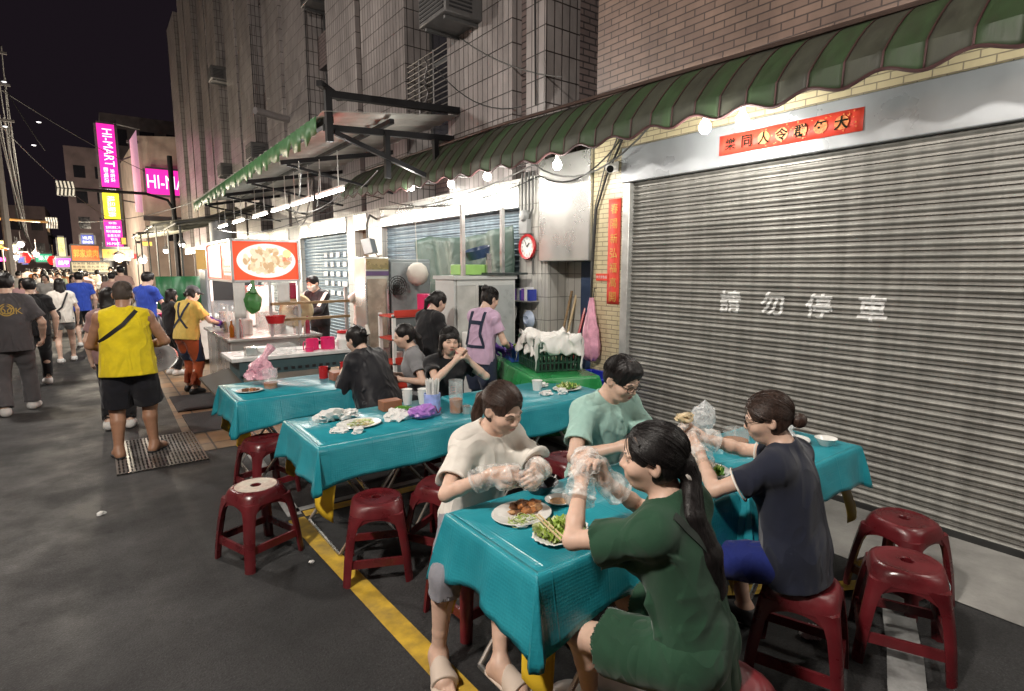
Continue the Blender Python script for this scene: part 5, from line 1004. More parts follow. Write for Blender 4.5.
# ------------------------------------------------------------------ food stall with its picture sign
def litm(name, col, es, var=.1, vs=8):
    return pm(name, col, .4, var=var, vs=vs, emit=col, es=es*.55)
sred = litm('sign_red', (.75, .06, .02), .9); scream = litm('sign_cream', (.72, .58, .38), .5, .25, 20); swhite = litm('sign_white', (.8, .76, .7), .62); alu = pm('aluminium', (.55, .55, .55), .35, .8)
ps = empty('picture_sign', (1.9, 8, 1.62), 0, 'lit red box sign with a round white food plate pictured on it', 'sign')
mb = MB(); mb.box((1.45, 8.02, 1.62), (2.27, 9.9, 2.13)); mb.build('box', sred, ps)
mb = MB()
for a, b_ in (((1.44, 8.0, 1.62), (1.44, 8.0, 2.14)), ((2.28, 8.0, 1.62), (2.28, 8.0, 2.14)), ((1.44, 8.0, 2.14), (2.28, 8.0, 2.14)), ((1.44, 8.0, 1.61), (2.28, 8.0, 1.61)), ((1.44, 8, 2.14), (1.44, 9.9, 2.14)), ((1.44, 8, 1.61), (1.44, 9.9, 1.61)), ((1.44, 9.9, 1.61), (1.44, 9.9, 2.14))): mb.bar(a, b_, .03, .03)
mb.build('sign_frame', alu, ps); FA = ((1, 0, 0), (0, 0, 1), (0, -1, 0))
mb = MB(); mb.lathe((1.87, 8.017, 1.875), [(0, 0), (1, 0)], 48, ax=((.37, 0, 0), (0, 0, .225), (0, -1, 0))); mb.build('plate_picture', swhite, ps)
mb = MB(); r = random.Random(5); 
for k in range(110):
    a = r.uniform(0, 6.28); d = math.sqrt(r.random())*.82; cx_, cz_ = 1.86+.33*d*math.cos(a), 1.87+.19*d*math.sin(a); s = r.uniform(.03, .06); th = r.uniform(0, 3)
    mb.lathe((cx_, 8.0155-.00006*k, cz_), [(0, 0), (1, 0)], 9, k % 3, ax=((s*math.cos(th), 0, s*math.sin(th)), (-s*.6*math.sin(th), 0, s*.6*math.cos(th)), (0, -1, 0)))
mb.build('food_picture', [scream, litm('sign_cream_pale', (.78, .68, .5), .5), litm('sign_cream_dark', (.6, .40, .22), .45)], ps)
mb = MB(); mb.lathe((2.13, 8.01, 1.97), [(0, 0), (.055, 0)], 20, ax=FA); mb.build('badge', litm('sign_yellow', (.9, .6, .25), .9), ps); mb = MB(); put_text(mb, '新鮮', 1, (2.13, 8.006, 1.90), (1, 0, 0), (0, 0, 1), wd=.13); mb.build('badge_lettering', sred, ps, rec=False)
mb = MB(); XL = (0, -1, 0)
for z, h, y0, y1 in ((2.0, .16, 8.10, 8.45), (1.86, .09, 8.1, 8.5), (1.76, .05, 8.1, 8.6), (1.70, .035, 8.1, 8.6)): mb.add([(1.443, y1, z-h/2), (1.443, y0, z-h/2), (1.443, y0, z+h/2), (1.443, y1, z+h/2)], [(0, 1, 2, 3)])
mb.add([(1.442, 9.85, 1.64), (1.442, 8.8, 1.64), (1.442, 8.8, 2.1), (1.442, 9.85, 2.1)], [(0, 1, 2, 3)]); mb.build('side_picture', litm('sign_pale', (.75, .62, .55), .7, .35, 9), ps, rec=False)
mb = MB(); put_text(mb, '海鮮', 1, (1.440, 8.28, 2.0), XL, ZX, h=.13, sx=.9); put_text(mb, '煎餃大王', 1, (1.440, 8.30, 1.86), XL, ZX, wd=.36, h=.07); put_text(mb, '現點現做', 1, (1.440, 8.35, 1.76), XL, ZX, wd=.44, h=.04); mb.build('lettering', sred, ps, rec=False)
fs_ = empty('food_stall', (1.9, 8.8, 0), 0, 'steel food stall with posts and shelves below the lit picture sign', 'stall')
mb = MB(); mb.box((1.36, 8.02, .1), (2.5, 9.9, .82)); mb.build('cabinet', steelm, fs_, bevel=.01); mb = MB(); mb.box((1.32, 7.95, .822), (2.54, 9.95, .86)); mb.build('counter', steelm, fs_, bevel=.006)
for x, y in ((1.46, 8.03), (2.26, 8.03), (1.46, 9.88), (2.26, 9.88), (1.88, 8.0)): mb = MB(); mb.box((x-.018, y-.018, .86), (x+.018, y+.018, 1.6)); mb.build('post', alu, fs_)
for z in (1.08, 1.30): mb = MB(); mb.bar((1.88, 7.96, z), (2.95, 7.96, z+.01), .05, .035); mb.build('wooden_rail', pm('wood_rail', (.30, .20, .10), .6, var=.25, stretch=(1, 8, 8)), fs_)
mb = MB(); mb.box((2.90, 7.98, .86), (2.94, 8.02, 1.5)); mb.build('post', alu, fs_)
mb = MB(); mb.grid(lambda u, v: (1.47+.78*u, 8.06, .87+.4*v), 1, 1); mb.grid(lambda u, v: (1.47, 8.06+1.8*u, .87+.4*v), 1, 1); mb.build('splash_guard', film('acrylic', (.8, .85, .85), .18, .08, 2, .02), fs_, solid=.004)
for k, (x, y, r0, h) in enumerate(((1.60, 8.5, .14, .20), (1.60, 8.95, .16, .16), (1.62, 9.4, .15, .26), (2.05, 8.4, .12, .14), (2.1, 9.2, .16, .24))): cup(x, y, r0, r0*1.02, h, steelm, ['steel pot at the front of the stall counter', 'wide steel pan in the middle of the stall counter', 'tall steel pot deep on the stall counter', 'small steel bin on the inner side of the counter', 'large steel bin deep on the inner side of the counter'][k], z=.86, cat='pot', name='steel_pot', n=24)
mb = MB(); mb.box((1.9, 9.5, .87), (2.3, 9.8, 1.5)); mb.build('white_appliance', foam, None, label='white appliance standing at the back of the stall counter', cat='appliance', bevel=.02)
t = empty('round_fan', (2.25, 8.25, .9), 0, 'big round cream roller drum with a grey hub behind the wooden rails', 'fan'); DA = (nrm((1, .1, 0)), (0, 0, 1), nrm((.1, -1, 0)))
mb = MB(); mb.lathe((2.3, 8.3, 1.17), [(0, -.03), (.22, -.03), (.25, 0), (.22, .03), (.1, .02), (0, .02)], 32, ax=DA); mb.build('drum', pm('cream_drum', (.60, .50, .30), .5, var=.2), t); mb = MB(); mb.lathe((2.3, 8.3, 1.17), [(0, .06), (.06, .05), (.07, .021)], 20, ax=DA); mb.build('hub', MAT['meter_grey'], t); mb = MB(); mb.bar((2.3, 8.32, .861), (2.3, 8.32, .95), .12, .08); mb.build('foot', alu, t)
t = empty('green_bag', (1.66, 8.0, 1.2), 0, 'green plastic bag hanging full from the sign post', 'bag'); mb = MB(); vs, fs = crumple((1.66, 7.97, 1.32), (.11, .08, .16), 14, 2, .25, 1.2); mb.add(vs, fs); mb.tube([(1.66, 7.97, 1.46), (1.67, 7.97, 1.56), (1.67, 8.0, 1.61)], [.06, .02, .03], 8); mb.build('bag_body', pm('green_bag', (.06, .22, .06), .4, bump=.3, bs=25), t)
mb = MB(); mb.lathe((1.90, 7.86, 1.05), [(0, 0), (.10, 0), (.13, .10), (.135, .10), (.125, .095), (.09, .006), (0, .006)], 20); mb.tube([(1.9, 7.96, 1.10), (1.9, 7.9, 1.12)], .01, 5); mb.build('red_basket', MAT['red_plastic'], None, label='red plastic basket hooked on the stall post', cat='basket')
# front counter with the pink jugs
ft = empty('serving_table', (1.8, 6.9, 0), 0, 'white topped serving table with a dark slotted front before the stall', 'table'); mb = MB(); mb.box((1.12, 6.6, .76), (2.6, 7.25, .80)); mb.build('table_top', pm('white_top', (.65, .66, .65), .3), ft, bevel=.004)
mb = MB(); mb.box((1.2, 6.62, .60), (2.55, 6.66, .757)); [mb.box((x, 6.66, 0), (x+.04, 7.2, .757)) for x in (1.2, 2.5)]; mb.build('frame', pm('dark_slate', (.05, .09, .10), .5), ft); mb = MB(); [mb.box((1.26+i*.08, 6.612, .63), (1.30+i*.08, 6.62, .66)) for i in range(16)]; mb.build('slots', acd, ft)
jug(2.06, 6.85, .075, .19, 0, 'pink plastic jug at the left of the pair on the serving table', pinkp, ha=3.4); jug(2.24, 6.82, .085, .20, 0, 'bigger pink plastic jug at the right of the pair', pinkp, ha=3.3)
cup(1.98, 6.7, .045, .05, .05, pinkp, 'small pink bowl before the pink jugs', z=.80, cat='bowl', name='pink_bowl'); cup(2.40, 6.75, .06, .065, .11, foam, 'white plastic tub beside the pink jugs', z=.80, cat='tub', name='tub'); mb = MB(); mb.lathe((2.52, 7.0, .80), [(0, 0), (.12, 0), (.13, .06), (.1, .1), (.09, .15), (0, .16)], 22); mb.build('rice_pot', foam, None, label='white pot with a red lid band on the serving table', cat='pot'); rp = [o for o in COL.objects if o.name == 'rice_pot'][0]; mb = MB(); mb.lathe((2.52, 7.0, .962), [(0, 0), (.095, 0), (.09, .03), (0, .035)], 20); mb.build('lid', MAT['red_plastic'], rp)
mb = MB(); mb.box((1.62, 6.8, .801), (1.86, 7.1, .88)); mb.build('plastic_box', glassy, None, label='clear plastic box of cutlery on the serving table', cat='box'); mb = MB(); mb.box((1.30, 6.75, .801), (1.42, 6.9, .89)); mb.build('scale', steelm, None, label='small weighing scale at the left of the serving table', cat='scale', bevel=.006); mb = MB(); mb.box((1.45, 6.9, .801), (1.6, 7.1, .86)); mb.build('foam_boxes', foam, None, label='white foam box beside the weighing scale', cat='box', bevel=.005)
mb = MB(); mb.obox((1.02, 6.25, .55), (nrm((.6, .8, 0)), nrm((-.5, .4, .75)), nrm(np.cross((.6, .8, 0), (-.5, .4, .75)))), (.28, .22, .008)); mb.build('folded_board', pm('dark_board', (.09, .075, .06), .6), None, label='dark board leaning at the end of the serving table', cat='board')
# steel glass-door freezer, grey freezer, fan, lantern
fz = empty('steel_freezer', (3.0, 7.3, 0), 0, 'tall steel freezer with a frosted glass door', 'freezer'); mb = MB(); mb.box((2.83, 7.02, .05), (3.16, 7.4, 1.92)); mb.build('body', steelm, fz, bevel=.01); mb = MB(); mb.box((2.85, 7.0, .72), (3.12, 7.018, 1.64)); d = mb.build('door', pm('frosted_glass', (.34, .30, .24), .25, var=.35, vs=6), fz); mb = MB(); mb.box((3.10, 6.97, .9), (3.12, 6.999, 1.5)); mb.build('handle', alu, d)
mb = MB(); mb.box((2.84, 7.0, 1.68), (3.15, 7.018, 1.74)); mb.build('purple_strip', pm('purple', (.10, .06, .16), .4), fz); mb = MB(); mb.box((2.84, 7.0, 1.76), (3.15, 7.018, 1.90)); mb.build('gold_panel', pm('gold_panel', (.36, .28, .16), .3, .7), fz)
gz = empty('grey_freezer', (3.5, 7.4, 0), 0, 'plain grey freezer side next to the steel freezer', 'freezer'); mb = MB(); mb.box((3.18, 7.05, .05), (3.80, 7.7, 1.90)); mb.build('body', pm('grey_enamel', (.20, .23, .24), .35), gz, bevel=.02); mb = MB(); mb.box((3.2, 7.03, 1.1), (3.78, 7.049, 1.86)); mb.build('door', pm('grey_door', (.26, .29, .30), .3), gz, bevel=.01)
mb = MB(); mb.lathe((3.50, 6.86, 1.70), [(.0, -.155), (.06, -.145), (.12, -.095), (.15, 0), (.12, .095), (.06, .145), (0, .155)], 24); mb.tube([(3.5, 6.86, 1.85), (3.5, 6.9, 2.6)], .004, 5); mb.build('white_lantern', pm('lantern_paper', (.62, .58, .52), .8), None, label='round white paper lantern hanging before the grey freezer', cat='lantern')
t = empty('wall_fan', (3.22, 6.95, 1.45), 0, 'small black fan left of the round white lantern', 'fan'); mb = MB(); [mb.lathe((3.24, 6.93, 1.55), [(r_, 0), (r_+.006, .004), (r_+.012, 0)], 20, ax=FA) for r_ in (.03, .06, .09, .12)]; [mb.bar((3.24, 6.92, 1.55), (3.24+.13*math.cos(a), 6.92, 1.55+.13*math.sin(a)), .005, .005) for a in [k*.524 for k in range(12)]]; mb.build('guard', wirem, t); mb = MB(); mb.box((3.21, 6.94, 1.42), (3.27, 7.02, 1.56)); mb.build('motor', acd, t)
# red shelf rack
rk = empty('red_rack', (3.1, 6.4, 0), 0, 'white framed rack of red trays beside the freezers', 'rack')
for x, y in ((2.88, 6.3), (3.48, 6.3), (2.88, 6.7), (3.48, 6.7)): mb = MB(); mb.box((x-.02, y-.02, 0), (x+.02, y+.02, 1.22)); mb.build('post', foam, rk)
for z in (.3, .6, .9, 1.18): mb = MB(); mb.box((2.86, 6.28, z), (3.50, 6.72, z+.02)); mb.box((2.88, 6.27, z+.02), (3.48, 6.29, z+.09)); mb.build('shelf', pm('red_tray', (.62, .05, .03), .4), rk)
mb = MB(); mb.box((3.35, 6.35, 1.205), (3.5, 6.6, 1.45)); mb.build('magenta_box', pinkp, None, label='magenta box on top of the red rack', cat='box', bevel=.01)
for z, lab in ((.625, 'small white tub standing on the middle red tray of the rack'), (.925, 'small white tub standing on the upper red tray of the rack')):
    for i in range(4): mb = MB(); mb.lathe((3.0+.14*i, 6.45, z), [(0, 0), (.05, 0), (.055, .11), (0, .112)], 14); mb.build('tub', foam, None, label=lab, cat='tub', group='tubs on the '+lab.split('on the ')[1])
# tarpaulin over the shutter
tp, N, L, b = nt('tarpaulin'); b.inputs['Base Color'].default_value = (.05, .088, .072, 1); b.inputs['Roughness'].default_value = .5; n = N.new('ShaderNodeTexNoise'); n.inputs['Scale'].default_value = 2.2; n.inputs['Distortion'].default_value = 2.5; tc = N.new('ShaderNodeTexCoord'); L.new(tc.outputs['Object'], n.inputs[0]); bp = N.new('ShaderNodeBump'); bp.inputs['Strength'].default_value = .8; bp.inputs['Distance'].default_value = .02; L.new(n.outputs[0], bp.inputs['Height']); L.new(bp.outputs[0], b.inputs['Normal'])
mb = MB(); mb.grid(lambda u, v: (4.30-.05*math.sin(u*14+v*2)*(1-.3*v)-.03*math.sin(u*31+v*7), 8.4-2.62*u, .25+(2.32-.10*math.sin(u*3.14)-.25*max(0, .12-u)*4-.25)*v), 60, 24); mb.build('tarpaulin', tp, None, label='green plastic tarpaulin hung across the blue shutter', cat='tarpaulin', solid=.003, sharp=80)
# sliding door cabinet
kb = empty('glass_cabinet', (3.75, 5.6, 0), 0, 'pale cabinet with a sliding glass door behind the worker in purple', 'cabinet'); cab = pm('cabinet_enamel', (.52, .54, .53), .4, var=.06)
mb = MB(); mb.box((3.27, 5.5, .05), (4.12, 5.52, .14)); mb.box((3.27, 5.52, .05), (3.30, 5.95, 1.65)); mb.box((4.09, 5.5, .05), (4.12, 5.95, 1.65)); mb.box((3.25, 5.48, 1.65), (4.14, 5.97, 1.69)); mb.box((3.3, 5.93, .05), (4.09, 5.95, 1.649)); mb.box((3.3, 5.5, 1.58), (4.09, 5.53, 1.649)); mb.box((3.3, 5.55, .8), (4.09, 5.93, .82)); mb.build('carcass', cab, kb)
mb = MB(); mb.box((3.66, 5.49, .14), (4.089, 5.515, 1.579)); mb.build('door', pm('cabinet_door', (.40, .43, .43), .35), kb); mb = MB(); mb.box((3.3, 5.50, .14), (3.34, 5.515, 1.58)); mb.box((3.55, 5.50, .14), (3.59, 5.515, 1.58)); mb.box((3.34, 5.506, .14), (3.55, 5.512, 1.58)); mb.build('sliding_door', pm('door_glass', (.45, .46, .44), .15, var=.2, vs=5), kb)
bx = empty('dish_rack', (3.8, 5.6, 1.69), 0, 'green crate and blue basket between metal posts on top of the cabinet', 'rack'); mb = MB(); mb.box((3.42, 5.6, 1.70), (3.85, 5.85, 1.82)); mb.build('green_crate', pm('light_green', (.30, .55, .15), .4), bx, bevel=.01); mb = MB(); mb.lathe((3.72, 5.72, 1.97), [(.0, -.08), (.13, -.07), (.17, .04), (.165, .04), (.12, -.06), (0, -.07)], 20, ax=(nrm((1, 0, .3)), (0, 1, 0), nrm((-.3, 0, 1)))); mb.build('basin', pm('dark_blue_basin', (.03, .06, .13), .35), bx)
mb = MB(); [mb.box((x, 5.58, 1.69), (x+.045, 5.62, 2.5)) for x in (3.42, 3.98)]; mb.box((3.75, 5.55, 1.70), (3.81, 5.58, 1.95)); mb.build('post', alu, bx); mb = MB(); mb.box((3.7, 5.45, 1.70), (4.28, 5.98, 1.725)); mb.build('shelf', pm('dark_shelf', (.04, .05, .05), .4), bx)
mb = MB(); mb.box((3.32, 5.2, .80), (3.62, 5.45, 1.06)); mb.build('foam_box', foam, None, label='white foam box standing left of the worker in purple', cat='box', bevel=.015); mb = MB(); mb.box((3.3, 5.15, .0), (3.64, 5.48, .797)); mb.build('low_cupboard', cab, None, label='low pale cupboard under the white foam box', cat='cupboard', bevel=.01)
# green prep table, its own slanted place
GA = R(70.2); gx, gy = nrm((.61, 1.72, 0)), nrm((1.72, -.61, 0)); GC = A3((3.73, 4.62, 0))
gt = empty('prep_table', (3.73, 4.62, 0), 0, 'prep table covered with shiny green vinyl by the door', 'table')
for s in (-.8, -.15, .8):
    for q in (-.27, .27): p = GC+gx*s+gy*q; mb = MB(); mb.tube([p, p+A3((0, 0, .76))], .02, 8); mb.build('leg', alu, gt)
mb = MB(); mb.obox(GC+A3((0, 0, .765)), (gx, gy, (0, 0, 1)), (.9, .31, .012)); mb.build('table_top', ttop, gt); mb = MB(); mb.obox(GC+A3((0, 0, .34)), (gx, gy, (0, 0, 1)), (.86, .28, .012)); mb.build('shelf', alu, gt)
drape(GC[0]-.91, GC[0]+.91, GC[1]-.32, GC[1]+.32, .785, .16, .24, 9, rot=GA).build('green_cloth', greenc, None, label='shiny green vinyl cover on the prep table', cat='tablecloth', sharp=60, solid=.0015)
drape(GC[0]-.88, GC[0]+.88, GC[1]-.29, GC[1]+.29, .362, .10, .14, 10, rot=GA).build('green_cloth', greenc, None, label='green vinyl lining the low shelf of the prep table', cat='tablecloth', sharp=60, solid=.0015)
def onG(s, q, z): return GC+gx*s+gy*q+A3((0, 0, z))
def crate(c, hx, hy, h, m, label, bars=10, rows=4, name='crate', cat='crate', axx=None):
    X, Y = map(A3, axx or (gx, gy)); mb = MB(); c = A3(c); Z = A3((0, 0, 1)); mb.obox(c+Z*.006, (X, Y, Z), (hx, hy, .005))
    for s in (-1, 1):
        for k in range(rows+1): z = .01+h*k/rows; mb.bar(c-X*hx+Y*s*hy+Z*z, c+X*hx+Y*s*hy+Z*z, .012, .014); mb.bar(c+X*s*hx-Y*hy+Z*z, c+X*s*hx+Y*hy+Z*z, .012, .014)
        for k in range(bars+1): u = -1+2*k/bars; mb.bar(c+X*hx*u+Y*s*hy, c+X*hx*u+Y*s*hy+Z*h, .012, .012, up=X); mb.bar(c+X*s*hx+Y*hy*u, c+X*s*hx+Y*hy*u+Z*h, .012, .012, up=Y)
        for k in (-1, 1): mb.bar(c+X*hx*s+Y*k*hy, c+X*hx*s+Y*k*hy+Z*(h+.01), .03, .03, up=X)
    return mb.build(name, m, None, label=label, cat=cat)
crate(onG(-.36, .02, .79), .27, .215, .30, pm('dark_green_crate', (.015, .06, .035), .45), 'dark green slatted crate under a white cloth on the prep table')
mb = MB(); c0 = onG(-.36, .02, .79)
from mathutils import noise as mnoise
def cl(u, v):
    x, y = (u-.5)*2, (v-.5)*2; ex = .36; ey = .30; px, py = x*.44, y*.38; ox, oy = max(0, abs(px)-.285)*np.sign(px), max(0, abs(py)-.23)*np.sign(py); drop = abs(ox)+abs(oy); px, py = np.clip(px, -.285, .285), np.clip(py, -.23, .23)
    w = .05*(mnoise.noise(Vector((u*9, v*9, 2)))) + .015*math.sin(u*23+v*5)+.012*math.sin(v*31+u*11); return tuple(c0+gx*(px+.12*ox+w*(drop > 0))+gy*(py+.12*oy+w*(drop > 0))+A3((0, 0, .35-drop*(1+.14*math.sin(u*19)*math.cos(v*15)+0)+(drop == 0)*(.02-.08*(1-(px/.285)**2)*(1-(py/.23)**2))+.055*(mnoise.turbulence(Vector((u*5, v*5, .3)), 3, False)-.55)+w*.5)))
mb.grid(cl, 70, 60); mb.build('white_cloth', pm('white_rag', (.74, .73, .70), .9, bump=.3, bs=18, bdist=.02), None, label='crumpled white cloth thrown over the dark green crate', cat='cloth', sharp=80, solid=.003)
crate(onG(.18, -.12, .79), .17, .13, .13, pm('blue_crate', (.03, .09, .42), .4), 'blue plastic basket of greens on the prep table', 8, 3, 'basket', 'basket'); leaves('cabbage', *onG(.16, -.12, 0)[:2], .91, .12, .09, 22, grn, 'loose green leaves in the blue basket', 'vegetables', 31, .11, .04); leaves('cabbage', *onG(.55, -.05, 0)[:2], .79, .16, .12, 18, grn, 'pale leaves lying on the green vinyl by the worker', 'vegetables', 32, .1, .04)
heap('shelf_food', *onG(-.35, -.08, 0)[:2], .375, .22, .12, .05, 22, [MAT['red_tray'], nood[2], foam], 'red and pale goods on the low shelf of the prep table', 'goods', 38)
mb = MB(); b0 = A3((4.17, 4.14, .29)); rings = [[tuple(b0+A3((sx*hx, sy*hy, z))) for sx, sy in ((1, 1), (-1, 1), (-1, -1), (1, -1))] for hx, hy, z in ((.14, .20, .004), (.17, .24, .36), (.185, .255, .36), (.185, .255, .385), (.165, .235, .385), (.13, .19, .02))]; mb.loft(rings); mb.build('blue_tub', pm('royal_blue', (.015, .035, .50), .35), None, label='royal blue plastic tub set on a dark crate by the cream wall', cat='tub', bevel=.008)
crate((4.17, 4.14, .002), .14, .19, .27, pm('black_crate', (.02, .02, .022), .5), 'dark low crate under the royal blue tub', 6, 3, axx=((1, 0, 0), (0, 1, 0)))
mb = MB(); b0 = A3((2.95, 4.3, 0)); mb.lathe(b0, [(0, .004), (.14, .004), (.17, .3), (.175, .3), (.165, .29), (.13, .02), (0, .02)], 22); mb.build('green_bucket', pm('bright_green', (.03, .45, .08), .4), None, label='bright green bucket on the ground behind the far cloth', cat='bucket')
# pink bag on the wall, hooks and tools by the door
t = empty('pink_bag', (4.36, 4.39, .75), 0, 'long pink plastic bag hanging on the cream tile wall', 'bag'); mb = MB(); prof = [(.02, .70), (.035, .62), (.06, .5), (.10, .36), (.125, .2), (.12, .08), (.07, .01), (0, 0)]
rings = []
for r_, z in prof: rings.append([(4.33+(.45*r_+.012*math.sin(a*5+z*9))*math.cos(a), 4.39+(r_+.014*math.sin(a*7+z*13))*math.sin(a), .76+z) for a in [6.283*i/28 for i in range(28)]])
mb.loft(rings); mb.build('bag_body', pm('pink_film', (.62, .30, .40), .35, var=.3, vs=9, bump=.5, bs=14, bdist=.02), t, sharp=70); mb = MB(); mb.tube([(4.40, 4.39, 1.56), (4.37, 4.39, 1.56), (4.36, 4.39, 1.46)], .006, 6); mb.build('hook', wirem, t)
t = empty('wall_rack', (4.3, 5.5, 1.3), 0, 'blue packet rack with white bags hung on the pier below the clock', 'rack'); mb = MB(); r = random.Random(9); [mb.box((4.26+.02*r.random(), 5.40+.055*i, 1.38), (4.38, 5.445+.055*i, 1.50+.05*r.random()), i % 3) for i in range(6)]; mb.build('packets', [pm('packet_blue', (.04, .06, .35), .35), foam, pm('packet_violet', (.15, .06, .35), .35)], t); mb = MB(); mb.box((4.24, 5.38, 1.365), (4.40, 5.74, 1.379)); mb.build('wire_shelf', alu, t)
mb = MB(); vs, fs = crumple((4.3, 5.78, 1.22), (.04, .06, .13), 55, 2, .5, 1.5); mb.add(vs, fs); mb.build('rag', tis, None, label='white rag hanging at the end of the packet rack', cat='rag', sharp=30); mb = MB(); mb.lathe((4.34, 5.50, 1.14), [(0, .0), (.05, .05), (.10, .02), (.115, 0), (.1, .015), (.05, .045), (0, 0)], 22, ax=((0, 1, 0), (0, 0, 1), (-1, 0, 0))); mb.tube([(4.33, 5.5, 1.03), (4.33, 5.5, .86)], .01, 6); mb.build('strainer', pm('pale_blue', (.40, .48, .62), .4), None, label='pale blue strainer hanging below the packet rack', cat='strainer')
for k, (y, x, hgt, m_, lab) in enumerate(((5.10, 4.50, 1.45, 'bamboo', 'bamboo pole leaning in the door recess'), (4.92, 4.48, 1.30, 'red_plastic', 'red handled broom leaning in the door recess'), (4.82, 4.48, 1.22, 'red_plastic', 'shorter red handle beside the red broom'), (5.16, 4.48, 1.5, 'wood_rail', 'brown wooden pole leaning against the recess side'))): mb = MB(); mb.tube([(x-.15, y, .01), (x+.25, y-.02, hgt)], .016, 7); mb.build('pole', MAT[m_], None, label=lab, cat='pole')
# mats on the tiles, drain grate
mb = MB(); mb.box((.72, 6.75, .006), (1.30, 7.7, .018)); mb.build('rubber_mat', pm('rubber', (.03, .03, .032), .8, bump=.4, bs=80), None, label='dark rubber mat on the tiles before the stall worker', cat='mat'); mb = MB(); mb.box((.70, 7.9, .006), (1.32, 8.9, .018)); mb.build('rubber_mat', MAT['rubber'], None, label='dark rubber mat farther back under the stall worker', cat='mat')
mb = MB(); [mb.box((.02+i*.03, 5.75, .004), (.036+i*.03, 6.85, .016)) for i in range(24)]; [mb.box((.02, 5.75+i*.1, .003), (.73, 5.768+i*.1, .013)) for i in range(12)]; mb.build('drain_grate', pm('grate_iron', (.20, .19, .18), .4, .8), None, label='iron drain grate under the man in yellow', cat='grate')
# ------------------------------------------------------------------ people
from mathutils.bvhtree import BVHTree
def bvh(o): me = o.data; return BVHTree.FromPolygons([v.co[:] for v in me.vertices], [tuple(p.vertices) for p in me.polygons])
def to_local(loc, face):
    a = R(face-90); c, s = math.cos(a), math.sin(a)
    return lambda x, y, z: V((x-loc[0])*c+(y-loc[1])*s, -(x-loc[0])*s+(y-loc[1])*c, z)
def decal(shirt, root, body, c, X, Y, ray, h, mat, name='print', off=.0025):
    v, f = text_geo(body, 1.); e = v.max(0)-v.min(0); k = h/e[1]; T = bvh(shirt); mb = MB(); X, Y, ray = map(nrm, (X, Y, ray)); P = []
    for p in v:
        o = A3(c)+X*p[0]*k+Y*p[1]*k-ray*.3; hit = T.ray_cast(Vector(o), Vector(ray), .6); P.append(A3(hit[0])-ray*off if hit[0] else o+ray*.3)
    mb.add(P, f); o = mb.build(name, mat, None, rec=False, origin=(0, 0, 0)); o.parent = root; return o
def band(surf, root, pts, ray, wd, mat, name='strap', th=.004, n=26, rays=None):
    """a strap laid over a garment: points are pushed along the ray onto its surface"""
    T = bvh(surf); pts = [A3(p) for p in pts]; Q = []
    for i in range(n+1):
        u = i/n*(len(pts)-1); j = min(int(u), len(pts)-2); p = pts[j]+(pts[j+1]-pts[j])*(u-j); d = nrm(ray if rays is None else A3(rays[j])+(A3(rays[j+1])-A3(rays[j]))*(u-j))
        hit = T.ray_cast(Vector(p-d*.35), Vector(d), .8); Q.append((A3(hit[0])-d*.006 if hit[0] else None, d))
    Q = [q for q in Q if q[0] is not None]; mb = MB(); rings = []
    for i, (p, d) in enumerate(Q):
        t = nrm(Q[min(i+1, len(Q)-1)][0]-Q[max(i-1, 0)][0]); s = nrm(np.cross(t, d)); rings.append([p+s*wd/2-d*th/2, p-s*wd/2-d*th/2, p-s*wd/2+d*th, p+s*wd/2+d*th])
    mb.loft(rings); o = mb.build(name, mat, None, origin=(0, 0, 0)); o.parent = root; return o
def part(mb, name, mat, root, **k): o = mb.build(name, mat, None, origin=(0, 0, 0), **k); o.parent = root; return o
def specs(fig, root, mat):
    mb = MB(); H = fig.H
    for q in (1, -1):
        pts = [H(q*.033+.024*math.cos(a), .1+.004*math.cos(a)*-q, .0+.018*math.sin(a)) for a in [k*6.283/16 for k in range(17)]]; mb.tube(pts, .0022, 5)
        mb.tube([H(q*.056, .097, .006), H(q*.074, .05, .01), H(q*.079, -.01, .006)], .002, 5)
    mb.tube([H(-.009, .103, .003), H(0, .106, .005), H(.009, .103, .003)], .002, 5); return part(mb, 'glasses', mat, root)
thin = film('glove_film', (.88, .88, .86), .24, .18, 22, .35)
W_ = cloth('white_cotton', (.74, .70, .64)); GRY = cloth('grey_denim', (.24, .24, .27)); MINT = cloth('mint_cotton', (.36, .56, .50)); BLK = cloth('black_cotton', (.012, .012, .014)); NAVY = cloth('navy_cotton', (.014, .017, .032)); GREEN = cloth('bottle_green_cotton', (.020, .062, .034)); BLUE = cloth('blue_shorts', (.015, .025, .16))
YELW = cloth('yellow_cotton', (.72, .56, .015)); DGRY = cloth('charcoal_cotton', (.075, .07, .075)); LIL = cloth('lilac_cotton', (.52, .36, .50)); APR = cloth('navy_apron', (.02, .028, .055)); RUST = cloth('rust_cotton', (.36, .075, .025)); YTEE = cloth('pale_yellow_cotton', (.66, .48, .12)); BLT = cloth('royal_cotton', (.03, .07, .42)); JKT = cloth('black_nylon', (.013, .013, .017), rough=.5)
brown = hairmat('hair_brown', (.040, .022, .016)); black = hairmat(); foamsole = M('beige_foam', (.58, .48, .40), .7, var=.05); blackrub = M('black_rubber', (.015, .015, .016), .6); whiterub = M('white_rubber', (.66, .65, .63), .6)
def legs_under(L, spots): return {q: L(*p) for q, p in spots.items()}
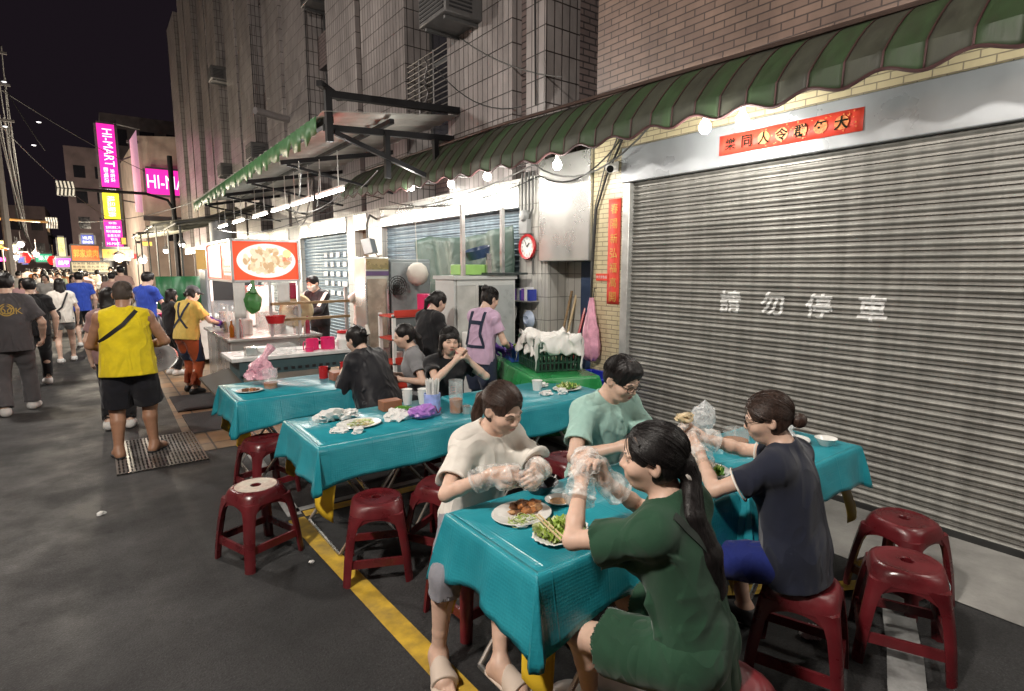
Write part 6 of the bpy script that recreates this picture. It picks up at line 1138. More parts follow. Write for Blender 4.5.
# woman in white
loc, fc = (1.44, 2.30), -86; L = to_local(loc, fc)
fg = Fig(1.62, True, hip=(0, 0, .545), lean=17, side=-3, head=(4, 24, 4), hands={1: L(1.27, 1.86, .925), -1: L(1.46, 1.80, .925)}, elbows={1: V(1, -.4, -.9), -1: V(-1, -.3, -.7)}, feet={1: L(1.09, 2.02, .085), -1: L(1.27, 1.80, .085)}, knees={1: V(.3, .5, 1), -1: V(0, .6, 1)}, palm={1: V(-.9, -.2, -.4), -1: V(.9, -.2, -.4)}, curl=(.75, .75), fdir={1: V(-.55, .75, .12), -1: V(.6, .7, .12)}, fyaw=(25, 5))
p1 = person(fg, loc, fc, 'woman in a white shirt with a brown ponytail, bending over her plate in plastic gloves', hair=dict(kind='pony', tail=[(.0, -.10, .02), (.01, -.14, -.03), (.03, -.13, -.12), (.045, -.10, -.20)], rs=[.034, .034, .030, .012], amp=.003), hairm=brown, top=tee(W_, sleeve=.72, hem=.08, seed=4, amp=.009, flare=.018, loose=.008), bottom=pants(GRY, 1., .22, hemw=.02, seed=6), shoes=slides(foamsole), toes=True, res=.0042, eye=.2, mouth=.010)
for q in (1, -1): glove(fg, p1, q, thin, .004, .010, .085)
decal(fg.shirt, p1, 'THEONE', fg.hip+fg.u*.30+fg.f*.2, -fg.x, fg.u*.93-fg.x*.15, -fg.f, .062, M('purple_print', (.30, .14, .32), .8))
# man in mint
loc, fc = (2.31, 2.32), -92; L = to_local(loc, fc)
fg = Fig(1.70, False, hip=(0, 0, .55), lean=15, head=(6, 26, 2), hands={1: L(2.10, 1.90, .87), -1: L(2.32, 1.88, .85)}, elbows={1: V(1, -.3, -.8), -1: V(-1, -.2, -.8)}, feet={1: L(2.12, 2.0, .08), -1: L(2.36, 2.0, .08)}, palm={1: V(-.8, -.2, -.5), -1: V(.8, -.2, -.5)}, girth=.94, curl=(.6, .6))
p2 = person(fg, loc, fc, 'man in a mint T-shirt and dark glasses, looking down', hair=dict(kind='short', thick=.014, amp=.005), hairm=black, top=tee(MINT, sleeve=.68, hem=.07, seed=9, amp=.009, flare=.022, loose=.008), bottom=pants(DGRY, 1., .9, seed=2), shoes=shoes(blackrub, whiterub), res=.0048, eye=.2)
specs(fg, p2, M('black_gloss', (.01, .01, .01), .1))
# woman in green
loc, fc = (1.50, 1.0), 100; L = to_local(loc, fc)
fg = Fig(1.62, True, hip=(0, 0, .545), lean=13, side=-3, head=(26, 4, -3), hands={-1: L(1.37, 1.42, 1.015), 1: L(1.46, 1.39, 1.0)}, elbows={-1: V(-1, -.1, -.9), 1: V(.9, -.2, -.8)}, feet={-1: L(1.44, 1.42, .085), 1: L(1.66, 1.40, .085)}, knees={-1: V(-.4, 1, .8), 1: V(.2, 1, .8)}, palm={-1: V(.9, .1, .1), 1: V(-.9, .1, .1)}, curl=(.8, .8), fdir={-1: V(.35, .3, .85), 1: V(-.35, .2, .9)}, girth=.96)
hn = fg.neck
p3 = person(fg, loc, fc, 'woman in a dark green dress with a long black ponytail, back to us', hair=dict(kind='pony', tail=[(.0, -.098, -.02), (.0, -.120, -.06), tuple(hn-fg.f*.085-V(0, 0, .04))+(0,), tuple(hn-fg.f*.125+fg.x*.02-V(0, 0, .17))+(0,), tuple(hn-fg.f*.135+fg.x*.045-V(0, 0, .30))+(0,), tuple(hn-fg.f*.135+fg.x*.055-V(0, 0, .40))+(0,)], rs=[.045, .034, .044, .058, .055, .02], amp=.003, wl=.018), hairm=black, top=tee(GREEN, sleeve=.66, hem=.16, seed=14, amp=.010, flare=.025, loose=.004, g=.013), bottom=pants(GREEN, .62, 0, g=.018, hemw=.03, seed=8, name='skirt'), shoes=shoes(whiterub, whiterub, .012), res=.0042)
for q in (1, -1): glove(fg, p3, q, thin, .004, .012, .09)
band(fg.shirt, p3, [fg.sh[-1]+fg.x*.05+fg.u*.05, fg.hip+fg.u*.26+fg.x*.03, fg.hip+fg.u*.02+fg.x*.20], fg.f, .026, M('dark_strap', (.012, .02, .015), .6))
mb = MB(); a = fg.H(0, -.112, -.045); mb.tube([a+fg.hx*.034*math.cos(t)+(fg.hf*.5+fg.hu*.8)*.034*math.sin(t) for t in [k*6.283/14 for k in range(15)]], .007, 6); part(mb, 'hair_tie', M('hair_tie', (.6, .55, .5), .6), p3); mb = MB(); mb.bar(fg.H(-.058, .055, .092), fg.H(-.078, .035, .072), .012, .006); part(mb, 'hair_clip', M('silver', (.7, .7, .7), .2, .9), p3)
sk = MB(); 
# woman in navy
loc, fc = (2.35, 1.10), 100; L = to_local(loc, fc)
fg = Fig(1.54, True, hip=(0, 0, .55), lean=10, head=(22, 16, 0), hands={-1: L(2.20, 1.50, .93), 1: L(2.30, 1.56, .97)}, elbows={-1: V(-1, -.1, -.9), 1: V(.9, .2, -.5)}, feet={-1: L(2.2, 1.45, .08), 1: L(2.5, 1.4, .08)}, palm={-1: V(.8, .3, .2), 1: V(-.8, .3, .2)}, curl=(.7, .7), fdir={-1: V(.2, .6, .55), 1: V(-.3, .7, .4)}, girth=1.1)
p4 = person(fg, loc, fc, 'woman in a navy T-shirt with a low brown bun and glasses', hair=dict(kind='bun', bun=(0, -.128, -.035), bunr=.036, amp=.003), hairm=brown, top=tee(NAVY, sleeve=.60, hem=.115, seed=17, amp=.009, flare=.016, loose=.016), bottom=pants(BLUE, .95, .0, g=-.002, seed=3, name='shorts'), shoes=shoes(blackrub, whiterub), res=.0045)
for q in (1, -1): glove(fg, p4, q, thin, .0042, .010, .08)
specs(fg, p4, MAT['black_gloss'])
mb = MB(); 
for q in (1, -1):
    a, e = fg.sh[q], fg.el[q]; u = nrm(e-a); c = a+(e-a)*.605; x, y, _ = frame(u); dr = V(0, 0, -1)-u*np.dot(V(0, 0, -1), u); r_ = .0505*fg.k*.95+.0128+.015; mb.tube([c+dr*.012+(x*math.cos(t)+y*math.sin(t))*r_ for t in [k*6.283/22 for k in range(23)]], .0045, 5)
part(mb, 'sleeve_trim', W_, p4); mb = MB(); vs, fs = crumple(tuple(fg.wr[-1]+fg.hd[-1]*.13+V(.03, .02, .05)), (.05, .04, .028), 77, 2, .5); mb.add(vs, fs, 0); o = mb.build('wrap', [nood[2]], None, label='lettuce wrap with pale filling held in the navy woman\'s gloves', cat='food', sharp=60)
cM = Matrix.Rotation(R(fc-90), 4, 'Z'); w_ = fg.wr[-1]+fg.hd[-1]*.13+V(.03, .02, .05); pw = cM @ Vector(w_); o.location = (loc[0]+pw.x, loc[1]+pw.y, w_[2]-.02)
# woman who eats with both hands
loc, fc = (2.40, 4.22), -100; L = to_local(loc, fc)
fg = Fig(1.60, True, hip=(0, 0, .545), lean=6, head=(-4, 6, -4), hands={1: L(2.34, 3.93, 1.03), -1: L(2.46, 3.94, 1.02)}, elbows={1: V(1, .3, -.9), -1: V(-1, .3, -.9)}, feet={1: L(2.25, 3.9, .08), -1: L(2.5, 3.9, .08)}, palm={1: V(-.8, -.4, .2), -1: V(.8, -.4, .2)}, curl=(.8, .7), fdir={1: V(-.4, .1, .9), -1: V(.4, .05, .9)}, girth=.95)
p5 = person(fg, loc, fc, 'woman with black bobbed hair and a black T-shirt holding food to her mouth', hair=dict(kind='bob', len=.16, bangs=True, amp=.003), hairm=black, top=tee(BLK, sleeve=.6, seed=21), bottom=pants(DGRY, 1., .9), shoes=shoes(blackrub, whiterub), res=.0062, eye=.35)
decal(fg.shirt, p5, '日', fg.hip+fg.u*.22+fg.f*.2-fg.x*.02, -fg.x, fg.u, -fg.f, .06, M('red_print', (.6, .05, .03), .7)); decal(fg.shirt, p5, 'EAT', fg.hip+fg.u*.14+fg.f*.2+fg.x*.05, -fg.x, fg.u, -fg.f, .025, W_)
# person in black jacket, back to us
loc, fc = (1.98, 4.62), 112; L = to_local(loc, fc)
fg = Fig(1.68, True, hip=(0, 0, .545), lean=24, head=(0, 20, 0), hands={1: L(1.95, 5.0, .8), -1: L(1.75, 4.98, .8)}, feet={1: L(2.1, 4.95, .08), -1: L(1.8, 4.95, .08)}, girth=1.22)
p6 = person(fg, loc, fc, 'person in a black jacket hunched with their back to the street', hair=dict(kind='bun', bun=(0, -.125, .03), bunr=.045, amp=.004), hairm=black, top=tee(JKT, sleeve=1, fore=.9, g=.028, hem=.12, seed=31, amp=.011, wl=.14, loose=.03, name='jacket'), bottom=pants(BLK, 1., .9), shoes=shoes(blackrub, blackrub), res=.0075)
mb = MB(); mb.obox(fg.H(0, -.17, .045), (fg.hx, fg.hf, fg.hu), (.012, .012, .045)); part(mb, 'hair_clip', W_, p6, bevel=.004)
# grey shirt with ponytail
loc, fc = (2.50, 4.84), 158; L = to_local(loc, fc)
fg = Fig(1.6, True, hip=(0, 0, .53), lean=12, head=(8, 12, 0), hands={1: L(2.25, 5.05, .75), -1: L(2.22, 4.75, .75)}, feet={1: L(2.2, 5.05, .08), -1: L(2.2, 4.8, .08)})
p7 = person(fg, loc, fc, 'woman in a grey shirt with a ponytail, in profile beside the black jacket', hair=dict(kind='pony', tail=[(0, -.10, .0), (0, -.135, -.06), (.01, -.13, -.17), (.02, -.115, -.27)], rs=[.035, .036, .034, .015]), hairm=black, top=tee(cloth('light_grey_cotton', (.22, .22, .23)), sleeve=.6, seed=22), bottom=pants(BLK, 1., .9), shoes=shoes(blackrub, whiterub), res=.0075)
# worker in lilac at the prep table
loc, fc = (3.13, 4.78), 12; L = to_local(loc, fc)
fg = Fig(1.60, True, hip=(0, 0, .86), lean=8, head=(-6, 22, 0), hands={1: L(3.46, 4.72, .95), -1: L(3.44, 4.95, .93)}, elbows={1: V(.8, -.6, -.6), -1: V(-.8, -.6, -.6)}, palm={1: V(-.6, 0, -.7), -1: V(.6, 0, -.7)}, curl=(.5, .5))
p8 = person(fg, loc, fc, 'worker in a lilac T-shirt and navy apron standing at the green prep table', hair=dict(kind='bun', bun=(0, -.105, .085), bunr=.042, amp=.003), hairm=black, top=tee(LIL, sleeve=.6, seed=25), bottom=pants(cloth('navy_jeans', (.03, .04, .075)), 1., .93, g=-.002, seed=12), shoes=shoes(blackrub, whiterub), res=.0062)
for q in (1, -1): glove(fg, p8, q, M('purple_rubber', (.13, .05, .36), .4), .005, .004, .05)
for q in (1, -1): band(fg.shirt, p8, [fg.sh[q]-fg.x*q*.05+fg.u*.05, fg.hip+fg.u*.26+fg.x*q*.075, fg.hip+fg.u*.12+fg.x*q*.12], fg.f, .035, APR)
band(fg.shirt, p8, [fg.hip+fg.u*.36-fg.x*.09, fg.hip+fg.u*.36+fg.x*.09], fg.f, .04, APR)
def apron(fig, root, h, m, top=.30, down=.34, cutf=-.02):
    F = Field(); k = fig.k; fig.torso(F, .024); 
    for q in (1, -1): fig.leg(F, q, .03, calf=False)
    F.cut(fig.hip+fig.f*cutf, -fig.f, .004); F.cut(fig.hip+fig.u*top, fig.u, .004); F.cut(fig.hip-V(0, 0, down), V(0, 0, -1), .004)
    for q in (1, -1): F.cut(fig.hip+fig.x0*q*.17, fig.x0*q+fig.u*.25, .01)
    F.noise = folds(77, .006, .1); v, f = F.mesh(h); return np_mesh('apron', v, f, m, root)
apron(fg, p8, .008, APR); band(fg.shirt, p8, [fg.hip+fg.u*.12-fg.x*.13, fg.hip+fg.u*.115, fg.hip+fg.u*.12+fg.x*.13], fg.f, .03, APR)
# worker in black behind
loc, fc = (2.75, 5.30), 10; L = to_local(loc, fc)
fg = Fig(1.58, True, hip=(0, 0, .84), lean=14, head=(-6, 28, 0), hands={1: L(3.10, 5.18, .95), -1: L(3.10, 5.42, .95)}, elbows={1: V(.8, -.6, -.6), -1: V(-.8, -.6, -.6)})
p9 = person(fg, loc, fc, 'worker in a black T-shirt with tied black hair, bending before the red rack', hair=dict(kind='pony', tail=[(0, -.1, .02), (0, -.135, -.05), (0, -.12, -.14)], rs=[.035, .034, .015]), hairm=black, top=tee(BLK, sleeve=.6, seed=26), bottom=pants(cloth('mauve_cotton', (.20, .14, .19)), 1., .93), shoes=shoes(blackrub, blackrub), res=.008)
# masked worker behind the stall, and one half hidden by the freezer
loc, fc = (2.95, 9.3), 205; L = to_local(loc, fc)
fg = Fig(1.66, False, hip=(0, 0, .90), lean=6, head=(5, 18, 0), hands={1: L(2.62, 9.3, 1.05), -1: L(2.62, 9.0, 1.05)})
p10 = person(fg, loc, fc, 'masked stall worker in a black and white jacket before the blue shutter', hair=dict(kind='short'), hairm=black, top=tee(JKT, sleeve=1, fore=.9, g=.024, seed=33, name='jacket'), bottom=pants(BLK, 1., .93), shoes=shoes(blackrub, whiterub), res=.010)
band(fg.shirt, p10, [fg.sh[-1]-fg.x*.06+fg.u*.06, fg.sh[-1]+fg.x*.03-fg.u*.16], V(.4, -1, 0), .05, W_, 'stripe'); band(fg.shirt, p10, [fg.sh[1]+fg.x*.05+fg.u*.06, fg.sh[1]-fg.x*.02-fg.u*.22], V(-.4, -1, 0), .05, W_, 'stripe')
F = Field(); fg.headf(F, True); F.grow = .006; F.cut(fg.H(0, .03, 0), -fg.hf, .004); F.cut(fg.H(0, 0, -.012), fg.hu, .004); F.cut(fg.H(0, 0, -.10), -fg.hu, .004); v, f = F.mesh(.006); np_mesh('mask', v, f, W_, p10)
loc, fc = (3.55, 8.9), 250; L = to_local(loc, fc)
fg = Fig(1.64, True, hip=(0, 0, .88), lean=22, head=(0, 20, 0), hands={1: L(3.3, 8.4, 1.45), -1: L(3.6, 8.4, 1.2)})
p11 = person(fg, loc, fc, 'worker in a white shirt half hidden behind the steel freezer', hair=dict(kind='bun', bun=(0, -.11, .05)), hairm=black, top=tee(W_, sleeve=1, fore=.85, seed=35, loose=.02), bottom=pants(DGRY, 1., .93), shoes=shoes(blackrub, whiterub), res=.010)
# worker in yellow with apron and cap
loc, fc = (.98, 9.05), 38; L = to_local(loc, fc)
fg = Fig(1.56, True, hip=(0, 0, .83), lean=10, head=(-4, 24, 0), hands={1: L(1.42, 9.05, .98), -1: L(1.38, 9.35, 1.0)}, elbows={1: V(.8, -.6, -.6), -1: V(-.8, -.6, -.6)}, feet={1: V(.13, -.06, .08), -1: V(-.12, .1, .08)}, girth=1.1)
p12 = person(fg, loc, fc, 'stall worker in a yellow T-shirt, rust trousers and grey cap', hair=dict(kind='pony', tail=[(0, -.1, .0), (0, -.12, -.05), (0, -.12, -.08)], rs=[.03, .03, .015]), hairm=black, top=tee(YTEE, sleeve=.75, seed=41, flare=.02, loose=.02), bottom=pants(RUST, 1., .86, hemw=.018, seed=15), shoes=shoes(blackrub, blackrub), res=.008)
apron(fg, p12, .01, APR, .30, .36, .045)
for q in (1, -1): band(fg.shirt, p12, [fg.sh[q]-fg.x*q*.05+fg.u*.05, fg.hip+fg.u*.26+fg.x*q*.02, fg.hip+fg.u*.10-fg.x*q*.12], fg.f, .03, APR)
for q in (1, -1): glove(fg, p12, q, M('purple_rubber', (.13, .05, .36), .4), .007, .004, .05)
F = Field(); F.ell(fg.H(0, -.012, .055), V(.09, .108, .078)*fg.k, np.stack([fg.hx, fg.hf, fg.hu]), .01); F.cone(fg.H(-.03, .10, .05), fg.H(.03, .10, .05), .055*fg.k, .055*fg.k, .01, (fg.hu, 6)); F.cut(fg.H(0, 0, .042), -fg.hu, .004); v, f = F.mesh(.008); np_mesh('cap', v, f, cloth('grey_cap', (.12, .13, .15)), p12)
# man in yellow
loc, fc = (.19, 6.30), 84; L = to_local(loc, fc)
fg = Fig(1.67, False, hip=(0, 0, .885), lean=3, head=(-6, 8, 0), hands={1: V(.13, .22, 1.02), -1: V(-.10, .24, 1.0)}, elbows={1: V(1, -.5, -.3), -1: V(-1, -.4, -.4)}, feet={1: V(.15, .03, .08), -1: V(-.13, -.04, .08)}, fyaw=(30, 15), girth=1.22)
p13 = person(fg, loc, fc, 'sturdy man in a sleeveless yellow top and black shorts on the grate', skin='tan', hair=dict(kind='short', thick=.003, amp=.0008), hairm=M('hair_cropped', (.055, .040, .032), .7, var=.3), top=tee(YELW, sleeve=0, hem=.10, seed=51, amp=.009, loose=.034), bottom=pants(cloth('black_shorts', (.012, .012, .017)), .92, 0, g=.014, hemw=.03, seed=18, name='shorts'), shoes=slides(blackrub, 'thong'), res=.0065)
band(fg.shirt, p13, [fg.sh[1]-fg.x*.07+fg.u*.06, fg.hip+fg.u*.38-fg.x*.0, fg.hip+fg.u*.22-fg.x*.2], fg.f, .035, M('black_strap', (.012, .012, .012), .6))
# man in charcoal
loc, fc = (-.88, 9.1), 92; L = to_local(loc, fc)
fg = Fig(1.73, False, hip=(0, 0, .915), lean=3, head=(-8, 6, 0), hands={1: V(.30, .16, .92), -1: V(-.30, .05, .88)}, elbows={1: V(.6, -1, 0), -1: V(-.6, -1, 0)}, feet={1: V(.13, .17, .085), -1: V(-.12, -.14, .085)}, fyaw=(12, 12), girth=1.08)
p14 = person(fg, loc, fc, 'man in a charcoal T-shirt with a mustard print on the back', hair=dict(kind='short', thick=.016, amp=.004), hairm=black, top=tee(DGRY, sleeve=.8, hem=.14, seed=61, flare=.03, loose=.03, g=.022), bottom=pants(cloth('ash_denim', (.10, .095, .10)), 1., .97, hemw=.02, g=.016, seed=19), shoes=shoes(whiterub, whiterub, .012), res=.009)
mustard = M('mustard_print', (.45, .30, .06), .7)
decal(fg.shirt, p14, '◎', fg.hip+fg.u*.36-fg.f*.2, fg.x, fg.u, fg.f, .15, mustard) if len(text_geo('◎')[0]) else None
decal(fg.shirt, p14, 'ROCK', fg.hip+fg.u*.345-fg.f*.2, fg.x, fg.u, fg.f, .075, mustard)
# others standing near
def simple(loc, fc, lab, H, fem, top, bottom, hairk, res=.012, skin='fair', shoe=None, lean=3, hands=None, sleeve=.65, stride=.0, bsh=.93, end=1., girth=1., group=None, head=(0, 4, 0), rise=None):
    k = H/1.68; fg = Fig(H, fem, hip=(0, 0, .53*H), lean=lean, head=head, hands=hands or {}, feet={1: V(.1, stride, .08), -1: V(-.1, -stride, .08)}, girth=girth)
    r = person(fg, loc, fc, lab, group, skin, hair=dict(hairk), hairm=black, top=tee(top, sleeve=sleeve, hem=.10, seed=int(H*1000), loose=.02), bottom=pants(bottom, end, bsh), shoes=shoes(shoe or whiterub, whiterub, .01) if shoe is not False else None, res=res, fine=False); return r, fg
LONG = dict(kind='long', len=.26); SHORT = dict(kind='short', thick=.014)
r_, g_ = simple((-.53, 13.5), 92, 'woman in white with long dark hair and a black shoulder bag', 1.60, True, W_, cloth('grey_shorts', (.20, .20, .20)), LONG, end=.5, bsh=0, stride=.13)
band(g_.shirt, r_, [g_.sh[1]-g_.x*.04+g_.u*.05, g_.hip+g_.u*.2, g_.hip+g_.u*.05-g_.x*.17], g_.f, .03, M('black_strap', (.012, .012, .012), .6)); mb = MB(); mb.obox(g_.hip+V(-.14, -.15, .06), ((1, 0, 0), (0, 1, 0), (0, 0, 1)), (.11, .04, .075)); part(mb, 'bag', blackrub, r_, bevel=.02)
simple((-.28, 16.2), 95, 'man in a bright blue T-shirt and black shorts beyond the woman in white', 1.70, False, BLT, BLK, SHORT, end=.9, bsh=0, stride=.1)
simple((-.78, 11.0), 97, 'man in a black top just beyond the charcoal T-shirt', 1.64, False, BLK, BLK, SHORT, stride=.12, girth=1.1)
simple((.10, 7.5), 80, 'woman with long dark hair half hidden by the man in yellow', 1.58, True, cloth('dusty_pink', (.30, .18, .18)), BLK, LONG)
simple((.72, 12.2), 40, 'man in a royal blue T-shirt facing the far stall counter', 1.72, False, BLT, BLK, SHORT, head=(-4, 10, 0), hands={1: V(.2, .35, 1.0), -1: V(-.2, .35, 1.0)})
simple((.95, 10.8), 20, 'dark haired worker in black behind the worker with the cap', 1.45, True, BLK, BLK, dict(kind='bob', len=.15), hands={1: V(.15, .35, .9), -1: V(-.15, .35, .9)})
# ------------------------------------------------------------------ the crowd farther down the street
pal = [(.5, .48, .45), (.45, .38, .30), (.02, .02, .025), (.30, .12, .05), (.42, .26, .22), (.08, .10, .2), (.55, .52, .48), (.12, .12, .12), (.5, .3, .3), (.25, .3, .2)]
ow = M('walker_top', (.5, .5, .5), .85, objcol=True, var=.1)
protos = [simple((0, 0), 90, 'small walker in the distant crowd', 1.6+.06*i, i % 2 == 0, ow, [BLK, GRY, DGRY, BLK][i], [LONG, SHORT, dict(kind='bob', len=.15), SHORT][i], res=.02, stride=.12 if i < 2 else .04, end=.6 if i == 0 else 1., bsh=0 if i == 0 else .9, group='walkers in the distant crowd')[0] for i in range(4)]
rr = random.Random(12); spots = []
for k in range(52):
    y = 17.5+k*.56+rr.uniform(-.3, .3); x = rr.uniform(-2.6, 1.0)-.02*(y-17)
    if k < 4: x = [-1.35, .35, -1.9, .62][k]
    spots.append((x, y))
lab = 'small walker far down the street, one of the packed distant crowd'
for k, (x, y) in enumerate(spots):
    o = protos[k] if k < 4 else copy_thing(protos[k % 4], (0, 0, 0), 0); o.location = (x, y, 0); o.rotation_euler = (0, 0, R(rr.choice([0, 0, 180, 20, -20, 160])+rr.uniform(-15, 15))); o.scale = (1, 1, rr.uniform(.95, 1.05)); o['label'] = lab; o['group'] = 'walkers in the distant crowd'; c = pal[rr.randrange(len(pal))]
    for ch in o.children: ch.color = (*c, 1)
# beyond them the crowd reads as one mass
def merged(root):
    Vs, Fs, Cs, n = [], [], [], 0
    for ch in root.children:
        me = ch.data; v = np.zeros(len(me.vertices)*3); me.vertices.foreach_get('co', v); f = np.zeros(len(me.loops), int); me.loops.foreach_get('vertex_index', f); v = v.reshape(-1, 3); nm = ch.name.split('.')[0]
        c = {'body': (.5, .32, .23), 'hair': (.012, .01, .01), 'trousers': (.03, .03, .035), 'shirt': (-1, 0, 0)}.get(nm, (.3, .3, .3)); Vs.append(v); Fs.append(f.reshape(-1, 4)+n); Cs.append(np.tile(c, (len(v), 1))); n += len(v)
    return np.concatenate(Vs), np.concatenate(Fs), np.concatenate(Cs)
G = [merged(p) for p in protos[:2]]; Vs, Fs, Cs, n = [], [], [], 0
for k in range(90):
    v, f, c = G[k % 2]; y = 46+rr.uniform(0, 40); x = rr.uniform(-4.2, 1.6); a = rr.uniform(-.3, .3)+rr.choice([0, math.pi]); ca, sa = math.cos(a), math.sin(a); w_ = np.stack([x+v[:, 0]*ca-v[:, 1]*sa, y+v[:, 0]*sa+v[:, 1]*ca, v[:, 2]*rr.uniform(.94, 1.06)], 1); cc = c.copy(); cc[cc[:, 0] < 0] = pal[rr.randrange(len(pal))]; Vs.append(w_); Fs.append(f+n); Cs.append(cc); n += len(v)
tag(np_mesh('crowd', np.concatenate(Vs), np.concatenate(Fs), M('crowd_cloth', (.3, .3, .3), .85, vcol=True), None, np.concatenate(Cs)), kind='stuff')
# ------------------------------------------------------------------ the far street: signs, buildings, poles, wires
def glow(name, col, es): return M(name, col, .4, var=.03, emit=col, es=es*.5)
mag = glow('magenta_panel', (.80, .02, .38), .85); yl = glow('yellow_panel', (.82, .70, .03), .95); wl_ = glow('white_panel', (.95, .93, .92), 1.2); bl_ = glow('blue_panel', (.03, .06, .35), .8); org = glow('orange_panel', (.75, .17, .03), .55); amb = glow('amber_panel', (.9, .5, .08), .9); pur = glow('purple_panel', (.45, .05, .65), 1.1); grl = glow('green_glow', (.02, .45, .22), .9); redl = glow('red_lantern', (.8, .03, .03), .9)
pale = pm('pale_render', (.42, .33, .28), .8, var=.2, vs=1, dirt=.4, dirtcol=(.15, .12, .11)); dark = pm('dark_render2', (.06, .05, .055), .85, var=.4, vs=1.5)
def board(name, cx_, y, z0, z1, wd, m, label, texts=(), th=.25, group=None, cat='sign', rz=0.):
    """an upright lit board facing the camera end of the street; texts: (words, x offset, z, height, width, material, turned)"""
    t = empty(name, (cx_, y, z0), 0, label, cat, group); mb = MB(); mb.box((cx_-wd/2, y, z0), (cx_+wd/2, y+th, z1)); mb.build('panel', m, t); mb = MB(); 
    for a, b_ in (((-1, 0), (-1, 1)), ((1, 0), (1, 1)), ((-1, 0), (1, 0)), ((-1, 1), (1, 1))): mb.bar((cx_+a[0]*wd/2, y+th/2, z0+(z1-z0)*a[1]), (cx_+b_[0]*wd/2, y+th/2, z0+(z1-z0)*b_[1]), .06, th+.04, up=(1, 0, 0) if a[1] != b_[1] else (0, 0, 1))
    mb.build('sign_frame', wframe, t); groups = {}
    for w_, ox, z, h, wdt, mt, turned in texts:
        g = groups.setdefault(mt.name, (MB(), mt)); X, Y = ((0, 0, -1), (1, 0, 0)) if turned else ((1, 0, 0), (0, 0, 1)); put_text(g[0], w_, 1, (cx_+ox, y-.02, z), X, Y, h=h, wd=wdt)
    for g, mt in groups.values(): g.build('lettering', mt, t, rec=False)
    return t
far = empty('corner_building', (5, 44, 0), 0, 'pale building with the magenta signs, jutting out beyond the tiled block', 'building')
mb = MB(); mb.add([(3.0, 45, 0), (12, 45, 0), (12, 60, 0), (2.4, 60, 0), (3.0, 45, 10.3), (12, 45, 11.2), (12, 60, 12), (2.4, 60, 10.3)], [(0, 1, 5, 4), (1, 2, 6, 5), (2, 3, 7, 6), (3, 0, 4, 7), (4, 5, 6, 7)]); mb.build('wall', pale, far)
mb = MB(); [mb.box((2.4, 44.9, z), (3.02, 45.2, z+.15)) for z in (3.4, 6.6, 9.8)]; mb.box((2.95, 44.88, 4.9), (12, 44.99, 5.2)); mb.build('ledge', dark, far)
for x in (4.2, 6.5): mb = MB(); mb.box((x, 44.95, 3.6), (x+1.2, 44.99, 4.7)); mb.build('window', glass_dark, far)
mb = MB(); mb.add([(2.55, 44.6, 5.4), (2.95, 44.8, 5.4), (2.95, 44.8, 10.6), (2.55, 44.6, 9.9)], [(0, 1, 2, 3)]); mb.build('narrow_panel', glow('pink_panel', (.75, .38, .50), .5), far, solid=.05)
w2 = [('HI-MART', .22, 9.85, .62, 2.7, wl_, True), ('來客店', .0, 0, .3, .8, wl_, True)]
board('tall_sign', 1.34, 45, 6.92, 10.8, .92, mag, 'tall magenta sign with white lettering running down it', [('HI-MART', .06, 9.35, .50, 2.3, wl_, True), ('來客店', .16, 7.65, .24, .8, wl_, True), ('歡唱店', -.18, 7.65, .24, .95, wl_, True)], group=None)
board('small_strip', 1.3, 45, 6.60, 6.84, .9, dark, 'thin dark strip between the magenta and yellow signs', [('▪HI-MART', 0, 6.72, .12, .6, wl_, False)])
board('yellow_sign', 1.28, 45, 4.92, 6.54, .86, yl, 'bright yellow sign hung below the tall magenta one', [('精品服飾', 0, 5.7, .42, 1.3, wl_, True)])
board('magenta_sign', 1.25, 45, 3.15, 4.84, .94, mag, 'lower magenta sign with small lines of white writing', [('NEW OPEN', 0, 4.65, .14, .4, wl_, False), ('全館任選第二件', 0, 4.38, .18, .78, wl_, False), ('現在開幕慶', 0, 4.12, .18, .78, wl_, False), ('全面五折', 0, 3.86, .18, .7, wl_, False), ('歡迎', 0, 3.62, .16, .35, wl_, False), ('HI-MART', 0, 3.34, .18, .78, wl_, False)])
board('wide_sign', 4.75, 44.4, 6.6, 8.2, 3.0, mag, 'wide magenta sign cut off by the tiled building', [('HI-MART', .1, 7.4, .85, 3.1, wl_, False)])
mb = MB(); mb.tube([(1.6, 45.3, 11.0), (3.2, 45.4, 10.8)], .05, 6); mb.tube([(1.6, 45.3, 8.5), (3.0, 45.4, 9.2)], .05, 6); mb.tube([(1.6, 45.3, 6.2), (3.2, 45.4, 6.0)], .05, 6); mb.tube([(1.9, 45.4, 2), (1.9, 45.4, 11.2)], .07, 6); mb.build('sign_bracket', wframe, None, label='steel brackets carrying the stacked signs out from the pale building', cat='bracket')
board('orange_banner', -.25, 38, 2.12, 3.0, 1.25, org, 'orange banner with yellow characters hung over the crowd', [('郭家燒肉', 0, 2.56, .42, 1.05, amb, False)], th=.04)
board('amber_sign', 1.05, 36, 2.3, 2.74, 1.2, amb, 'amber yellow signboard right of the orange banner', [('蚵仔煎', 0, 2.52, .26, .8, org, False)])
board('blue_sign', -.18, 60, 3.72, 4.55, .85, bl_, 'small blue sign with white writing behind the banner', [('HILIFE', 0, 4.3, .26, .6, wl_, False), ('服飾廣場', 0, 3.95, .24, .7, wl_, False)])
board('yellow_post_sign', -2.02, 62, 2.65, 4.35, .42, glow('pale_yellow', (.85, .8, .3), .8), 'narrow pale yellow sign left of the blue one', [('小吃', 0, 3.5, .3, .8, dark, True)])
board('purple_sign', -1.42, 44, 1.85, 2.35, .72, pur, 'oval glowing purple sign above the far heads', [('美甲', 0, 2.1, .26, .5, wl_, False)])
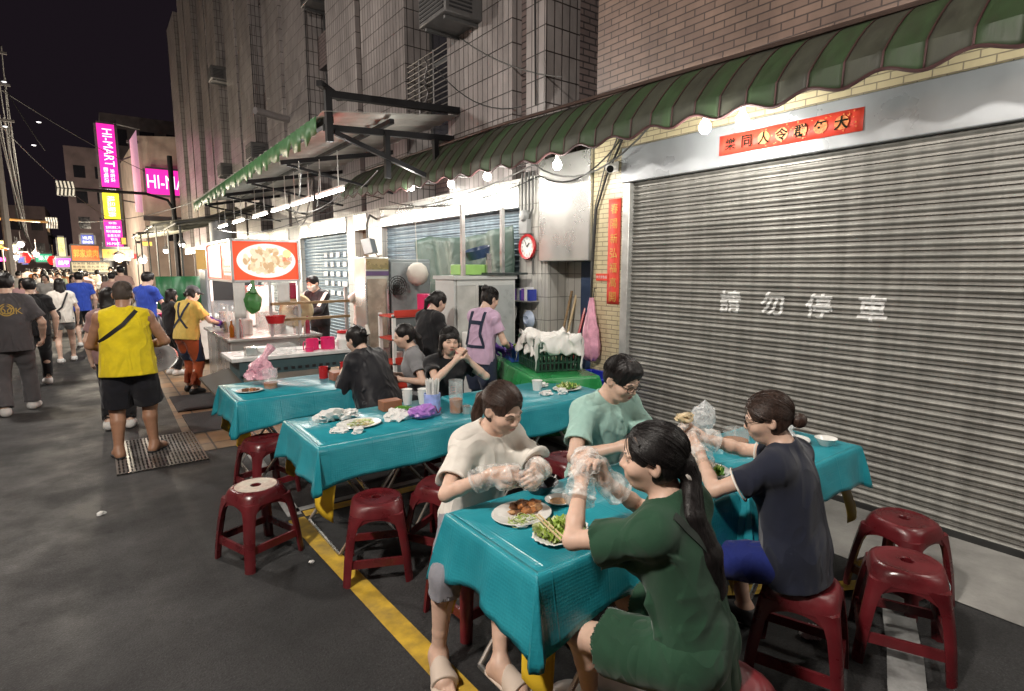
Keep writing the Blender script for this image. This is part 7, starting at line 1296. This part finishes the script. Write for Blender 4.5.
board('green_light_sign', -3.95, 75, 2.4, 3.2, 1.3, grl, 'green glowing sign far at the left end of the street', [('藥局', 0, 2.8, .5, .9, wl_, False)])
board('menu_wall', -.07, 33, 1.55, 2.08, 1.5, glow('menu_cream', (.65, .56, .36), .4), 'pale menu banner covered in dark characters below the orange one', [('炒米粉 豬血湯 肉圓', 0, 1.99, .11, 1.35, dark, False), ('魯肉飯 貢丸湯 蚵仔', 0, 1.84, .11, 1.35, dark, False), ('麵線 臭豆腐 甜不辣', 0, 1.69, .11, 1.35, dark, False)], th=.04)
for k, (x, y, z) in enumerate(((-4.4, 60, 2.6), (-3.0, 70, 2.5), (-1.6, 64, 2.4))):
    t = empty('red_lantern', (x, y, z), 0, ['round red lantern at the left edge of the far street', 'round red lantern by the purple sign', 'round red lantern right of the purple sign'][k], 'lantern', 'red lanterns over the far street'); mb = MB(); mb.lathe((x, y, z), [(0, -.45), (.3, -.4), (.5, 0), (.3, .4), (0, .45)], 14); mb.build('lantern_body', redl, t); mb = MB(); mb.tube([(x, y, z+.45), (x, y, z+1.4)], .02, 5); mb.build('cord', wirem, t)
hot = glow('hot_lamp', (1, .95, .85), 14)
for k, (x, y, z, r_, lab) in enumerate(((1.07, 34, 2.27, .20, 'big glaring lamp over the crowd beside the amber sign'), (1.69, 28, 2.1, .14, 'glaring lamp under the far canvas awning'), (2.22, 24.5, 2.4, .09, 'shaded lamp hanging under the canvas awning'), (2.3, 20.5, 2.5, .08, 'nearer shaded lamp hanging under the canvas awning'), (-2.4, 40, 2.5, .13, 'lamp glowing at a stall on the left side'), (-2.9, 48, 2.7, .15, 'second lamp glowing on the left side'), (-3.9, 52, 3.4, .2, 'high white lamp on the left building'), (-2.2, 58, 2.5, .2, 'small lamp at the far end of the crowd'), (-3.6, 44, 2.4, .15, 'low lamp at the left edge of the street'), (.3, 55, 2.4, .2, 'lamp deep behind the menu banner'))):
    t = empty('street_bulb', (x, y, z), 0, lab, 'lamp', 'lamps over the far stalls'); mb = MB(); mb.lathe((x, y, z), [(0, -r_), (r_*.7, -r_*.7), (r_, 0), (r_*.7, r_*.7), (0, r_)], 12); mb.build('globe', hot, t); mb = MB(); mb.lathe((x, y, z+r_), [(r_*1.5, -.05), (r_*.4, .12), (.02, .16)], 12); mb.tube([(x, y, z+r_), (x, y, z+r_+.7)], .012, 5); mb.build('shade', lou, t)
for x, y, z, W_e in ((1.4, 33.5, 2.5, 260), (2.0, 27.5, 2.4, 160), (.2, 22, 3.2, 120), (-3, 40, 3, 250), (-.8, 52, 3, 350), (-5, 60, 3, 300), (.6, 78, 7, 900), (-4.4, 43, 5.5, 260)): point('street_bulb_light', (x, y-.5, z-.45), W_e*2.2, (1, .88, .68), .2)  # the high points have no lamp: added fill for the far buildings
# far blocks on the left and at the end
def block(x0, y0, x1, y1, h, m, label, lit=.15, seed=0, side='x'):
    t = empty('building', ((x0+x1)/2, y0, 0), 0, label, 'building'); mb = MB(); mb.box((x0, y0, 0), (x1, y1, h)); mb.build('wall', m, t); r = random.Random(seed); mb = MB(); k = 0; y = y0+1.2
    mb2 = MB()
    while y < y1-1.5:
        z = 3.6
        while z < h-2: q = MB(); q.box((x1, y, z), (x1+.04, y+1.3, z+1.5)); q.build('window', glow('warm_window', (.8, .5, .25), .35) if r.random() < lit else glass_dark, t); z += 3.2
        y += 2.6
    x = x0+.8
    while x < x1-1.2:
        z = 3.6
        while z < h-2: q = MB(); q.box((x, y0-.04, z), (x+1.2, y0, z+1.5)); q.build('window', glass_dark, t); z += 3.2
        x += 2.2
    mb = MB(); [mb.box((x1, y0, z), (x1+.35, y1, z+.25)) for z in [3.0+3.2*i for i in range(int((h-3)/3.2))]]; mb.build('ledge', dark, t); return t
mauve = pm('mauve_render', (.14, .10, .105), .85, var=.35, vs=.7)
block(-14, 34, -6.3, 50, 9, mauve, 'dark apartment block with balconies at the left edge', .2, 1); block(-16, 51, -7.5, 72, 12, mauve, 'taller dark block farther down the left side', .2, 2); block(-1.8, 92, 5, 104, 17, mauve, 'dark tower closing the end of the street', .1, 3); block(-9.2, 100, -4.6, 112, 10, mauve, 'low dark block beside the tower', .2, 4); block(1.6, 66, 9, 88, 16, dark, 'dark block rising behind the stacked magenta signs', .05, 5)
block(-11, -8, -6.5, 20, 9, mauve, 'dark shop row across the street on the left', .1, 7)
# stalls of the left side, far off
for k, (x, y) in enumerate(((-3.6, 30), (-3.9, 36), (-4.3, 43))):
    t = empty('market_stall', (x, y, 0), 0, ['lit market stall on the left with a yellow roof', 'lit market stall behind the yellow roofed one', 'farthest lit market stall on the left'][k], 'stall', 'market stalls along the left side'); mb = MB(); mb.box((x-1.2, y, 0), (x+.3, y+3, .9)); mb.build('counter', foam, t); mb = MB(); mb.grid(lambda u, v: (x-1.6+2.3*u, y-.2+3.4*v, 2.6+.35*math.sin(u*3.14)), 8, 2); mb.build('roof', [amb, org, canv][k], t, solid=.03); mb = MB(); [mb.tube([(x+a, y+b_, 0), (x+a, y+b_, 2.6)], .03, 6) for a in (-1.4, .5) for b_ in (0, 3)]; mb.build('post', alu, t); point('street_bulb_light', (x-.3, y+1.2, 2.3), 60, (1, .85, .6), .1)
# small lit signs all down both sides
rs_ = random.Random(44); sc_l = ['red', 'white', 'amber', 'yellow', 'green', 'blue', 'magenta']; sc_m = [redl, glow('warm_white', (.95, .85, .65), 1.6), amb, glow('pale_yellow', (.85, .8, .3), .8), grl, bl_, mag]
for k in range(34):
    left = k % 3 != 2; y = 34+rs_.uniform(0, 46); x = (-3.6-.035*(y-30)+rs_.uniform(-.5, .7)) if left else 1.9+rs_.uniform(-.4, .9); q = rs_.choice([0, 1, 2, 2, 3, 3, 4, 5, 1, 6]); z = rs_.uniform(2.0, 3.6); ww, hh = rs_.uniform(.2, .6), rs_.uniform(.15, .4)
    t = empty('shop_sign', (x, y, z), 0, 'tiny lit sign deep in the glow at the end of the street', 'sign', 'tiny lit signs far down the street'); mb = MB(); mb.box((x-ww/2, y, z), (x+ww/2, y+.12, z+hh)); mb.build('panel', sc_m[q], t); mb = MB(); [mb.bar((x+s*ww/2, y+.06, z-.02), (x+s*ww/2, y+.06, z+hh+.02), .05, .14) for s in (-1, 1)]; mb.bar((x, y+.06, z+hh), (x, y+.06, z+hh+.6), .03, .03); mb.build('sign_frame', wframe, t)
# height boards with diagonal stripes, on the arms of gantry poles
zw = pm('zebra_white', (.62, .60, .55), .5, emit=(.6, .58, .5), es=.12); zb_ = pm('zebra_black', (.015, .015, .015), .5)
def zebra(cx_, y, z, wd, h, label):
    t = empty('striped_board', (cx_, y, z), 0, label, 'board', 'striped boards on the gantry arms'); mb = MB(); mb.box((cx_-wd/2, y, z-h/2), (cx_+wd/2, y+.08, z+h/2)); mb.build('panel', zb_, t); mb = MB(); s = wd/5
    for i in range(5):
        for row in (0, 1):
            z0, z1 = z-h/2+row*h/2+.02, z-h/2+(row+1)*h/2-.02; o = s*.5*(1 if row else -1)*.5; a = cx_-wd/2+i*s+.02; mb.add([(a+(s*.3 if row else 0), y-.01, z0), (a+s*.5+(s*.3 if row else 0), y-.01, z0), (a+s*.5+(0 if row else s*.3), y-.01, z1), (a+(0 if row else s*.3), y-.01, z1)], [(0, 1, 2, 3)])
    mb.build('stripes', zw, t, rec=False)
zebra(-.78, 36, 5.68, .75, .72, 'black and white striped board, the larger and higher one'); zebra(-1.86, 46, 4.58, .6, .7, 'black and white striped board, the smaller one lower left')
mb = MB(); mb.tube([(4.2, 40, 0), (4.2, 40, 8.4)], .14, 10); mb.tube([(4.2, 40, 5.2), (3.9, 39.8, 5.8), (2.8, 39, 6.0), (-.7, 36.2, 5.7)], .08, 8); mb.build('gantry_pole', blk, None, label='dark gantry pole whose curved arm reaches over the street', cat='pole')
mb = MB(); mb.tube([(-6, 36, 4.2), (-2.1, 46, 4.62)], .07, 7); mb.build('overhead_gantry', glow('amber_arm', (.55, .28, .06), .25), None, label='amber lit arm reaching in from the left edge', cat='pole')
mb = MB(); mb.tube([(-3.15, 36, 0), (-3.15, 36, 13)], .16, 9); [mb.bar((-4.0, 36, z), (-2.4, 36, z), .1, .1) for z in (8.6, 10.2, 11.6)]; mb.build('power_pole', pm('pole_concrete', (.13, .12, .12), .8), None, label='power pole with cross arms at the left edge of the sky', cat='pole')
for k in range(9):
    z = 8.3+.45*k; wirething(wire((-3.0+.22*(k % 3), 36, z), (-4.4-.12*k, 70, 3.6+.3*k), .9, 14), .028, 'power cable running from the pole down the left side of the street', wirem, 'power cables on the left')
for k, (a, b_, s, lab) in enumerate((((-3.1, 36, 10.2), (4.4, 46, 7.8), .3, 'upper cable crossing the street to the pale building'), ((-3.1, 36, 8.6), (1, 45, 5.0), .4, 'lower cable crossing the street'), ((-3.1, 36, 11.4), (-1.4, 36, 7.4), .2, 'cable sloping down to the striped board'), ((4.4, 30, 5.0), (-.4, 38, 4.2), .3, 'cable holding the orange banner'))): wirething(wire(a, b_, s, 14), .02, lab)
for k, (x, y, z) in enumerate(((-1.5, 35.5, 8.6), (-1.8, 36, 7.6), (-2.6, 35.9, 10.3), (-2.75, 35.9, 8.3))): mb = MB(); mb.lathe((x, y, z), [(0, -.04), (.05, -.02), (.06, .01), (0, .03)], 10, ax=((1.6, 0, 0), (0, 1, 0), (0, 0, 1))); mb.build('wire_lamp', glow('cool_lamp', (.8, .8, .85), 1.5), None, label=['small pale lamp on the upper crossing cable', 'small pale lamp on the cable above the striped board', 'pale lamp on the lower cross arm of the power pole', 'pale lamp near the top of the power pole'][k], cat='lamp')
# clutter of the next stalls on the right, behind the worker with the cap
mb = MB(); mb.grid(lambda u, v: (1.05+1.0*u, 14.2+.05*math.sin(u*15), .75+.85*v), 24, 2); mb.build('green_sheet', pm('green_sheet', (.015, .10, .035), .5, bump=.4, bs=8), None, label='green plastic sheet hung behind the royal blue T-shirt', cat='sheet', solid=.004)
mb = MB(); mb.box((1.9, 14.6, 1.75), (2.9, 14.7, 2.2)); mb.build('cardboard', pm('cardboard', (.45, .27, .08), .8), None, label='brown cardboard panel above the green sheet', cat='cardboard')
t = empty('grey_oven', (2.1, 12.2, .0), 0, 'grey oven with a slotted dark door beyond the picture sign', 'oven'); mb = MB(); mb.box((1.75, 12.4, 0), (2.7, 13.2, 1.75)); mb.build('body', pm('oven_grey', (.26, .27, .29), .4, .3), t, bevel=.02); mb = MB(); mb.box((1.82, 12.375, 1.15), (2.6, 12.399, 1.65)); mb.build('door', acd, t)
for k, (x, y, w_, h, m_, lab) in enumerate(((.95, 11.6, .9, .85, foam, 'white counter at the next stall along'), (1.2, 15.4, 1.2, .9, steelm, 'steel counter farther along the stalls'), (.9, 19, 1.3, .9, foam, 'pale counter under the first canvas awning'), (.8, 23, 1.3, .9, canv, 'dull counter under the second canvas awning'))): mb = MB(); mb.box((x, y, .1), (x+w_, y+1.6, h)); mb.box((x-.04, y-.04, h), (x+w_+.04, y+1.64, h+.05)); mb.build('stall_counter', m_, None, label=lab, cat='counter', bevel=.01)
mb = MB(); mb.lathe((1.0, 11.7, .9), [(0, 0), (.09, 0), (.16, .08), (.165, .08), (.15, .07), (0, .01)], 18); mb.build('red_bowl', pinkp, None, label='crimson bowl on the white counter of the next stall', cat='bowl')
mb = MB(); mb.lathe((.62, 8.3, .62), [(0, 0), (.16, .02), (.2, .06), (.19, .07), (0, .05)], 22, ax=(nrm((.2, .6, .75)), nrm((1, -.2, 0)), nrm((-.7, -.75, .6)))); mb.build('steel_basin', steelm, None, label='round steel basin hooked behind the stall worker', cat='basin')
mb = MB(); mb.tube([(3.2, 19.2, 0), (3.2, 19.2, 3.2)], .3, 14); mb.build('round_column', pm('grey_column', (.35, .36, .37), .5), None, label='round grey column under the canvas awnings', cat='column')
# unseen street lamps added on our side as fill light for the road
for k, (x, y, W_e) in enumerate(((-2.6, 1.0, 700), (-2.6, 11, 480))):
    t = empty('street_lamp', (x, y, 0), 0, ['street lamp behind the photographer on the left kerb', 'street lamp on the left kerb by the walkers'][k], 'street lamp', 'street lamps on the left kerb'); mb = MB(); mb.tube([(x-1.5, y, 0), (x-1.5, y, 5.6), (x-1.1, y, 5.9), (x, y, 5.95)], .06, 8); mb.build('pole', blk, t); mb = MB(); mb.box((x-.25, y-.12, 5.86), (x+.35, y+.12, 5.98)); mb.build('head', lou, t); point('street_lamp_light', (x+.05, y, 5.7), W_e, (1, .93, .84), .25)

# clutter over and inside the stalls
rc = random.Random(71); names = ['near', 'sagging', 'slack', 'tight', 'doubled', 'loose', 'drooping', 'long']
for k in range(8):
    y0 = 7.6+rc.uniform(0, 3); y1 = y0+rc.uniform(3, 8); x0, x1 = rc.uniform(2.5, 4.3), rc.uniform(2.4, 4.3); z0, z1 = rc.uniform(2.9, 3.4), rc.uniform(2.8, 3.3)
    wirething(wire((x0, y0, z0), (x1, y1, z1), rc.uniform(.08, .4), 12), rc.uniform(.007, .013), 'cable strung among the tube lamps under the canopy', group='cables under the canopy')
t = empty('stall_lamp', (1.85, 8.9, 1.5), 0, 'bare bright lamp inside the stall under the picture sign', 'lamp'); mb = MB(); mb.lathe((1.85, 8.9, 1.48), [(0, -.06), (.04, -.045), (.055, 0), (.03, .05), (0, .06)], 12); mb.build('globe', bulbm, t); mb = MB(); mb.tube([(1.85, 8.9, 1.54), (1.85, 8.9, 1.63)], .012, 6); mb.build('socket', sock, t); point('stall_light', (1.85, 8.75, 1.38), 9, (1, .95, .86), .05)
paper_w = pm('paper_white', (.72, .72, .70), .8, var=.1)
for k, (x, y, z, w_, h, m_, lab) in enumerate(((1.50, 8.005, 1.36, .14, .46, paper_w, 'long white price paper hanging at the left post of the stall'), (2.05, 8.005, 1.45, .16, .28, paper_w, 'white price paper hanging under the picture sign'), (2.17, 8.005, 1.47, .09, .22, M('packet_red', (.35, .02, .06), .4), 'dark red packet hanging under the picture sign'))):
    mb = MB(); mb.grid(lambda u, v: (x-w_/2+w_*u, y-.03-.01*math.sin(u*6+v*3), z-h/2+h*v), 6, 6); mb.build('price_paper', m_, None, label=lab, cat='paper', solid=.001)
for i in range(4):
    for j in range(5): mb = MB(); mb.box((4.495, 12.2+.42*i, 1.15+.22*j), (4.500, 12.2+.42*i+rc.uniform(.15, .3), 1.15+.22*j+.11)); mb.build('notice', paper_w, apt)
for k, (x, y, h, r_, m_) in enumerate(((1.42, 8.2, .22, .03, tea), (1.52, 8.15, .24, .028, MAT['red_plastic']), (1.44, 8.32, .2, .03, foam), (2.4, 8.15, .24, .03, MAT['packet_red']), (2.42, 8.3, .2, .035, foam))):
    mb = MB(); mb.lathe((x, y, .861), [(0, 0), (r_, 0), (r_, h*.65), (r_*.4, h*.82), (r_*.4, h), (0, h)], 14); mb.build('sauce_bottle', m_, None, label=['amber sauce bottle at the stall corner', 'red sauce bottle at the stall corner', 'white squeeze bottle at the stall corner', 'dark red bottle at the inner stall corner', 'white tub bottle at the inner stall corner'][k], cat='bottle')
